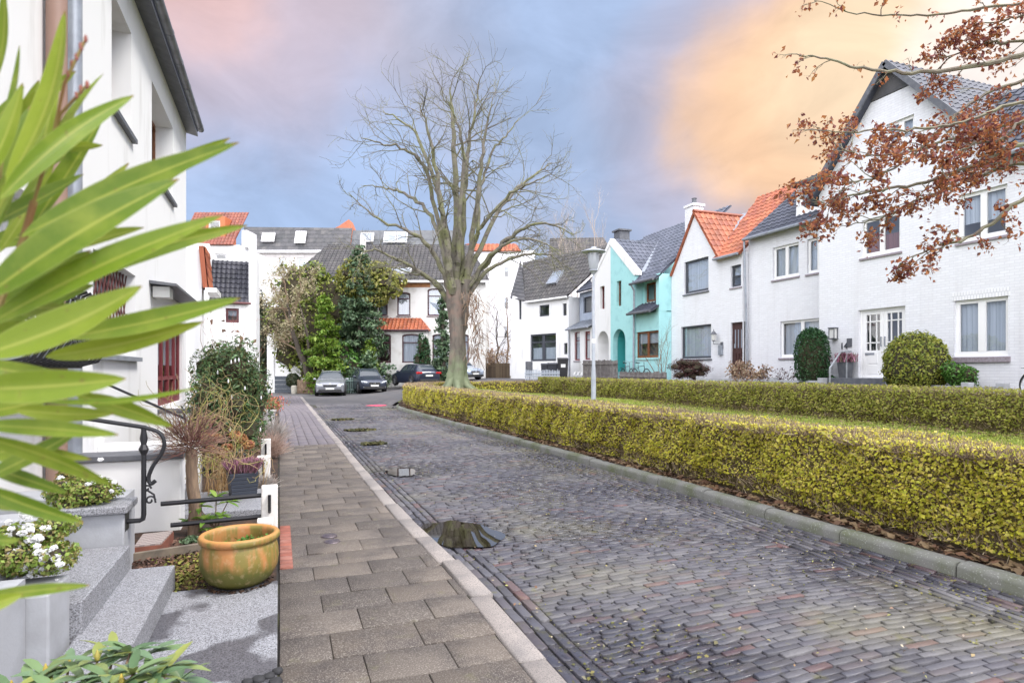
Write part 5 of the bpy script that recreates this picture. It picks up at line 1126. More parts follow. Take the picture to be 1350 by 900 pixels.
def path_samples(P, n, rng):
    sl = np.concatenate([[0], np.cumsum(np.linalg.norm(np.diff(P, axis=0), axis=1))]); return sl, sl[-1]
def hedge(name, label, path, width, zb, zt, dens, leaf, mat, seed, near=5., toptan=1.0):
    """clipped hedge along a path; the path is its front face"""
    rng = np.random.default_rng(seed); P = np.asarray(path, float); T = unit(np.gradient(P, axis=0)); N2 = np.stack([T[:, 1], -T[:, 0]], 1)
    sl, Ltot = path_samples(P, 0, rng)
    o = thing(name, label, 'hedge', (P[0][0], P[0][1], float(zb(P[0][0], P[0][1]))))
    I = lambda s, A: np.stack([np.interp(s, sl, A[:, 0]), np.interp(s, sl, A[:, 1])], -1)
    def wob(s, v): return .035 * np.sin(s * 2.3 + v * 3) + .03 * np.sin(s * 5.1 - v * 4 + 1) + .02 * np.sin(s * 11 + v * 9)
    # interior mass
    ss_ = np.linspace(0, Ltot, int(Ltot * 3)); V = []; F = []; k = 6
    for s in ss_:
        p = I(s, P); n = I(s, N2); z0 = float(zb(*p))
        for w, h in ((.11, 0), (.09, .6), (.14, .91), (width - .14, .91), (width - .09, .6), (width - .11, 0)):
            q = p + n * (w + .5 * wob(s, h)); V.append((q[0], q[1], z0 + (zt - z0) * h - .03 * (h > .9) + rng.normal() * .01))
    m = len(ss_); F = [(a * k + b, a * k + b + 1, (a + 1) * k + b + 1, (a + 1) * k + b) for a in range(m - 1) for b in range(k - 1)] + [tuple(range(k)), tuple(range((m - 1) * k, m * k))]
    mb = MB(); mb.add(V, F); mb.build('branches', m_hcore, o)
    # leaves: importance by distance
    sg = np.linspace(0, Ltot, 600); dg = np.linalg.norm(I(sg, P), axis=1); wgt = (near / np.maximum(dg, near)) ** 1.15
    cum = np.cumsum(wgt); tot = cum[-1] * (sg[1] - sg[0])
    def samp(n): return np.interp(rng.random(n), cum / cum[-1], sg)
    out = []; nrm = []; sz = []
    H = zt - .1
    for face, share in (('front', H), ('top', width * .30), ('back', H * .35), ('ends', .25 * width * H / 3)):
        n = int(dens * share * tot); s = samp(n)
        if face == 'ends': s = np.where(rng.random(n) < .5, rng.random(n) * .1, Ltot - rng.random(n) * .1)
        p = I(s, P); nv = I(s, N2); tv = I(s, T); z0 = zb(p[:, 0], p[:, 1]); v = rng.random(n); d = np.linalg.norm(p, axis=1)
        depth = np.abs(rng.normal(size=n)) * .05 - .02
        if face == 'front':
            v = 1 - v ** .9; v = np.clip(v, .06, 1); u = depth + wob(s, v) + .05 * (v < .25); Nn = np.stack([-nv[:, 0], -nv[:, 1], np.full(n, .9)], 1)
        elif face == 'back': u = width - depth + wob(s, v); Nn = np.stack([nv[:, 0], nv[:, 1], np.full(n, .2)], 1)
        elif face == 'top': u = rng.random(n) * width; v = 1 - depth * .9 + .03 * np.sin(s * 3 + u * 4) ; Nn = np.tile((0, 0, 1.), (n, 1))
        else: u = rng.random(n) * width; e = np.where(s < Ltot / 2, -1, 1)[:, None]; Nn = np.concatenate([tv * e, np.full((n, 1), .2)], 1); p = p + tv * e * (.02 - depth[:, None])
        # gaps: thin out where a slow noise says so
        gap = np.sin(s * 1.7 + v * 5) + np.sin(s * 4.3 - v * 3.1) + np.sin(s * .6) ; ok = rng.random(n) < (.97 - .45 * (gap < -1.3) - (.45 * (v < .2)))
        q = p + nv * u[:, None]; out.append(np.stack([q[:, 0], q[:, 1], z0 + (zt - z0) * v], 1)[ok]); nrm.append(Nn[ok]); sz.append((leaf * np.maximum(d / near, 1) ** .55)[ok])
    out = np.concatenate(out); nrm = np.concatenate(nrm); sz = np.concatenate(sz)
    quads('foliage', leaf_quads(out, nrm, sz, rng, .62, .7), mat, o)
    # sheared twigs over the top and showing low in the face
    n = int(dens * .95 * tot * width * toptan); s = samp(n); p = I(s, P); nv = I(s, N2); z0 = zb(p[:, 0], p[:, 1]); u = rng.random(n) * width; d = np.linalg.norm(p, axis=1)
    q = p + nv * (u + wob(s, 1.))[:, None]; Q = np.stack([q[:, 0], q[:, 1], np.full(n, zt - .09) + .02 * np.sin(s * 3 + u * 4)], 1); D = rng.normal(size=(n, 3)) * .75 + np.array((0, 0, 1.))
    n2 = int(dens * .22 * tot * H); s2 = samp(n2); p2 = I(s2, P); nv2 = I(s2, N2); z2 = zb(p2[:, 0], p2[:, 1]); v2 = rng.random(n2) * .9; q2 = p2 + nv2 * (.05 + wob(s2, v2))[:, None]
    Q2 = np.stack([q2[:, 0], q2[:, 1], z2 + (zt - z2) * v2], 1); D2 = rng.normal(size=(n2, 3)) * .6 + np.concatenate([-nv2 * .35, np.full((n2, 1), .9)], 1)
    dd = np.concatenate([d, np.linalg.norm(p2, axis=1)]); sc = np.maximum(dd / near, 1) ** .6
    quads('twigs', twig_quads(np.concatenate([Q, Q2]), np.concatenate([D, D2]), (.07 + .06 * rng.random(n + n2)) * sc ** .4, .006 * sc, rng), m_twig, o)
    return o
# front hedge follows the kerb and turns the corner at the far end
kp = KP[(KP[:, 1] > .4)]; front = offset_line(kp, .36); cut = np.searchsorted(np.cumsum(np.linalg.norm(np.diff(front, axis=0), axis=1)), 41.0)
iz = lambda x, y: HT(np.maximum(x, 5.06), np.minimum(y, 32.4))
hedge('hedge', 'long yellow-green clipped hedge with sheared brown top running along the kerb', front[:cut], .72, iz, .96, 6200, .025, m_hedge, 61, toptan=1.5)
yy = np.linspace(33.0, -1, 60); back = np.stack([np.full(60, 14.0), yy], 1)[::-1]
def bz(x, y): return HT(np.full(np.shape(x), 14.0), np.minimum(y, 32))
hedge('hedge', 'darker clipped hedge along the far side of the lawn below the white houses', back, .75, bz, 1.20, 2300, .036, m_hedge2, 62, near=9., toptan=.5)

def shrub(name, label, cat, c, rad, n, size, mat, seed, shape='ball', core=.72, lumps=9, lump=.45, stem=None, aspect=.6, jitter=.8, squash=None, group=None, corem=None, droop=0., stemm=None, flat_top=False, density=1.):
    """leaf clumps over lumpy branches; shape ball | cone | column"""
    rng = np.random.default_rng(seed); c = Vector(c); rx, ry, rz = rad; o = thing(name, label, cat, tuple(c), 0, group); P = []; N = []
    lc = []
    for i in range(lumps):
        d = unit(rng.normal(size=3)); t = rng.random()
        if shape == 'cone': h = rng.random() ** 1.2; r_ = (1 - h) * .95 + .05; a = rng.uniform(0, 6.28); q = np.array((rx * r_ * .75 * math.cos(a), ry * r_ * .75 * math.sin(a), 2 * rz * h)); lr = lump * (r_ * .8 + .25)
        else: q = d * np.array((rx, ry, rz)) * rng.uniform(.35, .75) + np.array((0, 0, rz)); lr = lump
        lc.append((q, lr))
    for i in range(n if False else 1): pass
    w = np.array([l[1] ** 2 for l in lc]); w /= w.sum(); pick = rng.choice(len(lc), n, p=w)
    C = np.array([l[0] for l in lc])[pick]; Rr = np.array([l[1] for l in lc])[pick]
    d = unit(rng.normal(size=(n, 3))); s = np.stack([rx, ry, rz if shape != 'cone' else rx], -1) if False else np.array((rx, ry, min(rz, rx * 1.3) if shape == 'cone' else rz))
    rad_ = (1 - np.abs(rng.normal(size=n)) * .16)
    Q = C + d * s * (Rr * rad_)[:, None]
    keep = Q[:, 2] > .01
    Q = Q[keep]; d = d[keep]
    quads('foliage', leaf_quads(Q + np.array(c), d + np.array((0, 0, .25)), size, rng, jitter, aspect, droop=droop), mat, o)
    if core:
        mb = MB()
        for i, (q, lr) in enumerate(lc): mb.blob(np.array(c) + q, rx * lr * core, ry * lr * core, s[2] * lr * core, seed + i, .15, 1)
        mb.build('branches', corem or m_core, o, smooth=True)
    if stem:
        mb = MB(); h = stem[0]
        for i in range(stem[2]):
            a = rng.uniform(0, 6.28); mb.tube([(c.x + .03 * i * math.cos(a), c.y + .03 * i * math.sin(a), c.z - .05), (c.x + rx * .15 * math.cos(a), c.y + ry * .15 * math.sin(a), c.z + h * .5), (c.x + rx * .3 * math.cos(a), c.y + ry * .3 * math.sin(a), c.z + h)], [stem[1], stem[1] * .8, stem[1] * .5], 7)
        mb.build('trunk', stemm or m_barkdk, o, smooth=True)
    return o
def clipped(name, label, c, rx, ry, rz, n, size, mat, seed, col=False, group=None):
    """clipped evergreen: dense leaves on a smooth body"""
    rng = np.random.default_rng(seed); o = thing(name, label, 'shrub', tuple(c), 0, group); d = unit(rng.normal(size=(n, 3)))
    if col:
        zc_ = rng.uniform(-1, 1, n); a = rng.uniform(0, 6.283, n); pr = np.where(zc_ > 0, np.sqrt(np.clip(1 - zc_ ** 3.2, 0, 1)), 1 - .38 * zc_ ** 2); top_ = rng.random(n) < .2; pr = np.where(top_, pr * np.sqrt(rng.random(n)), pr); zc_ = np.where(top_, np.clip((1 - (pr) ** 2), 0, 1) ** (1 / 3.2), zc_)
        d2 = np.stack([pr * np.cos(a), pr * np.sin(a), zc_], 1)
    else: d2 = np.sign(d) * np.abs(d) ** .85; d2 = unit(d2)
    sq = np.array((rx, ry, rz)); w = 1 + .035 * np.sin(d2 @ np.array((7, 3, 5.)) * 2) + .03 * np.sin(d2 @ np.array((-4, 9, 6.)) * 2.3 + 1) + .07 * (rng.random(n) < .05); Q = d2 * sq * (w * (1 - np.abs(rng.normal(size=n)) * .05))[:, None] + np.array((0, 0, rz * .97)) + np.array(c)
    quads('foliage', leaf_quads(Q, d, size, rng, .7, .7), mat, o)
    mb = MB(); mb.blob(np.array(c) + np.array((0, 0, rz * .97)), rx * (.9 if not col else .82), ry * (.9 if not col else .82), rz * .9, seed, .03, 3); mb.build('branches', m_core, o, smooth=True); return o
gz = lambda x, y: float(HT(x, y))
# clipped evergreens before number 14
p = ax(1207.5, 500, 16.1); w = 38 * 16.5 / FPX
m_topi = leafmat('yellow green box leaves', [(.20, .24, .03), (.32, .33, .05), (.12, .16, .025), (.38, .36, .06), (.16, .21, .03)], .25)
m_dkgreen = leafmat('dark yew needles', [(.018, .065, .022), (.03, .09, .028), (.012, .045, .018), (.04, .11, .035)], .15)
m_midgreen = leafmat('fresh green leaves', [(.06, .17, .025), (.10, .24, .04), (.035, .10, .02), (.13, .27, .05)], .25)
def Yd(p): return CA * p.y + SA * p.x
s = Yd(p) / FPX; clipped('box_ball', 'big round yellow-green clipped bush before the white double door', (p.x, p.y, gz(p.x, p.y)), 38 * s, 38 * s, (p.z + (488 - 436 - 488 + 500) * s - gz(p.x, p.y)) / 2, 9000, .055, m_topi, 70)
p = ax(1070.5, 500, 16.3); s = Yd(p) / FPX; zt_ = at(1070, 432, Yd(p)).z; zg = gz(p.x, p.y)
clipped('yew_column', 'tall dark green clipped evergreen with rounded top by the wall lamp', (p.x, p.y, zg), 21.5 * s, 21.5 * s, (zt_ - zg) / 2, 9000, .05, m_dkgreen, 71, col=True)
p = ax(1269, 500, 16.3); s = Yd(p) / FPX
shrub('shrub', 'small fresh green shrub under the ground floor window of number 14', 'shrub', (p.x, p.y, gz(p.x, p.y) - .1), (25 * s, 25 * s, .52), 2600, .07, m_midgreen, 72, lumps=10)
p = ax(1090, 503, 16.5); shrub('shrub', 'low dark green shrub behind the bent steel handrail', 'shrub', (p.x, p.y, gz(p.x, p.y) - .1), (.45, .4, .3), 900, .06, m_dkgreen, 73)
# mounded purple barberry and brown winter shrubs by the gabled house
m_purple = leafmat('purple twigs', [(.055, .018, .022), (.09, .03, .03), (.035, .015, .02), (.13, .06, .05)], .1)
p = ax(908, 500, 16.4); s = Yd(p) / FPX; zg = gz(p.x, p.y)
shrub('barberry', 'mounded dark purple-brown bush under the curtained window', 'shrub', (p.x, p.y, zg), (31 * s, 26 * s, (at(905, 472, Yd(p)).z - zg) / 2), 6500, .07, m_purple, 74, lumps=30, lump=.36, core=.6, aspect=.22, droop=.5, jitter=1.2)
m_brownleaf = leafmat('brown winter leaves', [(.26, .16, .10), (.36, .24, .15), (.18, .09, .07), (.42, .33, .22)], .2)
def twiggy(name, label, c, h, spread_, n, seed, mat, leafm=None, nl=0, lsize=.06, r=.012, cat='shrub', lv=2, up=.25, kids=4, partname='twigs', group=None):
    t = Tree(seed); o = thing(name, label, cat, tuple(c), 0, group)
    for i in range(n):
        a = t.r.uniform(0, 6.28); d = np.array((math.cos(a) * spread_, math.sin(a) * spread_, 1.)); t.grow(np.array(c) + np.array((math.cos(a), math.sin(a), 0)) * .05, d, h * t.r.uniform(.75, 1.1), r, 0, lv, .7, up, kids, .2, .5, .0025)
    t.mb.build(partname, mat, o)
    if nl:
        pts = np.array([p for p, _ in t.tips]); g = t.r; pts = pts[g.choice(len(pts), nl)] + g.normal(size=(nl, 3)) * lsize * .8; quads('foliage', leaf_quads(pts, g.normal(size=(nl, 3)), lsize, g, .5), leafm, o)
    return o
p = ax(975, 503, 16.2); twiggy('shrub', 'brown-leaved winter shrub left of the dark twisted one by the brown door', (p.x, p.y, gz(p.x, p.y)), .85, .55, 22, 75, m_barkbrown, m_brownleaf, 900, .09, .012)
p = ax(996, 503, 16.1); twiggy('shrub', 'low brown-red leafy shrub between winter shrub and white wing', (p.x, p.y, gz(p.x, p.y)), .7, .8, 16, 76, m_barkbrown, m_brownleaf, 800, .08, .01)
p = ax(1030, 503, 16.5); twiggy('shrub', 'dark twisted bare shrub in front of the white wing', (p.x, p.y, gz(p.x, p.y)), .8, 1.0, 9, 77, m_barkdk, m_purple, 200, .06, .02, up=.0)
p = ax(850, 500, 16.5); twiggy('sapling', 'thin bare reddish sapling against the turquoise wall', (p.x + .2, p.y - 1.2, gz(p.x, p.y)), 2.4, .4, 5, 78, m_barkbrown, None, 0, .05, .022, cat='tree', kids=6)

# ---- the big bare tree
def big_tree():
    c = at(603, 510, 30.); c.z = gz(c.x, c.y); o = thing('bare_tree', 'huge old bare tree with mossy forked trunk standing on the lawn end', 'tree', tuple(c)); t = Tree(5)
    YD = 30.
    def S(pts, d0=0., d1=0.):
        pts = [(603 + (x - 603) * .93, 400 - (400 - y) * .90) if y < 400 else (x, y) for x, y in pts]; n = len(pts); return [at(x, y, YD + d0 + (d1 - d0) * i / (n - 1)) for i, (x, y) in enumerate(pts)]
    def limb(pts, r0, r1, d0=0, d1=0, kids=13, lenk=.34, droop=0., lv=0, kr=None, t0=.3, up=.12, mx=3):
        P = t.smooth(S(pts, d0, d1), 5, .035); t.limb(P, r0 * .86, r1, pw=.9); L = np.linalg.norm(np.diff(P, axis=0), axis=1).sum()
        t.kids(P, L * lenk / .55, (kr or r0 * .5), 0, mx - 1, .7, up, max(7, int(kids * .8)), .34, .56, .0085, droop, t0); return P
    # trunk: fused stems, with a root flare
    main = t.smooth([tuple(c + Vector((0, 0, -.3))), tuple(at(603, 500, YD)), tuple(at(602, 470, YD)), tuple(at(603, 440, YD)), tuple(at(602, 405, YD)), tuple(at(600, 370, YD))], 6)
    T2 = Tree(6); rad = np.interp(np.linspace(0, 1, len(main)), [0, .1, .22, .5, .75, 1], [.54, .41, .36, .34, .36, .28])
    tb = MB(); tb.tube(main, rad, 14)
    for (pts, r0, r1, d) in (([(593, 512), (597, 490), (600, 455), (596, 410), (590, 365)], .29, .22, -.15), ([(613, 511), (609, 485), (608, 450), (612, 410), (617, 365)], .28, .22, .15), ([(604, 514), (606, 480), (604, 440), (604, 400)], .30, .26, -.25)):
        q = T2.smooth(S(pts, d, d * .4), 6, .02); tb.tube(q, np.linspace(r0, r1, len(q)), 12)
    rg_ = np.random.default_rng(4)
    for a in np.linspace(0, 6.28, 8)[:-1]:
        e = c + Vector((math.cos(a) * 1.15, math.sin(a) * 1.15, 0)); tb.tube([c + Vector((math.cos(a) * .25, math.sin(a) * .25, .6)), c + Vector((math.cos(a) * .55, math.sin(a) * .55, .15)), Vector((e.x, e.y, gz(e.x, e.y) - .12))], [.22, .15, .06], 7)
    m_trunk, nt, bs, N, L = _nt('mossy trunk'); tc = N('ShaderNodeTexCoord'); v = tc.outputs['Object']; sp = N('ShaderNodeSeparateXYZ'); L(v, sp.inputs[0])
    mp = N('ShaderNodeMapping'); mp.inputs['Scale'].default_value = (1, 1, .22); L(v, mp.inputs['Vector'])
    cc = mixn(N, L, remap(N, L, noise(N, L, mp.outputs[0], 4, 6), .38, .66), (.17, .148, .125), (.075, .062, .055))
    cc = mixn(N, L, remap(N, L, noise(N, L, v, 1.3, 4), .5, .64, 0, .8), cc, (.20, .14, .115))
    gsum = N('ShaderNodeMath'); gsum.operation = 'MULTIPLY_ADD'; gsum.inputs[1].default_value = 3.2; L(noise(N, L, v, 2.2, 5), gsum.inputs[0]); L(sp.outputs[2], gsum.inputs[2])
    cc = mixn(N, L, remap(N, L, gsum.outputs[0], 2.5, 3.6, .85, 0), cc, (.19, .225, .135))        # lichen grows on the lowest metres
    L(cc, bs.inputs['Base Color']); bs.inputs['Roughness'].default_value = .95; b = N('ShaderNodeBump'); b.inputs['Strength'].default_value = .9; b.inputs['Distance'].default_value = .06; L(noise(N, L, mp.outputs[0], 9, 6), b.inputs['Height']); L(b.outputs[0], bs.inputs['Normal'])
    tb.build('trunk', m_trunk, o, smooth=True, ang=80)
    # leaders traced for their directions, each going its own way in depth
    limb([(600, 385), (601, 330), (602, 250), (599, 170), (596, 120), (592, 85)], .26, .03, 0, .4, 14)
    limb([(596, 385), (590, 330), (582, 270), (574, 210), (562, 150), (548, 108)], .22, .02, -.2, -2.2, 14)
    limb([(606, 385), (609, 320), (613, 240), (619, 170), (628, 120), (634, 68)], .22, .02, .1, 1.8, 14)
    limb([(611, 385), (621, 330), (630, 255), (638, 190), (645, 140), (652, 110)], .20, .02, .2, -1.2, 14)
    limb([(594, 380), (577, 340), (560, 312), (530, 293), (492, 278), (448, 238)], .17, .015, -.2, -2.0, 13)
    limb([(613, 380), (640, 345), (668, 312), (700, 290), (735, 284), (768, 300)], .17, .015, .2, -1.6, 14, droop=.15)
    limb([(611, 372), (634, 322), (660, 268), (688, 232), (722, 205), (735, 195)], .17, .015, 0, 2.4, 13)
    limb([(608, 360), (628, 305), (645, 278), (678, 240), (705, 225), (732, 212)], .15, .015, .2, -2.6, 13)
    limb([(592, 370), (574, 290), (552, 256), (522, 236), (498, 231), (468, 226)], .15, .015, 0, 2.2, 12)
    limb([(594, 350), (572, 262), (558, 205), (535, 178), (500, 166), (466, 158)], .14, .015, -.2, -2.8, 12)
    limb([(598, 340), (578, 250), (555, 178), (540, 145), (515, 128), (497, 118)], .14, .015, .2, 1.5, 12)
    limb([(604, 340), (606, 270), (612, 200), (606, 150), (596, 118), (585, 96)], .14, .015, -.3, -2.0, 12)
    limb([(615, 350), (632, 290), (636, 230), (654, 180), (676, 150), (690, 128)], .13, .015, 0, 1.2, 12)
    limb([(592, 400), (572, 372), (545, 350), (512, 332), (482, 322), (455, 335)], .15, .012, .2, -2.4, 15, droop=.45)
    limb([(614, 395), (640, 358), (670, 338), (705, 328), (735, 330), (752, 345)], .14, .012, .0, 2.0, 15, droop=.45)
    limb([(592, 390), (566, 362), (540, 358), (505, 345), (478, 350)], .10, .012, .2, 2.4, 12, droop=.5)
    limb([(616, 385), (650, 330), (690, 306), (725, 310), (748, 330)], .12, .012, .0, -2.4, 13, droop=.45)
    t.mb.build('crown', m_bark, o)
    ob = MB(); q = T2.smooth(S([(628, 470), (628, 440), (626, 410), (622, 385)], -.5, -.3), 6, .05); g = np.random.default_rng(33)
    pts = np.repeat(q, 16, 0) + g.normal(size=(len(q) * 16, 3)) * np.array((.22, .22, .15)); quads('dead_ivy', twig_quads(pts, g.normal(size=pts.shape) * .5 + np.array((0, 0, -1.)), .3 + .4 * g.random(len(pts)), .035, g), M('dead ivy stems', (.27, .17, .12), .95, island=[(.20, .13, .09), (.14, .085, .065), (.27, .19, .13)]), o)
    g = np.random.default_rng(34); n = 500; a = g.uniform(0, 6.28, n); r_ = .6 + np.abs(g.normal(size=n)) * .6; P = np.stack([c.x + r_ * np.cos(a), c.y + r_ * np.sin(a), np.zeros(n)], 1); P[:, 2] = HT(P[:, 0], P[:, 1]); return o
big_tree()
# ---- foreground beech on the lawn, trunk right of the picture, brown leaves still on its boughs
def oak_tree():
    YD = 8.2; base = at(1640, 560, 7.6); base.z = gz(base.x, base.y); o = thing('beech_tree', 'overhanging tree branches still carrying withered rust-brown leaves', 'tree', tuple(base)); t = Tree(15)
    mbk = M('beech bark', (.15, .125, .10), .9, (.20, .20, .13), 5, bump=.5, bscale=30)
    top = at(1610, -260, 7.9); tk = t.smooth([base + Vector((0, 0, -.2)), base + Vector((.05, 0, 1.8)), (base + top) / 2, top], 6); tb = MB(); tb.tube(tk, np.linspace(.26, .09, len(tk)), 12); tb.build('trunk', mbk, o, smooth=True)
    def tp(z):
        i = np.argmin(np.abs(tk[:, 2] - z)); return tk[i]
    LP = []; LD = []
    def bough(pts, r0, d0, d1, kids, seglen=.5, start=True, dens=1.):
        C = [at(x, y, YD + d0 + (d1 - d0) * i / (len(pts) - 1)) for i, (x, y) in enumerate(pts)]
        if start: C = [Vector(tp(C[0].z - .5))] + C
        P = t.smooth(C, 6, .012); t.limb(P, r0, .006); n0 = len(t.tips)
        k = len(P) - 1
        for j in range(kids):
            f = (.22 + .78 * (j + t.r.random()) / kids) * k; i = min(k - 1, int(f)); p = P[i] + (P[i + 1] - P[i]) * (f - i); dd = unit(P[i + 1] - P[i]); sd = unit(np.cross(dd, t.r.normal(size=3)))
            t.grow(p, unit(dd + sd * t.r.uniform(.5, 1.1)), seglen * t.r.uniform(.5, 1.3), .009, 1, 2, .7, -.02, 4, .25, .5, .0022)
        tips = t.tips[n0:]; 
        for p, d in tips:
            m = t.r.poisson(8.6 * dens)
            for _ in range(m): LP.append(p + t.r.normal(size=3) * .045 - d * t.r.uniform(0, .14)); LD.append(d)
        # leaves along the bough's fine end
    bough([(1440, 40), (1345, 72), (1260, 92), (1190, 95), (1130, 88), (1080, 76), (1045, 72)], .045, 0, .4, 9, .3, dens=.22)
    bough([(1420, 0), (1345, 5), (1270, 14), (1200, 20), (1130, 17), (1075, 0)], .03, .3, .0, 8, .25, dens=.25)
    bough([(1430, 150), (1345, 135), (1280, 158), (1225, 170), (1170, 172), (1110, 174), (1060, 170)], .03, -.4, .0, 13, .4, dens=.6)
    bough([(1450, 170), (1350, 190), (1290, 215), (1220, 240), (1150, 252), (1105, 262), (1075, 270)], .045, .2, .5, 24, .5)
    bough([(1450, 140), (1340, 160), (1270, 178), (1200, 200), (1140, 205), (1095, 190)], .035, .5, .9, 22, .5)
    bough([(1450, 260), (1355, 262), (1300, 300), (1255, 322), (1215, 333), (1185, 348)], .045, -.1, .3, 15, .34, dens=.75)
    bough([(1440, 90), (1340, 110), (1290, 130), (1235, 175), (1190, 215), (1130, 240), (1080, 232)], .03, .4, -.2, 22, .5)
    bough([(1440, 60), (1340, 55), (1290, 60), (1255, 75), (1230, 100)], .03, .0, .6, 15, .45)
    bough([(1450, 215), (1350, 215), (1310, 225), (1270, 240), (1215, 262), (1160, 288), (1120, 296)], .035, .7, 1.0, 22, .5)
    bough([(1440, 20), (1350, 20), (1310, 30), (1270, 36)], .025, -.3, .2, 9, .35)
    bough([(1440, 130), (1350, 160), (1320, 185), (1285, 190), (1240, 215)], .03, -.5, -.2, 18, .45)
    t.mb.build('boughs', mbk, o)
    LP = np.array(LP); n = len(LP); g = t.r; m_rust = leafmat('withered leaves', [(.34, .105, .04), (.46, .18, .065), (.22, .06, .04), (.52, .25, .09), (.26, .075, .06), (.16, .05, .055)], .35)
    # withered leaves: curled, several facets each
    Nn = unit(g.normal(size=(n, 3)) + np.array((0, -.3, -.2))); tt = unit(np.cross(Nn, g.normal(size=(n, 3)))); tt[:, 2] -= .5; tt = unit(tt); b = unit(np.cross(Nn, tt)); s_ = (.063 * np.clip(1 + .3 * g.normal(size=n), .5, 1.7))[:, None]
    Q = [np.stack([LP, LP + tt * s_ * .45 + b * s_ * .34 + Nn * s_ * .16, LP + tt * s_ * 1.0 + Nn * s_ * .2 * g.normal(size=(n, 1)), LP + tt * s_ * .4 - b * s_ * .05], 1), np.stack([LP, LP + tt * s_ * .4 - b * s_ * .05, LP + tt * s_ * 1.0 + Nn * s_ * .2 * g.normal(size=(n, 1)), LP + tt * s_ * .5 - b * s_ * .36 + Nn * s_ * .2], 1)]
    quads('foliage', np.concatenate(Q), m_rust, o)
oak_tree()
# ---- greenery at the far end on the left
m_conifer = leafmat('dark conifer needles', [(.035, .085, .035), (.055, .12, .05), (.022, .055, .028), (.07, .13, .06)], .15)
m_lime = leafmat('lime conifer', [(.10, .20, .02), (.17, .29, .03), (.055, .12, .012), (.24, .33, .05)], .3)
m_ivy = leafmat('ivy leaves', [(.09, .15, .02), (.19, .24, .035), (.05, .09, .018), (.26, .29, .06)], .2)
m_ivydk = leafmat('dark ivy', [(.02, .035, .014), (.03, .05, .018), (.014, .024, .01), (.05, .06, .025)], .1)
m_tan = leafmat('tan seed heads', [(.34, .28, .17), (.44, .37, .24), (.24, .19, .11), (.50, .46, .33), (.30, .28, .14)], .25)
m_ygreen = leafmat('yellow green leaves', [(.19, .22, .035), (.29, .29, .06), (.11, .14, .025), (.35, .33, .10)], .25)
m_spruce = leafmat('blue spruce needles', [(.05, .105, .05), (.09, .155, .075), (.03, .065, .035), (.12, .18, .09)], .1)
def farveg(fn, px, pyb, Y, hw, pyt, *a, **k): pass
def spot(px, py, Y): p = at(px, py, Y); z = gz(p.x, p.y); return Vector((p.x, p.y, z - .1)), Y / FPX
def hgt(py, Y, z): return 1.6 - (py - HZ) * Y / FPX - z
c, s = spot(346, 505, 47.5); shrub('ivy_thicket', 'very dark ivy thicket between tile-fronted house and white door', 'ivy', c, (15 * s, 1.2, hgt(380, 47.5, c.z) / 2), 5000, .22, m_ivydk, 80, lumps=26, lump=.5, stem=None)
c, s = spot(420, 500, 46); shrub('evergreen_bush', 'broad yellow-green evergreen bush behind the tan winter tree', 'bush', c, (68 * s, 1.2, hgt(340, 46, c.z) / 2), 13000, .25, m_ivy, 81, lumps=48, lump=.36, stem=(2.2, .14, 3))
t_c, s = spot(410, 507, 43.5)
def tan_tree():
    o = thing('winter_tree', 'leaning small tree thick with tan seed heads beside the white side door', 'tree', tuple(t_c)); t = Tree(22); s = 43.5 / FPX
    tk = t.smooth([t_c, at(402, 480, 43.3), at(393, 460, 43.2), at(384, 430, 43), at(380, 400, 43)], 5, .02); tb = MB(); tb.tube(tk, np.linspace(.24, .09, len(tk)), 8); tb.tube([t_c + Vector((.3, .1, 0)), at(408, 470, 43.6), at(405, 440, 43.8), at(395, 400, 44)], [.15, .12, .09, .05], 7); tb.build('trunk', m_barkdk, o, smooth=True)
    for (px, py) in ((350, 400), (355, 365), (375, 350), (395, 348), (412, 362), (350, 440), (365, 440), (396, 385), (370, 390), (360, 420), (388, 420)):
        b = tk[t.r.integers(len(tk) // 2, len(tk))]; e = np.array(at(px, py, 43 + t.r.uniform(-1.5, 1.5))); P = t.smooth([tuple(b), tuple((b + e) / 2 + t.r.normal(size=3) * .25), tuple(e)], 5, .05); t.limb(P, .06, .015); t.kids(P, 1.9, .03, 0, 2, .8, .05, 7, .25, .5, .008)
    t.mb.build('crown', m_barkbrown, o); pts = np.array([p for p, _ in t.tips]); g = t.r; n = 5200; pts = pts[g.choice(len(pts), n)] + g.normal(size=(n, 3)) * .16; quads('seed_heads', leaf_quads(pts, g.normal(size=(n, 3)), .11, g, .5), m_tan, o)
tan_tree()
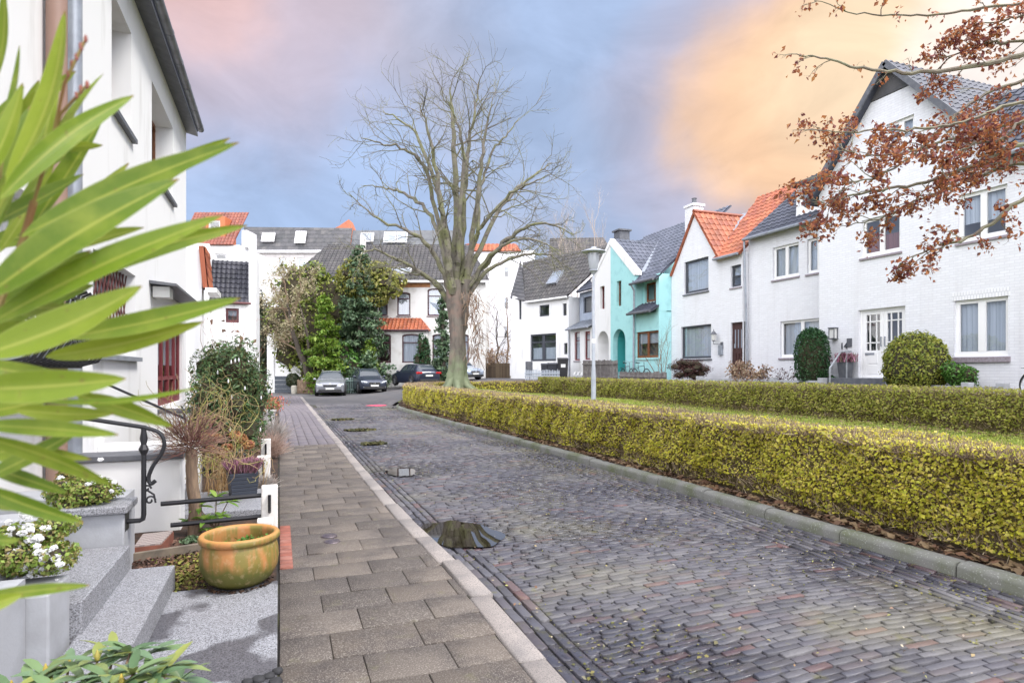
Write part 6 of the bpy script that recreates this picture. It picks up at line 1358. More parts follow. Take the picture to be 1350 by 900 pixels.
def conifer(label, px, pyb, pyt, hw, Y, mat, seed, n, size, name='conifer', lean=0., tiers=16, bare=.08):
    c, s = spot(px, pyb, Y); H = hgt(pyt, Y, c.z); rng = np.random.default_rng(seed); o = thing(name, label, 'tree', tuple(c)); tb = MB(); tb.tube([c, c + Vector((lean * H * .5, 0, H * .55)), c + Vector((lean * H, 0, H * .98))], [.22, .14, .03], 8)
    P = []; N = []; R0 = hw * s
    for k in range(tiers * 9):
        h = rng.random() ** 1.1 * .98 + bare * 0; h = max(h, bare); a = rng.uniform(0, 6.28); Lb = R0 * (1 - h) ** .75 * rng.uniform(.75, 1.15) + .15; b = np.array(c) + np.array((lean * H * h, 0, H * h)); d = np.array((math.cos(a), math.sin(a), -.12 + .25 * h)); tb.tube([b, b + d * Lb * .5, b + d * Lb + np.array((0, 0, .08 * Lb))], [.03, .02, .008], 3)
        m = max(4, int(n / (tiers * 9) * (Lb / R0 + .25) * 1.5)); t = rng.random(m) ** .7; q = b + d * (Lb * t)[:, None] + rng.normal(size=(m, 3)) * np.array((.16, .16, .09)) * (.5 + Lb * .35); q[:, 2] -= .08 * t; P.append(q); N.append(np.tile(d * .4 + np.array((0, 0, .8)), (m, 1)))
    tb.build('trunk', m_barkdk, o); P = np.concatenate(P); N = np.concatenate(N); quads('foliage', leaf_quads(P, N, size, rng, .8, .45, droop=.3), mat, o); return o
conifer('bright lime-green conifer left of the dark spruce behind the silver car', 428, 503, 388, 31, 42.8, m_lime, 83, 8000, .22, bare=.02)
conifer('tall dark spruce with a thin spire between lime conifer and villa', 474, 503, 318, 42, 45.0, m_spruce, 84, 11000, .26, bare=.03, tiers=22)
c, s = spot(488, 500, 45.3); shrub('ivy_canopy', 'hanging mass of yellow-green ivy foliage high beside the villa windows', 'ivy', (c.x, c.y, at(488, 404, 45.3).z), (50 * s, 1.3, 34 * s), 7000, .22, m_ygreen, 85, lumps=26, lump=.36, core=.6, stem=None)
mb = MB(); mb.tube([at(494, 505, 45.6), at(493, 440, 45.5), at(490, 395, 45.4)], [.2, .15, .1], 8); 
tr = mb.build('trunk', m_barkdk, bpy.data.objects['ivy_canopy'], smooth=True)
c, s = spot(455, 503, 43.8); shrub('laurel', 'glossy mid-green laurel behind the gap between the two cars', 'shrub', c, (26 * s, 1.0, hgt(455, 43.8, c.z) / 2), 2600, .22, m_midgreen, 86, lumps=16, lump=.45)
c, s = spot(437, 503, 43.4); shrub('laurel', 'olive-green laurel directly behind the silver car', 'shrub', c, (28 * s, .9, hgt(478, 43.4, c.z) / 2), 2200, .2, m_ivy, 87, lumps=14, lump=.45)
c, s = spot(497, 500, 44.5); conifer('small bright green conifer right of the dark spruce', 487, 500, 445, 15, 44.2, m_lime, 88, 2200, .18, name='conifer', bare=.02)
c, s = spot(557, 500, 45.6); shrub('ivy_column', 'clipped dark ivy column growing between two villa windows', 'ivy', c, (10 * s, .35, hgt(439, 45.6, c.z) / 2), 3000, .15, m_dkgreen, 89, lumps=14, lump=.55)
conifer('dark feathery spruce in front of the villa windows close to the big trunk', 584, 500, 385, 13, 42.5, m_spruce, 90, 3200, .2, bare=.02)
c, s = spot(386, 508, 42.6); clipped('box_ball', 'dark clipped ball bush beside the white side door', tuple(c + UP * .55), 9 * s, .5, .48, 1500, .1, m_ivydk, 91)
# thin winter trees behind the hedge and houses on the right of the trunk
def bare_tree(label, px, pyb, pyt, Y, seed, n, spread_, mat, name='bare_tree', r=.1, lv=3, up=.3, kids=6, zb=None):
    p = at(px, pyb, Y); z = gz(p.x, p.y) if zb is None else zb; H = hgt(pyt, Y, z); t = Tree(seed); o = thing(name, label, 'tree', (p.x, p.y, z)); c = np.array((p.x, p.y, z)); tk = t.smooth([c, c + np.array((.1, 0, H * .3)), c + np.array((.05, .1, H * .62)), c + np.array((0, 0, H))], 5, .05); tb = MB(); tb.tube(tk, np.linspace(r, .02, len(tk)), 7); tb.build('trunk', mat, o, smooth=True)
    t.kids(tk, H * .75, r * .6, 0, lv - 1, spread_, up, n, .2, .48, .007, t0=.22); t.mb.build('crown', mat, o); return o
m_birch = M('pale birch bark', (.40, .34, .29), .9, (.25, .2, .17), 6)
bare_tree('slim bare winter tree between the big trunk and the white end house', 655, 500, 405, 50, 95, 12, .8, m_barkdk, r=.12, up=.1)
bare_tree('lighter bare thicket tree touching the corner of the end house', 668, 500, 385, 52, 96, 12, .8, m_barkbrown, r=.1, up=.1)
bare_tree('pale birch crown rising above the end house roof, left one', 738, 470, 292, 58, 97, 16, .55, m_birch, 'birch', r=.14)
bare_tree('pale birch crown above the blue house and lamp head', 784, 470, 290, 60, 98, 16, .55, m_birch, 'birch', r=.14)
bare_tree('pale birch crown between the other two birches, shortest', 760, 470, 305, 62, 99, 14, .55, m_birch, 'birch', r=.12)
bare_tree('thin bare tree standing in front of the tall white block', 640, 500, 350, 55, 100, 12, .7, m_barkbrown, r=.1)
c, s = spot(650, 498, 48.5); twiggy('thicket', 'brown leafless thicket over the wooden fence behind the trunk', c, 2.2, .8, 26, 101, m_barkbrown, m_brownleaf, 900, .14, .03, kids=5)
# ================================================================ CARS, LAMP, FENCES, BINS, BICYCLES
m_tyre = M('tyre rubber', (.02, .02, .021), .85); m_rim = M('alloy rim', (.45, .46, .48), .35, metal=.8); m_carglass = M('car glass', (.035, .045, .055), .05, spec=.8); m_plastic = M('black car plastic', (.02, .02, .022), .6); m_plate = M('number plate', (.75, .76, .74), .4); m_chrome = M('chrome trim', (.7, .7, .72), .2, metal=1.)
m_lens = M('headlight lens', (.62, .66, .70), .08, spec=.8, coat=.5); m_tail = M('tail light lens', (.42, .012, .015), .15, coat=.5)
def paint(name, c): return M(name, c, .32, metal=.35, coat=.7)
ST = [  # y, half width low, z bottom, half width belt, z belt, half width top, z top   (front bumper at y = 0)
    (0.00, .62, .30, .66, .60, .60, .62), (.06, .76, .22, .78, .66, .62, .70), (.30, .86, .19, .86, .76, .64, .84), (.75, .89, .19, .885, .86, .68, .93), (1.18, .90, .19, .895, .93, .70, 1.00),
    (1.45, .90, .19, .895, .955, .665, 1.22), (1.80, .90, .19, .895, .965, .60, 1.45), (2.15, .90, .19, .895, .975, .585, 1.515), (2.80, .90, .19, .895, .985, .58, 1.52), (3.40, .90, .19, .89, .99, .565, 1.47), (3.75, .89, .20, .88, 1.0, .56, 1.38), (4.02, .87, .24, .86, .99, .57, 1.10), (4.20, .82, .28, .81, .92, .58, .98), (4.25, .68, .34, .70, .80, .56, .84)]
def car(label, loc, rz, pm, hs=1.0, ws=1.0, ls=1.0, grille='slats', rear=False, rails=True):
    o = thing('parked_car', label, 'car', loc, rz, 'parked cars'); A = np.array(ST); yq = np.concatenate([[0, .02], np.linspace(.06, 4.2, 62), [4.23, 4.25]])
    def cr(col):
        t = Tree(0); return np.interp(yq, A[:, 0], A[:, col]) if False else np.array([np.interp(v, A[:, 0], A[:, col]) for v in yq])
    C = {i: cr(i) for i in range(1, 7)}
    for i in C:                                                  # ease the kinks
        v = C[i].copy(); 
        for _ in range(2): v[2:-2] = (v[1:-3] + 2 * v[2:-2] + v[3:-1]) / 4
        C[i] = v
    rows = []
    for k, y in enumerate(yq):
        wl, zb, wb, zl, wt, zt = (C[i][k] for i in range(1, 7)); mid = (zb + zl) / 2
        half = [(0, zb), (wl * .8, zb), (wl * .97, zb + .04), (wl, zb + .16), (wl * 1.005, mid), (wb * 1.0, zl - .10), (wb * .985, zl - .015), (wb * .955, zl + .015)]
        for t in (.15, .3, .5, .7, .86): half.append((wb * .95 + (wt - wb * .95) * t, zl + .015 + (zt - .05 - zl - .015) * t))
        half += [(wt, zt - .035), (wt * .93, zt - .012), (wt * .7, zt), (wt * .35, zt + .008), (0, zt + .01)]
        rows.append(half)
    K = len(rows[0]); V = []; 
    for k, h in enumerate(rows):
        V += [(-x * ws, yq[k] * ls, z * hs) for x, z in h] + [(x * ws, yq[k] * ls, z * hs) for x, z in h[-2:0:-1]]
    R_ = 2 * K - 2; body, wind, side, side2, back = [], [], [], [], []
    for k in range(len(yq) - 1):
        y = (yq[k] + yq[k + 1]) / 2
        for j in range(R_):
            f = (k * R_ + j, k * R_ + (j + 1) % R_, (k + 1) * R_ + (j + 1) % R_, (k + 1) * R_ + j); jj = j if j < K - 1 else R_ - 1 - j
            if jj >= 13 and 1.24 < y < 1.80: wind.append(f)
            elif jj >= 13 and 3.62 < y < 3.98: back.append(f)
            elif 8 <= jj <= 12 and 1.62 < y < 3.55 and not (2.42 < y < 2.55) and not (3.08 < y < 3.16): (side if j < K - 1 else side2).append(f)
            else: body.append(f)
    n = len(yq); body += [tuple(range(R_)), tuple(range((n - 1) * R_, n * R_))]
    def part(nm, F, m):
        us = sorted({i for f in F for i in f}); mp = {a: b for b, a in enumerate(us)}; mb = MB(); mb.add([V[i] for i in us], [tuple(mp[i] for i in f) for f in F]); return mb.build(nm, m, o, local=True, smooth=True, ang=42)
    part('body', body, pm); part('windscreen', wind, m_carglass); part('rear_window', back, m_carglass); part('side_windows', side, m_carglass); part('side_windows', side2, m_carglass)
    def B(nm, m, *bx, bevel=.0, par=None):
        mb = MB(); [mb.box(*[q * s for q, s in zip(b, (ws, ws, ls, ls, hs, hs))]) for b in bx]; return mb.build(nm, m, par or o, local=True, bevel=bevel)
    # front face
    B('bumper', m_plastic, (-.70, .70, -.035, .12, .26, .40), (-.55, .55, -.045, .1, .24, .30), bevel=.02)
    if grille == 'frame':
        g = B('grille', m_plastic, (-.40, .40, -.03, .1, .56, .68), bevel=.02); B('grille_frame', m_chrome, (-.42, .42, -.04, .05, .68, .695), par=g)
        mb = MB(); [mb.box(x - .006, x + .006, -.036, .0, .57 * hs, .675 * hs) for x in np.linspace(-.36, .36, 15)]; mb.build('grille_bars', m_anth, g, local=True); e = MB(); e.lathe([(.035, 0), (.035, .012)], (0, 0, 0), 14); e = e.build('badge', m_chrome, o, local=True); e.location = (0, -.005, .735 * hs); e.rotation_euler = (R(80), 0, 0)
    else:
        g = B('grille', m_plastic, (-.36, .36, -.03, .1, .50, .66), bevel=.02); B('grille_frame', m_chrome, (-.34, .34, -.04, .02, .52, .53), (-.34, .34, -.04, .02, .575, .585), par=g)
        mb = MB()                                                # three-lozenge badge
        for a in (90, 210, 330):
            d = Vector((math.cos(R(a)), 0, math.sin(R(a)))); s_ = Vector((-d.z, 0, d.x)); c = Vector((0, -.048, .60 * hs)); P = [c, c + d * .045 + s_ * .026, c + d * .09, c + d * .045 - s_ * .026]; mb.add(P, [(0, 1, 2, 3)])
        mb.build('badge', m_chrome, g, local=True)
    for s in (-1, 1):
        mb = MB(); mb.hexa([(s * .50 * ws, -.0 * ls, .60 * hs), (s * .80 * ws, .13 * ls, .62 * hs), (s * .80 * ws, .3 * ls, .62 * hs), (s * .50 * ws, .2 * ls, .60 * hs), (s * .48 * ws, .02 * ls, .70 * hs), (s * .84 * ws, .16 * ls, .755 * hs), (s * .84 * ws, .34 * ls, .76 * hs), (s * .48 * ws, .25 * ls, .70 * hs)]); mb.build('headlight', m_lens, o, local=True, bevel=.012)
        B('fog_light', m_lens, (s * .66 - .06, s * .66 + .06, -.02, .1, .34, .38), bevel=.01)
        mb = MB(); mb.box(s * (.80 if s > 0 else .80) * ws - .09, s * .80 * ws + .09, 4.08 * ls, 4.245 * ls, .82 * hs, .97 * hs); mb.box(s * .62 * ws - .12, s * .62 * ws + .12, 4.12 * ls, 4.262 * ls, .83 * hs, .96 * hs); mb.build('tail_light', m_tail, o, local=True, bevel=.02)
        mb = MB(); mb.blob((s * 1.0 * ws, 1.52 * ls, 1.0 * hs), .10, .07, .075, 3, .05, 2); mb.bar((s * .88 * ws, 1.55 * ls, .96 * hs), (s * .95 * ws, 1.55 * ls, .98 * hs), .05); mb.build('mirror', pm, o, local=True, smooth=True)
        for y in (.86, 3.42):
            mb = MB(); P = [(.0, 0), (.16, 0), (.205, .0), (.205, .03), (.335 - .03, .03)]; q = [(math.sin(t), math.cos(t)) for t in np.linspace(0, 2 * math.pi, 28, endpoint=False)]
            w = MB(); prof = [(.22, -.10), (.31, -.11), (.335, -.08), (.335, .08), (.31, .11), (.22, .10)]; V2 = [(s * (.83 * ws) + b, y * ls + a * c, .335 + a * d) for a, b in prof for c, d in q]; k = 28
            w.add(V2, [(i * k + j, i * k + (j + 1) % k, ((i + 1) % 6) * k + (j + 1) % k, ((i + 1) % 6) * k + j) for i in range(6) for j in range(k)]); w = w.build('wheel', m_tyre, o, local=True, smooth=True)
            rb = MB(); xo = s * (.83 * ws + .085)
            rb.add([(xo, y * ls + .225 * c, .335 + .225 * d) for c, d in q] + [(xo, y * ls + .195 * c, .335 + .195 * d) for c, d in q], [(j, (j + 1) % k, k + (j + 1) % k, k + j) for j in range(k)])
            for a in range(5):
                t = a * 2 * math.pi / 5 + .3; rb.bar((xo, y * ls + .04 * math.sin(t), .335 + .04 * math.cos(t)), (xo, y * ls + .2 * math.sin(t), .335 + .2 * math.cos(t)), .055, .02, up=(1, 0, 0))
            rb.lathe([(.05, -.01), (.05, .01)], (xo, y * ls, .335), 10); rb.build('rim', m_rim, w, local=True)
            ab = MB(); xa = s * (.905 * ws); arc = np.linspace(-.25, math.pi + .25, 18); ab.add([(xa, y * ls + .36 * math.cos(t), .335 + .36 * math.sin(t)) for t in arc] + [(xa, y * ls + .41 * math.cos(t), .335 + .41 * math.sin(t)) for t in arc] , [(j, j + 1, 18 + j + 1, 18 + j) for j in range(17)]); ab.add([(xa - s * .012, y * ls + .36 * math.cos(t), .335 + .36 * math.sin(t)) for t in np.linspace(0, 6.28, 24, endpoint=False)], [tuple(range(24))]); ab.build('wheel_arch', m_plastic, o, local=True)
        if rails:
            mb = MB(); mb.tube([(s * .56 * ws, 1.95 * ls, 1.50 * hs), (s * .565 * ws, 2.1 * ls, 1.56 * hs), (s * .56 * ws, 3.2 * ls, 1.555 * hs), (s * .54 * ws, 3.45 * ls, 1.47 * hs)], .018, 6); mb.build('roof_rail', m_rim, o, local=True)
        mb = MB(); mb.bar((s * .905 * ws, 2.3 * ls, .86 * hs), (s * .905 * ws, 2.45 * ls, .86 * hs), .02, .03); mb.bar((s * .905 * ws, 3.1 * ls, .87 * hs), (s * .905 * ws, 3.25 * ls, .87 * hs), .02, .03); mb.build('door_handles', pm, o, local=True)
    B('number_plate', m_plate, (-.26, .26, -.055, -.03, .40, .50)); B('number_plate', m_plate, (-.26, .26, 4.25, 4.275, .66, .77)); B('rear_bumper', m_plastic, (-.66, .66, 4.1, 4.285, .30, .46), bevel=.03); B('licence_panel', m_plastic, (-.34, .34, 4.2, 4.262, .64, .80))
    B('wiper', m_plastic, (-.5, -.1, 1.2, 1.24, 1.03, 1.045), (.1, .55, 1.2, 1.24, 1.03, 1.045))
    return o
def place_car(px, py, Y, zoff=0.): p = at(px, py, Y); return Vector((p.x, p.y, float(HT(p.x, p.y)) + zoff))
FACE = -math.atan2(SA, CA)
car('silver compact SUV parked facing the street with dark slatted grille', place_car(435, 520, 38.2), FACE + R(14), paint('silver paint', (.27, .28, .31)), 1.04, 1.0, 1., 'frame')
car('dark grey crossover car parked second from left with lozenge badge', place_car(494, 519, 40.0), FACE + R(12.5 + 13), paint('dark grey paint', (.045, .055, .085)), 1.05, .99, 1., 'slats')
rz_ = FACE + R(180 + 8 + 27); pb = place_car(566, 502, 40.5) - 4.25 * Vector((-math.sin(rz_), math.cos(rz_), 0)); pb.z = float(HT(*place_car(562, 502, 42.5)[:2]))
car('dark blue hatchback with red tail lights seen from behind, left of the big trunk', pb, rz_, paint('midnight blue paint', (.02, .026, .05)), .97, 1., 1., 'slats', rails=False)
pb = place_car(627, 500, 43.0); car('pale blue-silver car almost hidden behind the big trunk', pb, FACE + R(40), paint('pale blue paint', (.34, .40, .50)), .97, 1., 1., 'slats', rails=False)
# street lamp
m_lampgrey = M('lamp post grey', (.36, .39, .45), .5, (.29, .31, .36), 3)
p = at(782.5, 530, 24.0); zg = float(HT(p.x, p.y)); Ld = thing('street_lamp', 'grey street lamp with mushroom hat and glass bell on the lawn', 'street lamp', (p.x, p.y, zg))
s = 24.0 / FPX; zt_ = at(782, 358, 24).z
mb = MB(); mb.lathe([(.095, -.2), (.095, .9), (.075, 1.3), (.07, 1.32), (.038, zt_ - zg)], (p.x, p.y, zg), 16); mb.build('pole', m_lampgrey, Ld, smooth=True)
zz = zt_; mb = MB(); mb.lathe([(.06, -.10), (.11, -.02), (.17, .03), (.17, .06), (.05, .07)], (p.x, p.y, zz), 18); mb.build('collar', m_lampgrey, Ld, smooth=True)
mb = MB(); mb.lathe([(.13, .07), (.17, .16), (.215, .46), (.23, .70), (.18, .74)], (p.x, p.y, zz), 20); mb.build('lamp_glass', M('lamp bell glass', (.36, .38, .42), .15, spec=.7), Ld, smooth=True)
mb = MB(); mb.lathe([(.28, .71), (.45, .74), (.475, .76), (.46, .78), (.28, .85), (.12, .89), (.10, .95), (.03, .97)], (p.x, p.y, zz), 28); mb.build('hat', m_lampgrey, Ld, smooth=True)
u = at(782.5, 452, 24); mb = MB(); mb.lathe([(.07, 0), (.07, .16)], (p.x, p.y, u.z), 14); mb.build('sticker', m_white, Ld)
# low post and rail fence before the houses
m_conc = M('grey painted posts', (.42, .43, .45), .8, (.34, .35, .36), 8)
def low_fence(x, pxs, ztop, label):
    P = [ax(q, 504, x) for q in pxs]; z0 = float(HT(x, P[0].y)); o = thing('rail_fence', label, 'fence', (x, P[0].y, z0))
    for q in P: MB().box(x - .1, x + .1, q.y - .1, q.y + .1, z0 - .3, ztop).build('post', m_conc, o, bevel=.012)
    MB().bar((x, P[0].y, ztop - .12), (x, P[-1].y, ztop - .12), .07, .07).build('rail', m_conc, o)
low_fence(16.0, (1322, 1275.5, 1174.5), 1.30, 'low grey post and rail fence at the foot of number 14'); low_fence(15.95, (1084, 1020, 967, 922), 1.36, 'low grey post and rail fence before the orange-roofed house')
# wooden picket fences
m_picket = M('weathered grey pickets', (.20, .18, .17), .9, (.13, .115, .11), 5, island=[(.22, .20, .19), (.17, .15, .15), (.26, .24, .23)], bump=.3, bscale=40)
def picket(a, b, h, n, label, m=m_picket, w=.12, z0=None):
    a = Vector(a); b = Vector(b); o = thing('picket_fence', label, 'fence', tuple(a)); mb = MB(); g = np.random.default_rng(int(abs(a.x * 10 + b.y * 7)))
    for i in range(n):
        t = (i + .5) / n; p = a + (b - a) * t; hh = h + g.normal() * .02; d = (b - a).normalized() * w / 2; nn = Vector((d.y, -d.x, 0)).normalized() * .012
        mb.hexa([p - d - nn, p + d - nn, p + d + nn, p - d + nn] + [q + UP * hh for q in (p - d - nn, p + d - nn, p + d + nn, p - d + nn)]); 
    mb.build('pickets', m, o)
    for z in (.25, h - .2): off = Vector(((b - a).y, -(b - a).x, 0)).normalized() * .035; MB().bar(a + UP * z + off, b + UP * z + off, .04, .07).build('rail', m, o)
    return o
pa, pb_ = ax(768.5, 495, 16.4), ax(814.5, 495, 16.4); zg = 1.0
picket((16.4, pa.y, zg), (16.4, pb_.y, zg), 1.15, 24, 'taller weathered wooden picket fence before the white arched porch')
pa, pb_ = ax(817, 500, 15.9), ax(879, 500, 15.9); picket((15.9, pa.y, .8), (15.9, pb_.y, .8), .72, 30, 'lower weathered picket fence in front of the bicycles', w=.1)
pa, pb_ = at(692, 497, 37.5), at(738, 497, 37.0); picket((pa.x, pa.y, 1.0), (pb_.x, pb_.y, 1.0), .62, 22, 'pale blue-grey low paling in front of the end house', M('pale blue paling', (.42, .46, .52), .7), .06)
m_tim = M('brown woven fence', (.24, .165, .11), .9, (.15, .10, .07), 6, island=[(.26, .18, .12), (.20, .135, .09), (.31, .22, .15)])
pa, pb_ = at(392, 517, 42.3), at(415, 516, 42.3); picket((pa.x, pa.y, .02), (pb_.x, pb_.y, .02), .95, 22, 'brown upright board fence left of the silver car', m_tim, .07)
m_grnfence = M('green grey metal fence', (.24, .33, .30), .6)
pa, pb_ = at(452, 516, 42.0), at(472, 516, 42.0); picket((pa.x, pa.y, .05), (pb_.x, pb_.y, .05), 1.05, 9, 'pale green garden gate between the two front cars', m_grnfence, .05)
pa, pb_ = at(622, 503, 48), at(672, 500, 47); picket((pa.x, pa.y, .6), (pb_.x, pb_.y, .6), 1.55, 30, 'tall brown wooden fence behind the big trunk', M('old brown boards', (.15, .105, .06), .9, island=[(.10, .07, .045), (.07, .05, .035), (.13, .095, .06)]), .12)
# planter box and stone by the white door
c = at(374, 517, 42.4); mb = MB(); w, z0 = .58, 0.
FW = Fr(c.x, c.y, -CA, SA); ob = thing('wooden_planter', 'dark blue-grey slatted planter box under the white side door', 'planter', tuple(FW(0, 0, 0)))
for i in range(4): mb.prism(rectpoly((-.62, .62, .06 + i * .29, .33 + i * .29)), FW, -.5, 0)
mb.build('box', M('dark blue timber', (.05, .06, .075), .7), ob); MB().prism(rectpoly((-.5, .5, 1.0, 1.2)), FW, -.48, -.02).build('soil', m_soil, ob)
c = at(388, 517, 42.3); mb = MB(); mb.lathe([(.18, 0), (.22, .3), (.2, .55), (.1, .58)], tuple(Vector((c.x, c.y, 0))), 10); tag(mb.build('stone_bollard', M('pale stone', (.45, .42, .36), .9, (.35, .33, .27), 5), smooth=True, loc=(c.x, c.y, 0)), 'pale stone stump beside the slatted planter box', 'stone')
# wheeled bins beside the end house
m_bin = M('black bin plastic', (.018, .018, .022), .5); m_binblue = M('dark grey bin plastic', (.03, .033, .045), .5)
def bin_(px, Y, h, w, m, label, sign=False):
    p = at(px, 497, Y); z = 1.0; F_ = Fr(p.x, p.y, -CA, SA); o = thing('wheeled_bin', label, 'bin', (p.x, p.y, z), 0, 'wheeled bins by the end house'); mb = MB()
    mb.hexa([F_(-w * .42, z + .1, -w * .85), F_(w * .42, z + .1, -w * .85), F_(w * .42, z + .1, -.06), F_(-w * .42, z + .1, -.06), F_(-w * .5, z + h, -w), F_(w * .5, z + h, -w), F_(w * .5, z + h, 0), F_(-w * .5, z + h, 0)]); mb.build('body', m, o, bevel=.015)
    mb = MB(); mb.hexa([F_(-w * .53, z + h + .003, -w * 1.05), F_(w * .53, z + h + .003, -w * 1.05), F_(w * .53, z + h + .003, .04), F_(-w * .53, z + h + .003, .04), F_(-w * .5, z + h + .12, -w), F_(w * .5, z + h + .12, -w), F_(w * .5, z + h + .05, .02), F_(-w * .5, z + h + .05, .02)]); mb.build('lid', m, o, bevel=.015)
    for s in (-1, 1): q = F_(s * w * .45, z + .1, -w * .9); mb = MB(); mb.tube([q - F_.u * .03, q + F_.u * .03], .1, 12); mb.build('wheel', m_tyre, o)
    if sign: MB().prism(rectpoly((-w * .22, w * .22, z + h * .62, z + h * .78)), F_, .0, .006).build('label', m_white, o)
bin_(742.5, 37.2, 1.25, .62, m_bin, 'black wheeled bin with white sticker, tallest of three', True); bin_(729, 37.6, .95, .60, m_binblue, 'low dark wheeled bin left of the black one with a sticker'); bin_(719.5, 37.8, .92, .55, m_binblue, 'leftmost low wheeled bin in front of the end house')
p = at(697.5, 488, 38.6); MBx = MB(); MBx.box(p.x - .2, p.x + .2, p.y - .12, p.y + .12, 1.3, 2.15); MBx.box(p.x - .04, p.x + .04, p.y - .04, p.y + .04, .8, 1.3); tag(MBx.build('mail_box', m_anth, bevel=.02, loc=(p.x, p.y, .9)), 'dark grey letter box on a post in front of the end house', 'letter box')
# bicycles
def bicycle(label, loc, rz, m):
    o = thing('bicycle', label, 'bicycle', loc, rz, 'bicycles along the house fronts'); r = .335; wb_ = 1.06
    for y in (0, wb_):
        mb = MB(); mb.tube([(0, y + r * math.cos(t), r + r * math.sin(t)) for t in np.linspace(0, 2 * math.pi, 33)], .02, 6, cap=False); w = mb.build('wheel', m_tyre, o, local=True)
        mb = MB(); [mb.tube([(.02 * (-1) ** i, y, r), (0, y + r * math.cos(t), r + r * math.sin(t))], .003, 3) for i, t in enumerate(np.linspace(0, 2 * math.pi, 18, endpoint=False))]; mb.tube([(0, y + (r - .025) * math.cos(t), r + (r - .025) * math.sin(t)) for t in np.linspace(0, 2 * math.pi, 33)], .01, 4, cap=False); mb.tube([(-.05, y, r), (.05, y, r)], .02, 6); mb.build('spokes', m_rim, w, local=True)
    mb = MB(); bb = (0, .46 * wb_ + 0, .28); st_ = (0, .40, .80) if False else (0, wb_ * .30, .78); hd = (0, wb_ * .80, .82); hl = (0, wb_ * .845, .60)
    for a, b, q in (((0, 0, r), bb, .011), ((0, 0, r), st_, .01), (bb, st_, .016), (bb, hl, .018), (st_, hd, .016), (hd, hl, .018), (hl, (0, wb_, r), .013), (st_, (0, wb_ * .28, .92), .012), (hd, (0, wb_ * .78, 1.0), .012)): mb.tube([a, b], q, 7)
    mb.build('frame', m, o, local=True, smooth=True)
    mb = MB(); mb.hexa([(-.03, wb_ * .28 + .16, .94), (.03, wb_ * .28 + .16, .94), (.09, wb_ * .28 - .1, .95), (-.09, wb_ * .28 - .1, .95), (-.02, wb_ * .28 + .16, .965), (.02, wb_ * .28 + .16, .965), (.08, wb_ * .28 - .1, 1.0), (-.08, wb_ * .28 - .1, 1.0)]); mb.build('saddle', m_plastic, o, local=True, bevel=.01)
    mb = MB(); mb.tube([(-.29, wb_ * .66, 1.04), (-.22, wb_ * .76, 1.07), (0, wb_ * .79, 1.02), (.22, wb_ * .76, 1.07), (.29, wb_ * .66, 1.04)], .012, 6); mb.build('handlebar', m_rim, o, local=True)
    mb = MB(); mb.tube([(.05, bb[1] + .1 * math.cos(t), bb[2] + .1 * math.sin(t)) for t in np.linspace(0, 6.28, 20)], .008, 4); mb.tube([(.05, bb[1], bb[2]), (.09, bb[1] + .1, bb[2] - .13)], .01, 5); mb.tube([(-.05, bb[1], bb[2]), (-.09, bb[1] - .1, bb[2] + .13)], .01, 5); mb.box(.07, .17, bb[1] + .06, bb[1] + .15, bb[2] - .14, bb[2] - .12); mb.build('crankset', m_anth, o, local=True)
    mb = MB(); mb.bar((0, -.28, .72), (0, .18, .74), .12, .012); mb.tube([(.05, 0, r), (.05, -.2, .72)], .006, 4); mb.tube([(-.05, 0, r), (-.05, -.2, .72)], .006, 4); mb.build('luggage_rack', m_anth, o, local=True); return o
m_bike = M('black bicycle paint', (.02, .02, .024), .35); m_bike2 = M('grey bicycle paint', (.10, .11, .13), .35)
p = ax(847, 498, 16.55); bicycle('dark bicycle leaning before the turquoise wall, handlebar to the right', (16.55, p.y + .7, 1.0), R(180), m_bike)
p = ax(826, 498, 16.8); bicycle('second bicycle half hidden behind the picket fence end', (16.8, p.y + .35, 1.0), R(172), m_bike2)
p = ax(1337, 508, 15.6); bicycle('bicycle whose rear wheel arches in at the right edge of the picture', (15.6, p.y - .45, .93), R(180), m_bike)
for i, (px, lb) in enumerate(((757, 'leftmost white folded garden chair frame by the picket fence'), (762, 'middle white folded garden chair frame by the picket fence'), (767, 'white folded garden chair frame nearest the picket fence'))):
    p = ax(px, 494, 16.6); mb = MB(); mb.tube([(16.4, p.y, 1.0), (16.6, p.y - .25, 1.55)], .02, 6); mb.tube([(16.4, p.y - .25, 1.0), (16.6, p.y, 1.5)], .02, 6); mb.bar((16.5, p.y - .3, 1.3), (16.5, p.y + .05, 1.3), .3, .03); tag(mb.build('garden_chair', m_whitetrim, loc=(16.5, p.y, 1)), lb, 'chair', 'folded white garden chairs')
# pot of heather by the double door
u = rA_d[1] + .18; pp = thing('door_planter', 'tall dark square planter with pink heather beside the white double door', 'planter', (16.9, u, rA_d[2] - .02)); zb = rA_d[2] - .02
mb = MB(); mb.hexa([(16.72, u - .13, zb), (17.0, u - .13, zb), (17.0, u + .13, zb), (16.72, u + .13, zb), (16.68, u - .17, zb + .5), (17.04, u - .17, zb + .5), (17.04, u + .17, zb + .5), (16.68, u + .17, zb + .5)]); mb.build('pot', m_anth, pp, bevel=.01)
g = np.random.default_rng(77); n = 500; P = np.stack([16.86 + g.normal(size=n) * .1, u + g.normal(size=n) * .12, np.full(n, zb + .5)], 1); m_heather = M('heather blossom', (.35, .12, .2), .8, island=[(.40, .14, .24), (.28, .10, .16), (.10, .12, .05), (.50, .25, .34)], transl=.2)
quads('heather', twig_quads(P, np.stack([g.normal(size=n) * .35, g.normal(size=n) * .35, np.ones(n)], 1), .22 + .1 * g.random(n), .03, g), m_heather, pp)
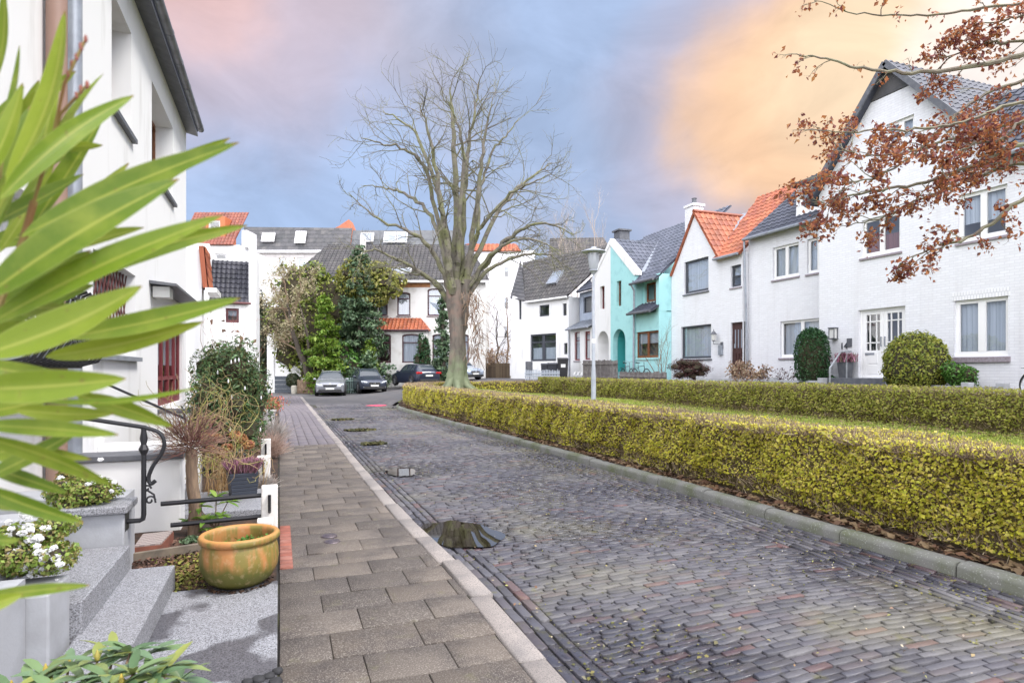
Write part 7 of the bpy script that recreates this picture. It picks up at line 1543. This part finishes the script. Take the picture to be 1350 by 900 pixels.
# ================================================================ FRONT GARDENS ON THE LEFT AND THE FOREGROUND PLANTS
# terracotta pot
c = az(316, 768, .05); c = Vector((c.x, c.y, .05)); s = (CA * c.y + SA * c.x) / FPX; rw = 50 * s
m_terra, nt, bs, N, L = _nt('glazed terracotta'); tc = N('ShaderNodeTexCoord'); v = tc.outputs['Object']; sp = N('ShaderNodeSeparateXYZ'); L(v, sp.inputs[0])
mp = N('ShaderNodeMapping'); mp.inputs['Scale'].default_value = (1, 1, .16); L(v, mp.inputs['Vector'])
c1_ = mixn(N, L, remap(N, L, noise(N, L, mp.outputs[0], 9, 6), .44, .56), (.42, .19, .065), (.20, .16, .035)); ms = N('ShaderNodeMath'); ms.operation = 'MULTIPLY_ADD'; ms.inputs[1].default_value = .30; L(noise(N, L, mp.outputs[0], 6, 5), ms.inputs[0]); L(sp.outputs[2], ms.inputs[2])
c1_ = mixn(N, L, remap(N, L, ms.outputs[0], .27, .345, .95, 0), c1_, (.10, .105, .016)); c1_ = mixn(N, L, remap(N, L, noise(N, L, v, 26, 5), .55, .75, 0, .6), c1_, (.46, .33, .18)); c1_ = mixn(N, L, remap(N, L, sp.outputs[2], .355, .37), c1_, (.50, .24, .07))
L(c1_, bs.inputs['Base Color']); bs.inputs['Roughness'].default_value = .55; bb_ = N('ShaderNodeBump'); bb_.inputs['Strength'].default_value = .25; bb_.inputs['Distance'].default_value = .004; L(noise(N, L, v, 40, 4), bb_.inputs['Height']); L(bb_.outputs[0], bs.inputs['Normal'])
pt = thing('terracotta_pot', 'large round ochre terracotta pot with mossy glaze on the granite slab', 'pot', tuple(c)); k = rw / .50
prof = [(.20, .0), (.30, .012), (.40, .06), (.465, .14), (.485, .22), (.475, .30), (.455, .355), (.45, .36), (.485, .372), (.50, .39), (.497, .415), (.47, .43), (.425, .425), (.41, .39), (.42, .33), (.43, .25)]
prof = [(r * k, z * k * 1.62 * .62 / .62) for r, z in prof]; zs = .37 / prof[11][1]; prof = [(r, z * zs) for r, z in prof]
mb = MB(); mb.lathe(prof, tuple(c), 40); mb.build('pot', m_terra, pt, smooth=True, ang=70)
mb = MB(); mb.lathe([(.0, .25), (.42 * k, .25), (.42 * k, .24)], tuple(c), 24); mb.build('soil', m_soil, pt)
g = np.random.default_rng(80); n = 200; P = np.stack([c.x + .06 + g.normal(size=n) * .05, c.y + g.normal(size=n) * .05, np.full(n, c.z + .27) + .05 * g.random(n)], 1); quads('seedlings', leaf_quads(P, np.tile((0, 0, 1.), (n, 1)), .03, g, .6), m_midgreen, pt)
g = np.random.default_rng(81); n = 260; a = g.uniform(0, 6.28, n); P = np.stack([c.x + np.cos(a) * .3 * k * (1.1 + .3 * g.random(n)), c.y + np.sin(a) * .3 * k * (1.1 + .3 * g.random(n)), np.full(n, .053)], 1)
kind(quads('dirt_crumbs', leaf_quads(P, np.tile((0, 0, 1.), (n, 1)), .03, g, .3), m_soil), 'stuff')
# edging pebbles at the bottom of the slab
m_peb = M('dark pebble', (.022, .022, .024), .9, (.045, .045, .05), 12, bump=.3, bscale=50)
for i, (px, py, r) in enumerate(((326, 897, .03), (341, 894, .034), (355, 889, .034), (366, 883, .03), (364, 897, .036))):
    q = az(px, py, .06); mb = MB(); mb.blob((q.x, q.y, .055), r * .95, r * .8, r * .62, 200 + i, .12, 2)
    tag(mb.build('pebble', m_peb, smooth=True, loc=(q.x, q.y, .05)), 'rounded dark edging stone at the front edge of the granite slab', 'stone', 'edging stones of the slab')
# young rhododendron and primrose beside the pot
def whorl_plant(name, label, cat, base, heads, lsz, mat, seed, nleaf=11, wratio=.28, stemr=.008, buds=None, group=None, droop=.25):
    """stems ending in rosettes of long leaves, each leaf a folded strip"""
    g = np.random.default_rng(seed); o = thing(name, label, cat, tuple(base), 0, group); sb = MB(); V = []
    mbk = m_barkbrown
    for h in heads:
        h = np.array(h, float); b = np.array(base, float); sb.tube([b + g.normal(size=3) * np.array((.02, .02, 0)), (b + h) / 2 + g.normal(size=3) * .02, h], [stemr, stemr * .8, stemr * .6], 5)
        for i in range(nleaf):
            a = i * 2.4 + g.normal() * .2; el = g.uniform(-.15, .75); d = np.array((math.cos(a) * math.cos(el), math.sin(a) * math.cos(el), math.sin(el))); sd = unit(np.cross(d, (0, 0, 1.)) + g.normal(size=3) * .15); up = np.cross(sd, d); Ls = lsz * g.uniform(.7, 1.15); prev = None
            for t0, t1 in ((0, .25), (.25, .5), (.5, .75), (.75, 1.)):
                def sec(t):
                    w = lsz * wratio * (math.sin(math.pi * min(1, t * .92 + .06)) ** .8) * .5; p = h + d * Ls * t - np.array((0, 0, 1)) * droop * Ls * t * t; return p - sd * w + up * w * .3, p, p + sd * w + up * w * .3
                a0, m0, b0 = sec(t0); a1, m1, b1 = sec(t1); V.append([a0, m0, m1, a1]); V.append([m0, b0, b1, m1])
    sb.build('stems', mbk, o, smooth=True)
    lf = MB(); V = np.array(V); 
    # merge strips of one leaf into one island so that its colour is one colour
    nl = len(V) // 8
    for i in range(nl):
        q = V[i * 8:(i + 1) * 8]; pts = []; F = []
        for s_ in range(4):
            a0, m0, m1, a1 = q[2 * s_]; _, b0, b1, _ = q[2 * s_ + 1]
            if s_ == 0: pts += [a0, m0, b0]
            pts += [a1, m1, b1]; j = 3 * s_; F += [(j, j + 1, j + 4, j + 3), (j + 1, j + 2, j + 5, j + 4)]
        lf.add(pts, F)
    lf.build('leaves', mat, o, smooth=True, ang=60)
    if buds:
        bb = MB(); [MB().lathe([(.002, -.008), (.007, .006), (.008, .016), (.002, .034)], tuple(np.array(h) + np.array((0, 0, .005))), 8).build('bud', buds[1], o, smooth=True) for h in heads if g.random() < buds[0]]
    return o
m_rhod = leafmat('rhododendron leaves', [(.13, .21, .09), (.18, .27, .12), (.09, .16, .075), (.27, .30, .08), (.15, .235, .13)], .15, .35)
m_rhod2 = leafmat('fresh rhododendron leaves', [(.14, .28, .03), (.21, .36, .05), (.09, .20, .025), (.26, .38, .07)], .3, .35)
b = az(283, 700, .03); H_ = lambda px, py, dy=0: tuple(ay(px, py, b.y + dy))
whorl_plant('rhododendron', 'young rhododendron with fresh green leaf rosettes beside the standard tree', 'shrub', tuple(b), [H_(262, 668), H_(285, 655), H_(300, 662, .1), H_(270, 685, -.1), H_(290, 680, -.05), H_(250, 690, .05), H_(279, 698, -.1)], .135, m_rhod2, 90, 10, .34)
b = az(292, 716, .03); whorl_plant('primrose', 'pale yellow-green primrose with pinkish flower behind the terracotta pot', 'flower', tuple(b), [tuple(b + Vector((0, 0, .04))), tuple(b + Vector((.07, .02, .05)))], .10, leafmat('primrose leaves', [(.32, .40, .07), (.42, .48, .12), (.25, .33, .05)], .3), 91, 9, .4)
fb = MB(); fb.blob(tuple(b + Vector((.10, -.02, .09))), .025, .025, .02, 3, .2, 2); fb.blob(tuple(b + Vector((-.03, -.02, .08))), .02, .02, .015, 4, .2, 2); fb.build('flower', M('pinkish petals', (.75, .62, .58), .7), bpy.data.objects['primrose'])
b = az(253, 717, .03); shrub('ground_cover', 'low grey-green herb cushion on the mulch at the trunk foot', 'plant', tuple(b), (.09, .09, .04), 500, .02, leafmat('grey green herb', [(.12, .20, .10), (.17, .26, .14), (.08, .14, .07)], .2), 92, lumps=7, lump=.5, core=.5)
# standard tree with a spiky red-brown head
c = az(254, 704, .02); o = thing('standard_tree', 'little standard tree with thick stem and spiky dark red twig head', 'tree', tuple(c)); t = Tree(30); top = Vector((c.x - .01, c.y, 1.6 - (592 - HZ) * (CA * c.y + SA * c.x) / FPX))
tk = t.smooth([c + Vector((.01, 0, -.05)), c + Vector((.02, 0, .25)), (c + top) / 2 + Vector((.0, 0, .15)), top], 5, .003); tb = MB(); tb.tube(tk, np.linspace(.062, .05, len(tk)), 12); tb.build('trunk', m_barkbrown, o, smooth=True)
for i in range(170):
    a = t.r.uniform(0, 6.28); e = t.r.uniform(-.3, 1.2); d = np.array((math.cos(a) * math.cos(e), math.sin(a) * math.cos(e), math.sin(e))); p = np.array(top) + np.array((0, 0, .02)) + d * .05 + t.r.normal(size=3) * .03; t.grow(p, d, t.r.uniform(.2, .36), .0042, 1, 2, .35, .03, 3, .10, .6, .0022)
t.mb.build('twigs', M('dark red twigs', (.13, .05, .045), .8, island=[(.14, .05, .05), (.20, .09, .07), (.08, .03, .03), (.26, .17, .12)]), o)
# corkscrew hazel behind it
b = at(272, 600, 7.6); b.z = .0
t = Tree(31); o = thing('corkscrew_hazel', 'tangle of curly yellow-green and ochre bare twigs behind the red twig head', 'shrub', tuple(b))
for i in range(80):
    p = np.array(at(t.r.uniform(235, 318), 610, 7.2 + t.r.uniform(-.3, .6))); p[2] = .3 + t.r.uniform(0, .7); d = unit(np.array((t.r.normal() * .5, t.r.normal() * .5, 1.))); pts = [p]
    for k in range(16):
        d = unit(d + t.r.normal(size=3) * .5 + np.array((0, 0, .13))); pts.append(pts[-1] + d * .062)
    t.limb(np.array(pts), .0045, .002, 4)
t.mb.build('twigs', M('yellow green twigs', (.25, .25, .06), .8, island=[(.28, .27, .06), (.36, .32, .12), (.20, .15, .07), (.34, .24, .13)]), o)
# big dark evergreen with little white tags
m_pine = leafmat('pine needles', [(.07, .15, .05), (.12, .22, .08), (.035, .08, .035), (.16, .26, .13), (.10, .16, .045), (.13, .12, .05)], .15)
c = Vector((-.85, 10.6, 0)); big = shrub('evergreen_shrub', 'big rough dark evergreen shrub hung with little white ornaments', 'shrub', tuple(c), (.80, .80, 1.12), 22000, .06, m_pine, 93, lumps=36, lump=.34, core=.55, aspect=.28, jitter=1.0, stem=(1.2, .06, 4))
g = np.random.default_rng(94); m_orn = M('white ornament', (.75, .75, .78), .4)
for i in range(16):
    px, py = g.uniform(255, 352), g.uniform(455, 592); q = at(px, py, 9.05 + .25 * abs(px - 300) / 50); mb = MB(); mb.lathe([(.003, .035), (.007, .02), (.012, .0), (.009, -.02), (.002, -.03)], tuple(q), 7)
    tag(mb.build('ornament', m_orn, smooth=True, loc=tuple(q)), 'small white drop ornament hanging in the dark evergreen shrub', 'ornament', 'white ornaments in the evergreen')
c = at(300, 470, 13.5); twiggy('shrub', 'bare reddish shoots above the dark evergreen by the white neighbour wall', (c.x, c.y, .2), 2.3, .25, 12, 95, M('reddish shoots', (.33, .16, .12), .8), m_litterleaf, 30, .12, .014, up=.5, kids=4)
# dried hydrangea, grasses, heather planter, lavender
m_straw = M('straw stems', (.45, .28, .12), .85, island=[(.48, .30, .13), (.36, .22, .10), (.55, .38, .20)])
b = at(305, 640, 7.9); b.z = .0; o = thing('hydrangea', 'dried hydrangea with ochre-pink flower heads over straw stems', 'shrub', tuple(b)); g = np.random.default_rng(96); sb = MB(); P = []
for i, (px, py) in enumerate(((291, 598), (279, 592), (300, 590), (318, 578), (328, 586), (310, 573), (272, 576), (285, 577))):
    h = np.array(at(px, py, 7.9 + g.uniform(-.3, .3))); sb.tube([(b.x + g.normal() * .1, b.y + g.normal() * .1, 0), tuple(h - np.array((0, 0, .25))), tuple(h)], .006, 5); d = unit(g.normal(size=(170, 3))); P.append(h + d * np.array((.065, .065, .05)))
sb.build('stems', m_straw, o); P = np.concatenate(P); quads('flower_heads', leaf_quads(P, g.normal(size=P.shape), .034, g, .5, .8), M('dried petals', (.5, .26, .1), .85, island=[(.52, .27, .10), (.62, .38, .18), (.48, .20, .15), (.36, .18, .07)], transl=.25), o)
n = 260; P = np.stack([b.x + g.normal(size=n) * .16, b.y + g.normal(size=n) * .16, np.zeros(n)], 1); quads('dry_grass', twig_quads(P, np.stack([g.normal(size=n) * .15, g.normal(size=n) * .15, np.ones(n)], 1), .3 + .3 * g.random(n), .008, g), m_straw, o)
b = at(320, 646, 7.35); b.z = .105; o = thing('heather_planter', 'dark square slatted planter with purple-pink heather on a pale step', 'planter', tuple(b)); s = 7.35 / FPX; w = 18 * s
mb = MB(); F_ = Fr(b.x, b.y, -CA, SA); F_ = Fr(b.x, b.y, -math.cos(.2), math.sin(.2) * -1)
def tap(a, q, lv): return F_(a * w * (.82 + .18 * lv), b.z + lv * .30, q * w * (.82 + .18 * lv))
for i in range(7):
    l0, l1 = i / 7, (i + .93) / 7; mb.hexa([tap(-1, -1, l0), tap(1, -1, l0), tap(1, 1, l0), tap(-1, 1, l0), tap(-1, -1, l1), tap(1, -1, l1), tap(1, 1, l1), tap(-1, 1, l1)])
mb.build('pot', M('dark slate plastic', (.035, .042, .06), .45), o, bevel=.004); n = 1300; P = np.stack([b.x + g.uniform(-1, 1, n) * w * .9, b.y + g.uniform(-1, 1, n) * w * .9, np.full(n, b.z + .29)], 1); quads('heather', twig_quads(P, np.stack([(P[:, 0] - b.x) / w * .6 + g.normal(size=n) * .2, (P[:, 1] - b.y) / w * .6 + g.normal(size=n) * .2, np.ones(n)], 1), .10 + .08 * g.random(n), .011, g), m_heather, o)
m_lav = M('silver lavender', (.34, .35, .33), .85, island=[(.36, .37, .35), (.46, .42, .40), (.26, .26, .24), (.42, .34, .30)]); m_lavb = M('brown lavender', (.36, .24, .19), .85, island=[(.40, .27, .22), (.30, .19, .15), (.48, .36, .30)])
def tuft(name, label, px, py, Y, r, h, n, m, seed, group=None, cat='plant'):
    b = at(px, py, Y); b.z = .02; g = np.random.default_rng(seed); d = unit(np.stack([g.normal(size=n), g.normal(size=n), np.abs(g.normal(size=n)) + .35], 1)); P = np.stack([b.x + g.normal(size=n) * r * .3, b.y + g.normal(size=n) * r * .3, np.full(n, .02) + .3 * h * g.random(n)], 1)
    tag(quads(name, twig_quads(P, d, h * (.6 + .5 * g.random(n)), .006, g), m, loc=(b.x, b.y, 0)), label, cat, group)
tuft('lavender', 'silvery lavender tuft in front of the notched white post', 349, 640, 8.1, .12, .2, 700, m_lav, 97); tuft('lavender', 'brown faded lavender tuft hanging over the pavement edge, largest', 350, 575, 11.2, .3, .42, 1500, m_lavb, 98); tuft('lavender', 'grey-green lavender bush beyond the brown one by the evergreen', 356, 552, 13.2, .32, .5, 1500, m_lav, 99)
b = at(355, 530, 17.5); b.z = 0; o = thing('flower_pot', 'white striped pot with coral flowers at the pavement edge', 'pot', tuple(b)); mb = MB(); mb.lathe([(.12, 0), (.17, .42), (.19, .44), (.19, .5), (.1, .5)], tuple(b), 16); mb.build('pot', m_whitetrim, o, smooth=True); g = np.random.default_rng(100); n = 700; P = np.array(b) + np.array((.02, 0, .66)) + g.normal(size=(n, 3)) * np.array((.17, .14, .11)); quads('blossom', leaf_quads(P, g.normal(size=(n, 3)), .06, g), M('coral petals', (.7, .2, .14), .7, island=[(.75, .22, .15), (.62, .15, .10), (.78, .35, .25), (.2, .25, .08)], transl=.3), o)
# iberis: white-flowered cushions in the two planters
m_iber = leafmat('iberis leaves', [(.20, .30, .05), (.28, .38, .07), (.12, .20, .035), (.34, .40, .09), (.26, .21, .08)], .25); m_petal = M('white petals', (.85, .85, .86), .7, transl=.25)
def iberis(label, c, rad, n, seed, fl):
    o = shrub('candytuft', label, 'flowers', c, rad, n, .022, m_iber, seed, lumps=22, lump=.36, core=.5); g = np.random.default_rng(seed + 1); P = []
    for px, py in fl:
        h = np.array(at(px, py, CA * c[1] + SA * c[0] - .12 + g.uniform(-.06, .06))); m = 34; d = unit(g.normal(size=(m, 3))); P.append(h + d * np.array((.017, .017, .012)) * g.uniform(.6, 1.2))
    P = np.concatenate(P); quads('blossom', leaf_quads(P, P * 0 + np.array((.1, -.5, .8)), .016, g, .6, .9), m_petal, o)
g = np.random.default_rng(101); fl1 = [(g.normal(45, 20), g.normal(720, 22)) for _ in range(40)] + [(g.uniform(0, 75), g.uniform(690, 770)) for _ in range(12)]; fl2 = [(g.normal(110, 20), g.normal(645, 16)) for _ in range(26)]
p = at(28, 715, 3.25); iberis('cushion of white candytuft blossoms spilling over the nearest planter', (p.x, p.y, .50), (.34, .36, .17), 9000, 102, fl1)
p = at(112, 650, 4.45); iberis('cushion of white candytuft on the planter behind the cheek wall', (p.x, p.y, .58), (.26, .3, .15), 6000, 103, fl2)
p = at(92, 612, 4.9); shrub('sedum', 'reddish and yellow-green sedum cushion above the farther planter', 'plant', (p.x, p.y, .68), (.16, .16, .07), 1200, .02, leafmat('sedum', [(.28, .26, .06), (.32, .12, .06), (.18, .20, .05)], .2), 104, lumps=8, lump=.5)
# old rhododendron right under the camera
b = Vector((-.62, 2.05, 0)); hs = []
for px, py, Y in ((128, 872, 2.0), (150, 862, 2.1), (172, 858, 2.05), (196, 862, 2.1), (222, 880, 2.0), (90, 880, 2.05), (60, 890, 2.0), (140, 892, 1.9), (175, 888, 1.9), (205, 892, 1.92), (110, 896, 1.95), (40, 905, 1.95), (238, 896, 2.05), (160, 905, 1.85), (15, 912, 2.0), (75, 915, 1.9), (120, 920, 1.85), (200, 915, 1.85)): hs.append(tuple(at(px, py, Y)))
whorl_plant('rhododendron', 'leathery rhododendron top with yellow buds in the bottom left corner', 'shrub', tuple(b), hs, .125, m_rhod, 105, 9, .25, .007, (.5, M('yellow bud', (.50, .36, .06), .5, (.35, .30, .08), 30)))
# oleander close to the lens
m_ole, nt, bs, N, L = _nt('oleander leaf'); uv = N('ShaderNodeUVMap'); sp = N('ShaderNodeSeparateXYZ'); L(uv.outputs[0], sp.inputs[0]); gi = N('ShaderNodeNewGeometry'); tc = N('ShaderNodeTexCoord')
col = ramp(N, L, gi.outputs['Random Per Island'], [(0, (.115, .205, .006)), (.3, (.165, .265, .009)), (.55, (.25, .33, .016)), (.8, (.14, .225, .007)), (1, (.31, .38, .03))])
ab = N('ShaderNodeMath'); ab.operation = 'SUBTRACT'; ab.inputs[1].default_value = .5; L(sp.outputs[0], ab.inputs[0]); a2 = N('ShaderNodeMath'); a2.operation = 'ABSOLUTE'; L(ab.outputs[0], a2.inputs[0])
col = mixn(N, L, remap(N, L, noise(N, L, tc.outputs['Object'], 22, 4), .45, .7, 0, .5), col, (.36, .42, .05)); wv = N('ShaderNodeTexWave'); wv.bands_direction = 'Y'; wv.inputs['Scale'].default_value = 26; wv.inputs['Distortion'].default_value = 1.0; L(uv.outputs[0], wv.inputs['Vector']); col = mixn(N, L, remap(N, L, wv.outputs['Fac'], .6, 1, 0, .16), col, (.40, .46, .09))
col = mixn(N, L, remap(N, L, a2.outputs[0], .02, .065, .75, 0), col, (.42, .45, .08)); col = mixn(N, L, remap(N, L, a2.outputs[0], .46, .5, 0, .5), col, (.42, .46, .14))
col = mixn(N, L, remap(N, L, noise(N, L, tc.outputs['Object'], 140, 3), .66, .72, 0, .55), col, (.20, .12, .04)); tipf = N('ShaderNodeMath'); tipf.operation = 'MULTIPLY_ADD'; tipf.inputs[1].default_value = .08; L(noise(N, L, tc.outputs['Object'], 60, 3), tipf.inputs[0]); L(sp.outputs[1], tipf.inputs[2]); col = mixn(N, L, remap(N, L, tipf.outputs[0], 1.005, 1.03, 0, .8), col, (.28, .17, .05))
L(col, bs.inputs['Base Color']); bs.inputs['Roughness'].default_value = .42; tr = N('ShaderNodeBsdfTranslucent'); L(col, tr.inputs[0]); mx = N('ShaderNodeMixShader'); mx.inputs[0].default_value = .38; L(bs.outputs[0], mx.inputs[1]); L(tr.outputs[0], mx.inputs[2]); L(mx.outputs[0], nt.nodes['Material Output'].inputs[0])
bw2 = N('ShaderNodeBump'); bw2.inputs['Strength'].default_value = .3; bw2.inputs['Distance'].default_value = .002; L(wv.outputs['Fac'], bw2.inputs['Height']); L(bw2.outputs[0], bs.inputs['Normal'])
OL = [(8, 245, 86, 14, 40, .60, .66, .3), (52, 225, 79, 95, 15, .66, .70, -.5), (58, 225, 137, 97, 27, .64, .70, .6), (0, 262, 176, 126, 24, .58, .66, -.7), (-8, 200, 26, 60, 17, .66, .7, .5), (42, 300, 138, 150, 34, .72, .78, .2), (-12, 120, 5, -20, 22, .7, .7, .2),
      (28, 312, 315, 188, 40, .60, .64, .15), (40, 320, 303, 182, 30, .66, .72, -.5), (30, 330, 246, 205, 34, .64, .68, .5), (-25, 395, 236, 236, 58, .55, .60, .1), (-20, 430, 294, 284, 42, .57, .60, .25), (30, 392, 326, 297, 28, .66, .72, -.35), (-30, 470, 187, 377, 52, .54, .58, .1), (85, 445, 317, 393, 32, .62, .66, .3), (60, 470, 268, 424, 27, .67, .70, -.3),
      (-40, 513, 166, 499, 46, .54, .56, .15), (-40, 478, 78, 492, 22, .60, .62, .6), (60, 530, 262, 511, 9, .62, .62, 1.2), (100, 520, 228, 562, 24, .66, .68, .1), (-30, 560, 156, 573, 22, .58, .60, .5), (-25, 575, 148, 639, 26, .58, .6, -.2), (-30, 635, 112, 562, 24, .62, .66, .3), (-30, 640, 109, 688, 22, .60, .62, .3), (-40, 790, 118, 771, 15, .62, .64, .6), (-40, 805, 30, 783, 22, .6, .62, .2), (-40, 712, 26, 712, 16, .6, .6, .5), (20, 540, 150, 545, 22, .64, .66, .3),
      (-30, 340, 60, 180, 40, .62, .66, .4), (-25, 330, 40, 140, 32, .68, .7, -.4), (-20, 300, 110, 230, 30, .70, .72, .5), (-30, 415, 120, 330, 40, .68, .7, .3), (-40, 450, 90, 430, 36, .66, .66, -.2), (10, 345, 190, 300, 30, .7, .72, .6), (-40, 600, 60, 590, 26, .64, .66, .1), (-30, 545, 80, 520, 28, .66, .66, .7), (15, 235, 60, 120, 22, .72, .74, .4), (20, 320, 205, 260, 22, .70, .74, .7), (-10, 370, 150, 290, 26, .60, .63, -.6), (-35, 590, 120, 605, 20, .66, .66, .4), (-30, 610, 90, 650, 18, .66, .64, .5), (10, 300, 90, 175, 24, .74, .74, .6), (-30, 250, 30, 110, 26, .62, .64, -.3), (30, 330, 170, 215, 20, .73, .76, -.2), (-30, 660, 60, 668, 16, .64, .64, .2)]
g = np.random.default_rng(115)
for i in range(20):
    by_ = g.uniform(170, 430); a_ = R(g.uniform(-5, 75) if by_ < 420 else g.uniform(-35, 25)); l_ = g.uniform(90, 190); bx_ = g.uniform(-50, 25); d_ = g.uniform(.74, .86); OL.append((bx_, by_, bx_ + l_ * math.cos(a_), by_ - l_ * math.sin(a_), g.uniform(16, 27), d_, d_ + g.uniform(-.03, .03), g.uniform(-.7, .7)))
base = at(-45, 620, .68); base.z = 0.; ol = thing('oleander', 'bright green oleander leaves filling the near left edge', 'plant', tuple(base)); mb = MB(); uvs = []; g = np.random.default_rng(111)
VD = np.array((SA, CA, 0.))
for (bx, by, tx, ty, wpx, d0, d1, tw) in OL:
    A = np.array(at(bx, by, d0)); B = np.array(at(tx, ty, d1)); ax_ = B - A; Ln = np.linalg.norm(ax_); t_ = ax_ / Ln; sd = unit(np.cross(t_, VD)); nn = np.cross(sd, t_); sd2 = sd * math.cos(tw * .8) + nn * math.sin(tw * .8); nv = np.cross(t_, sd2)
    w = .9 * wpx * (d0 + d1) / 2 / FPX / max(.45, math.cos(tw * .8)) * .5; nS = 16; V = []; bow = Ln * g.uniform(-.05, .05); side = Ln * g.uniform(-.035, .035)
    for i in range(nS + 1):
        t = i / nS; ww = w * (math.sin(math.pi * t ** .82) ** .75 if 0 < t < 1 else 0) + .0006; c = A + ax_ * t + nv * bow * math.sin(math.pi * t) * 1.2 + sd2 * side * math.sin(math.pi * t)
        for u in (0, .25, .5, .75, 1): V.append(c + sd2 * ww * (2 * u - 1) + nv * abs(2 * u - 1) * ww * .28); uvs.append((u, t))
    mb.add(V, [(i * 5 + j, i * 5 + j + 1, (i + 1) * 5 + j + 1, (i + 1) * 5 + j) for i in range(nS) for j in range(4)])
mb.uv = uvs; mb.build('leaves', m_ole, ol, smooth=True, ang=180)
sb = MB(); m_olst = M('oleander stem', (.24, .12, .05), .6, (.30, .26, .08), 20)
for pts, r in (([(-45, 900), (-40, 640), (-20, 480), (0, 400), (30, 318), (45, 265)], .0038), ([(-48, 900), (-44, 700), (-40, 560), (-30, 515)], .004), ([(45, 265), (70, 180), (85, 110), (113, 52)], .0017), ([(45, 265), (80, 150), (115, 112)], .0016), ([(-20, 480), (-10, 300), (0, 210)], .0035)): sb.tube([base] + [at(x, y, .66) for x, y in pts] if pts[0][1] == 900 else [at(x, y, .66 + .0) for x, y in pts], r, 6)
sb.build('stems', m_olst, ol, smooth=True)
mb = MB(); [mb.blob(tuple(at(x, y, .66)), .0022, .0022, .005, i, .1, 1) for i, (x, y) in enumerate(((113, 52), (107, 62), (101, 76), (95, 85), (90, 98), (115, 112), (107, 118), (101, 126)))]; mb.build('buds', M('reddish buds', (.28, .09, .07), .6), ol)
tb = MB(); tb.lathe([(.15, 0), (.19, .32), (.21, .33), (.21, .36), (.19, .36), (.18, .30)], (base.x, base.y, 0), 24); tb.build('tub', M('clay tub', (.38, .17, .09), .8), ol, smooth=True)
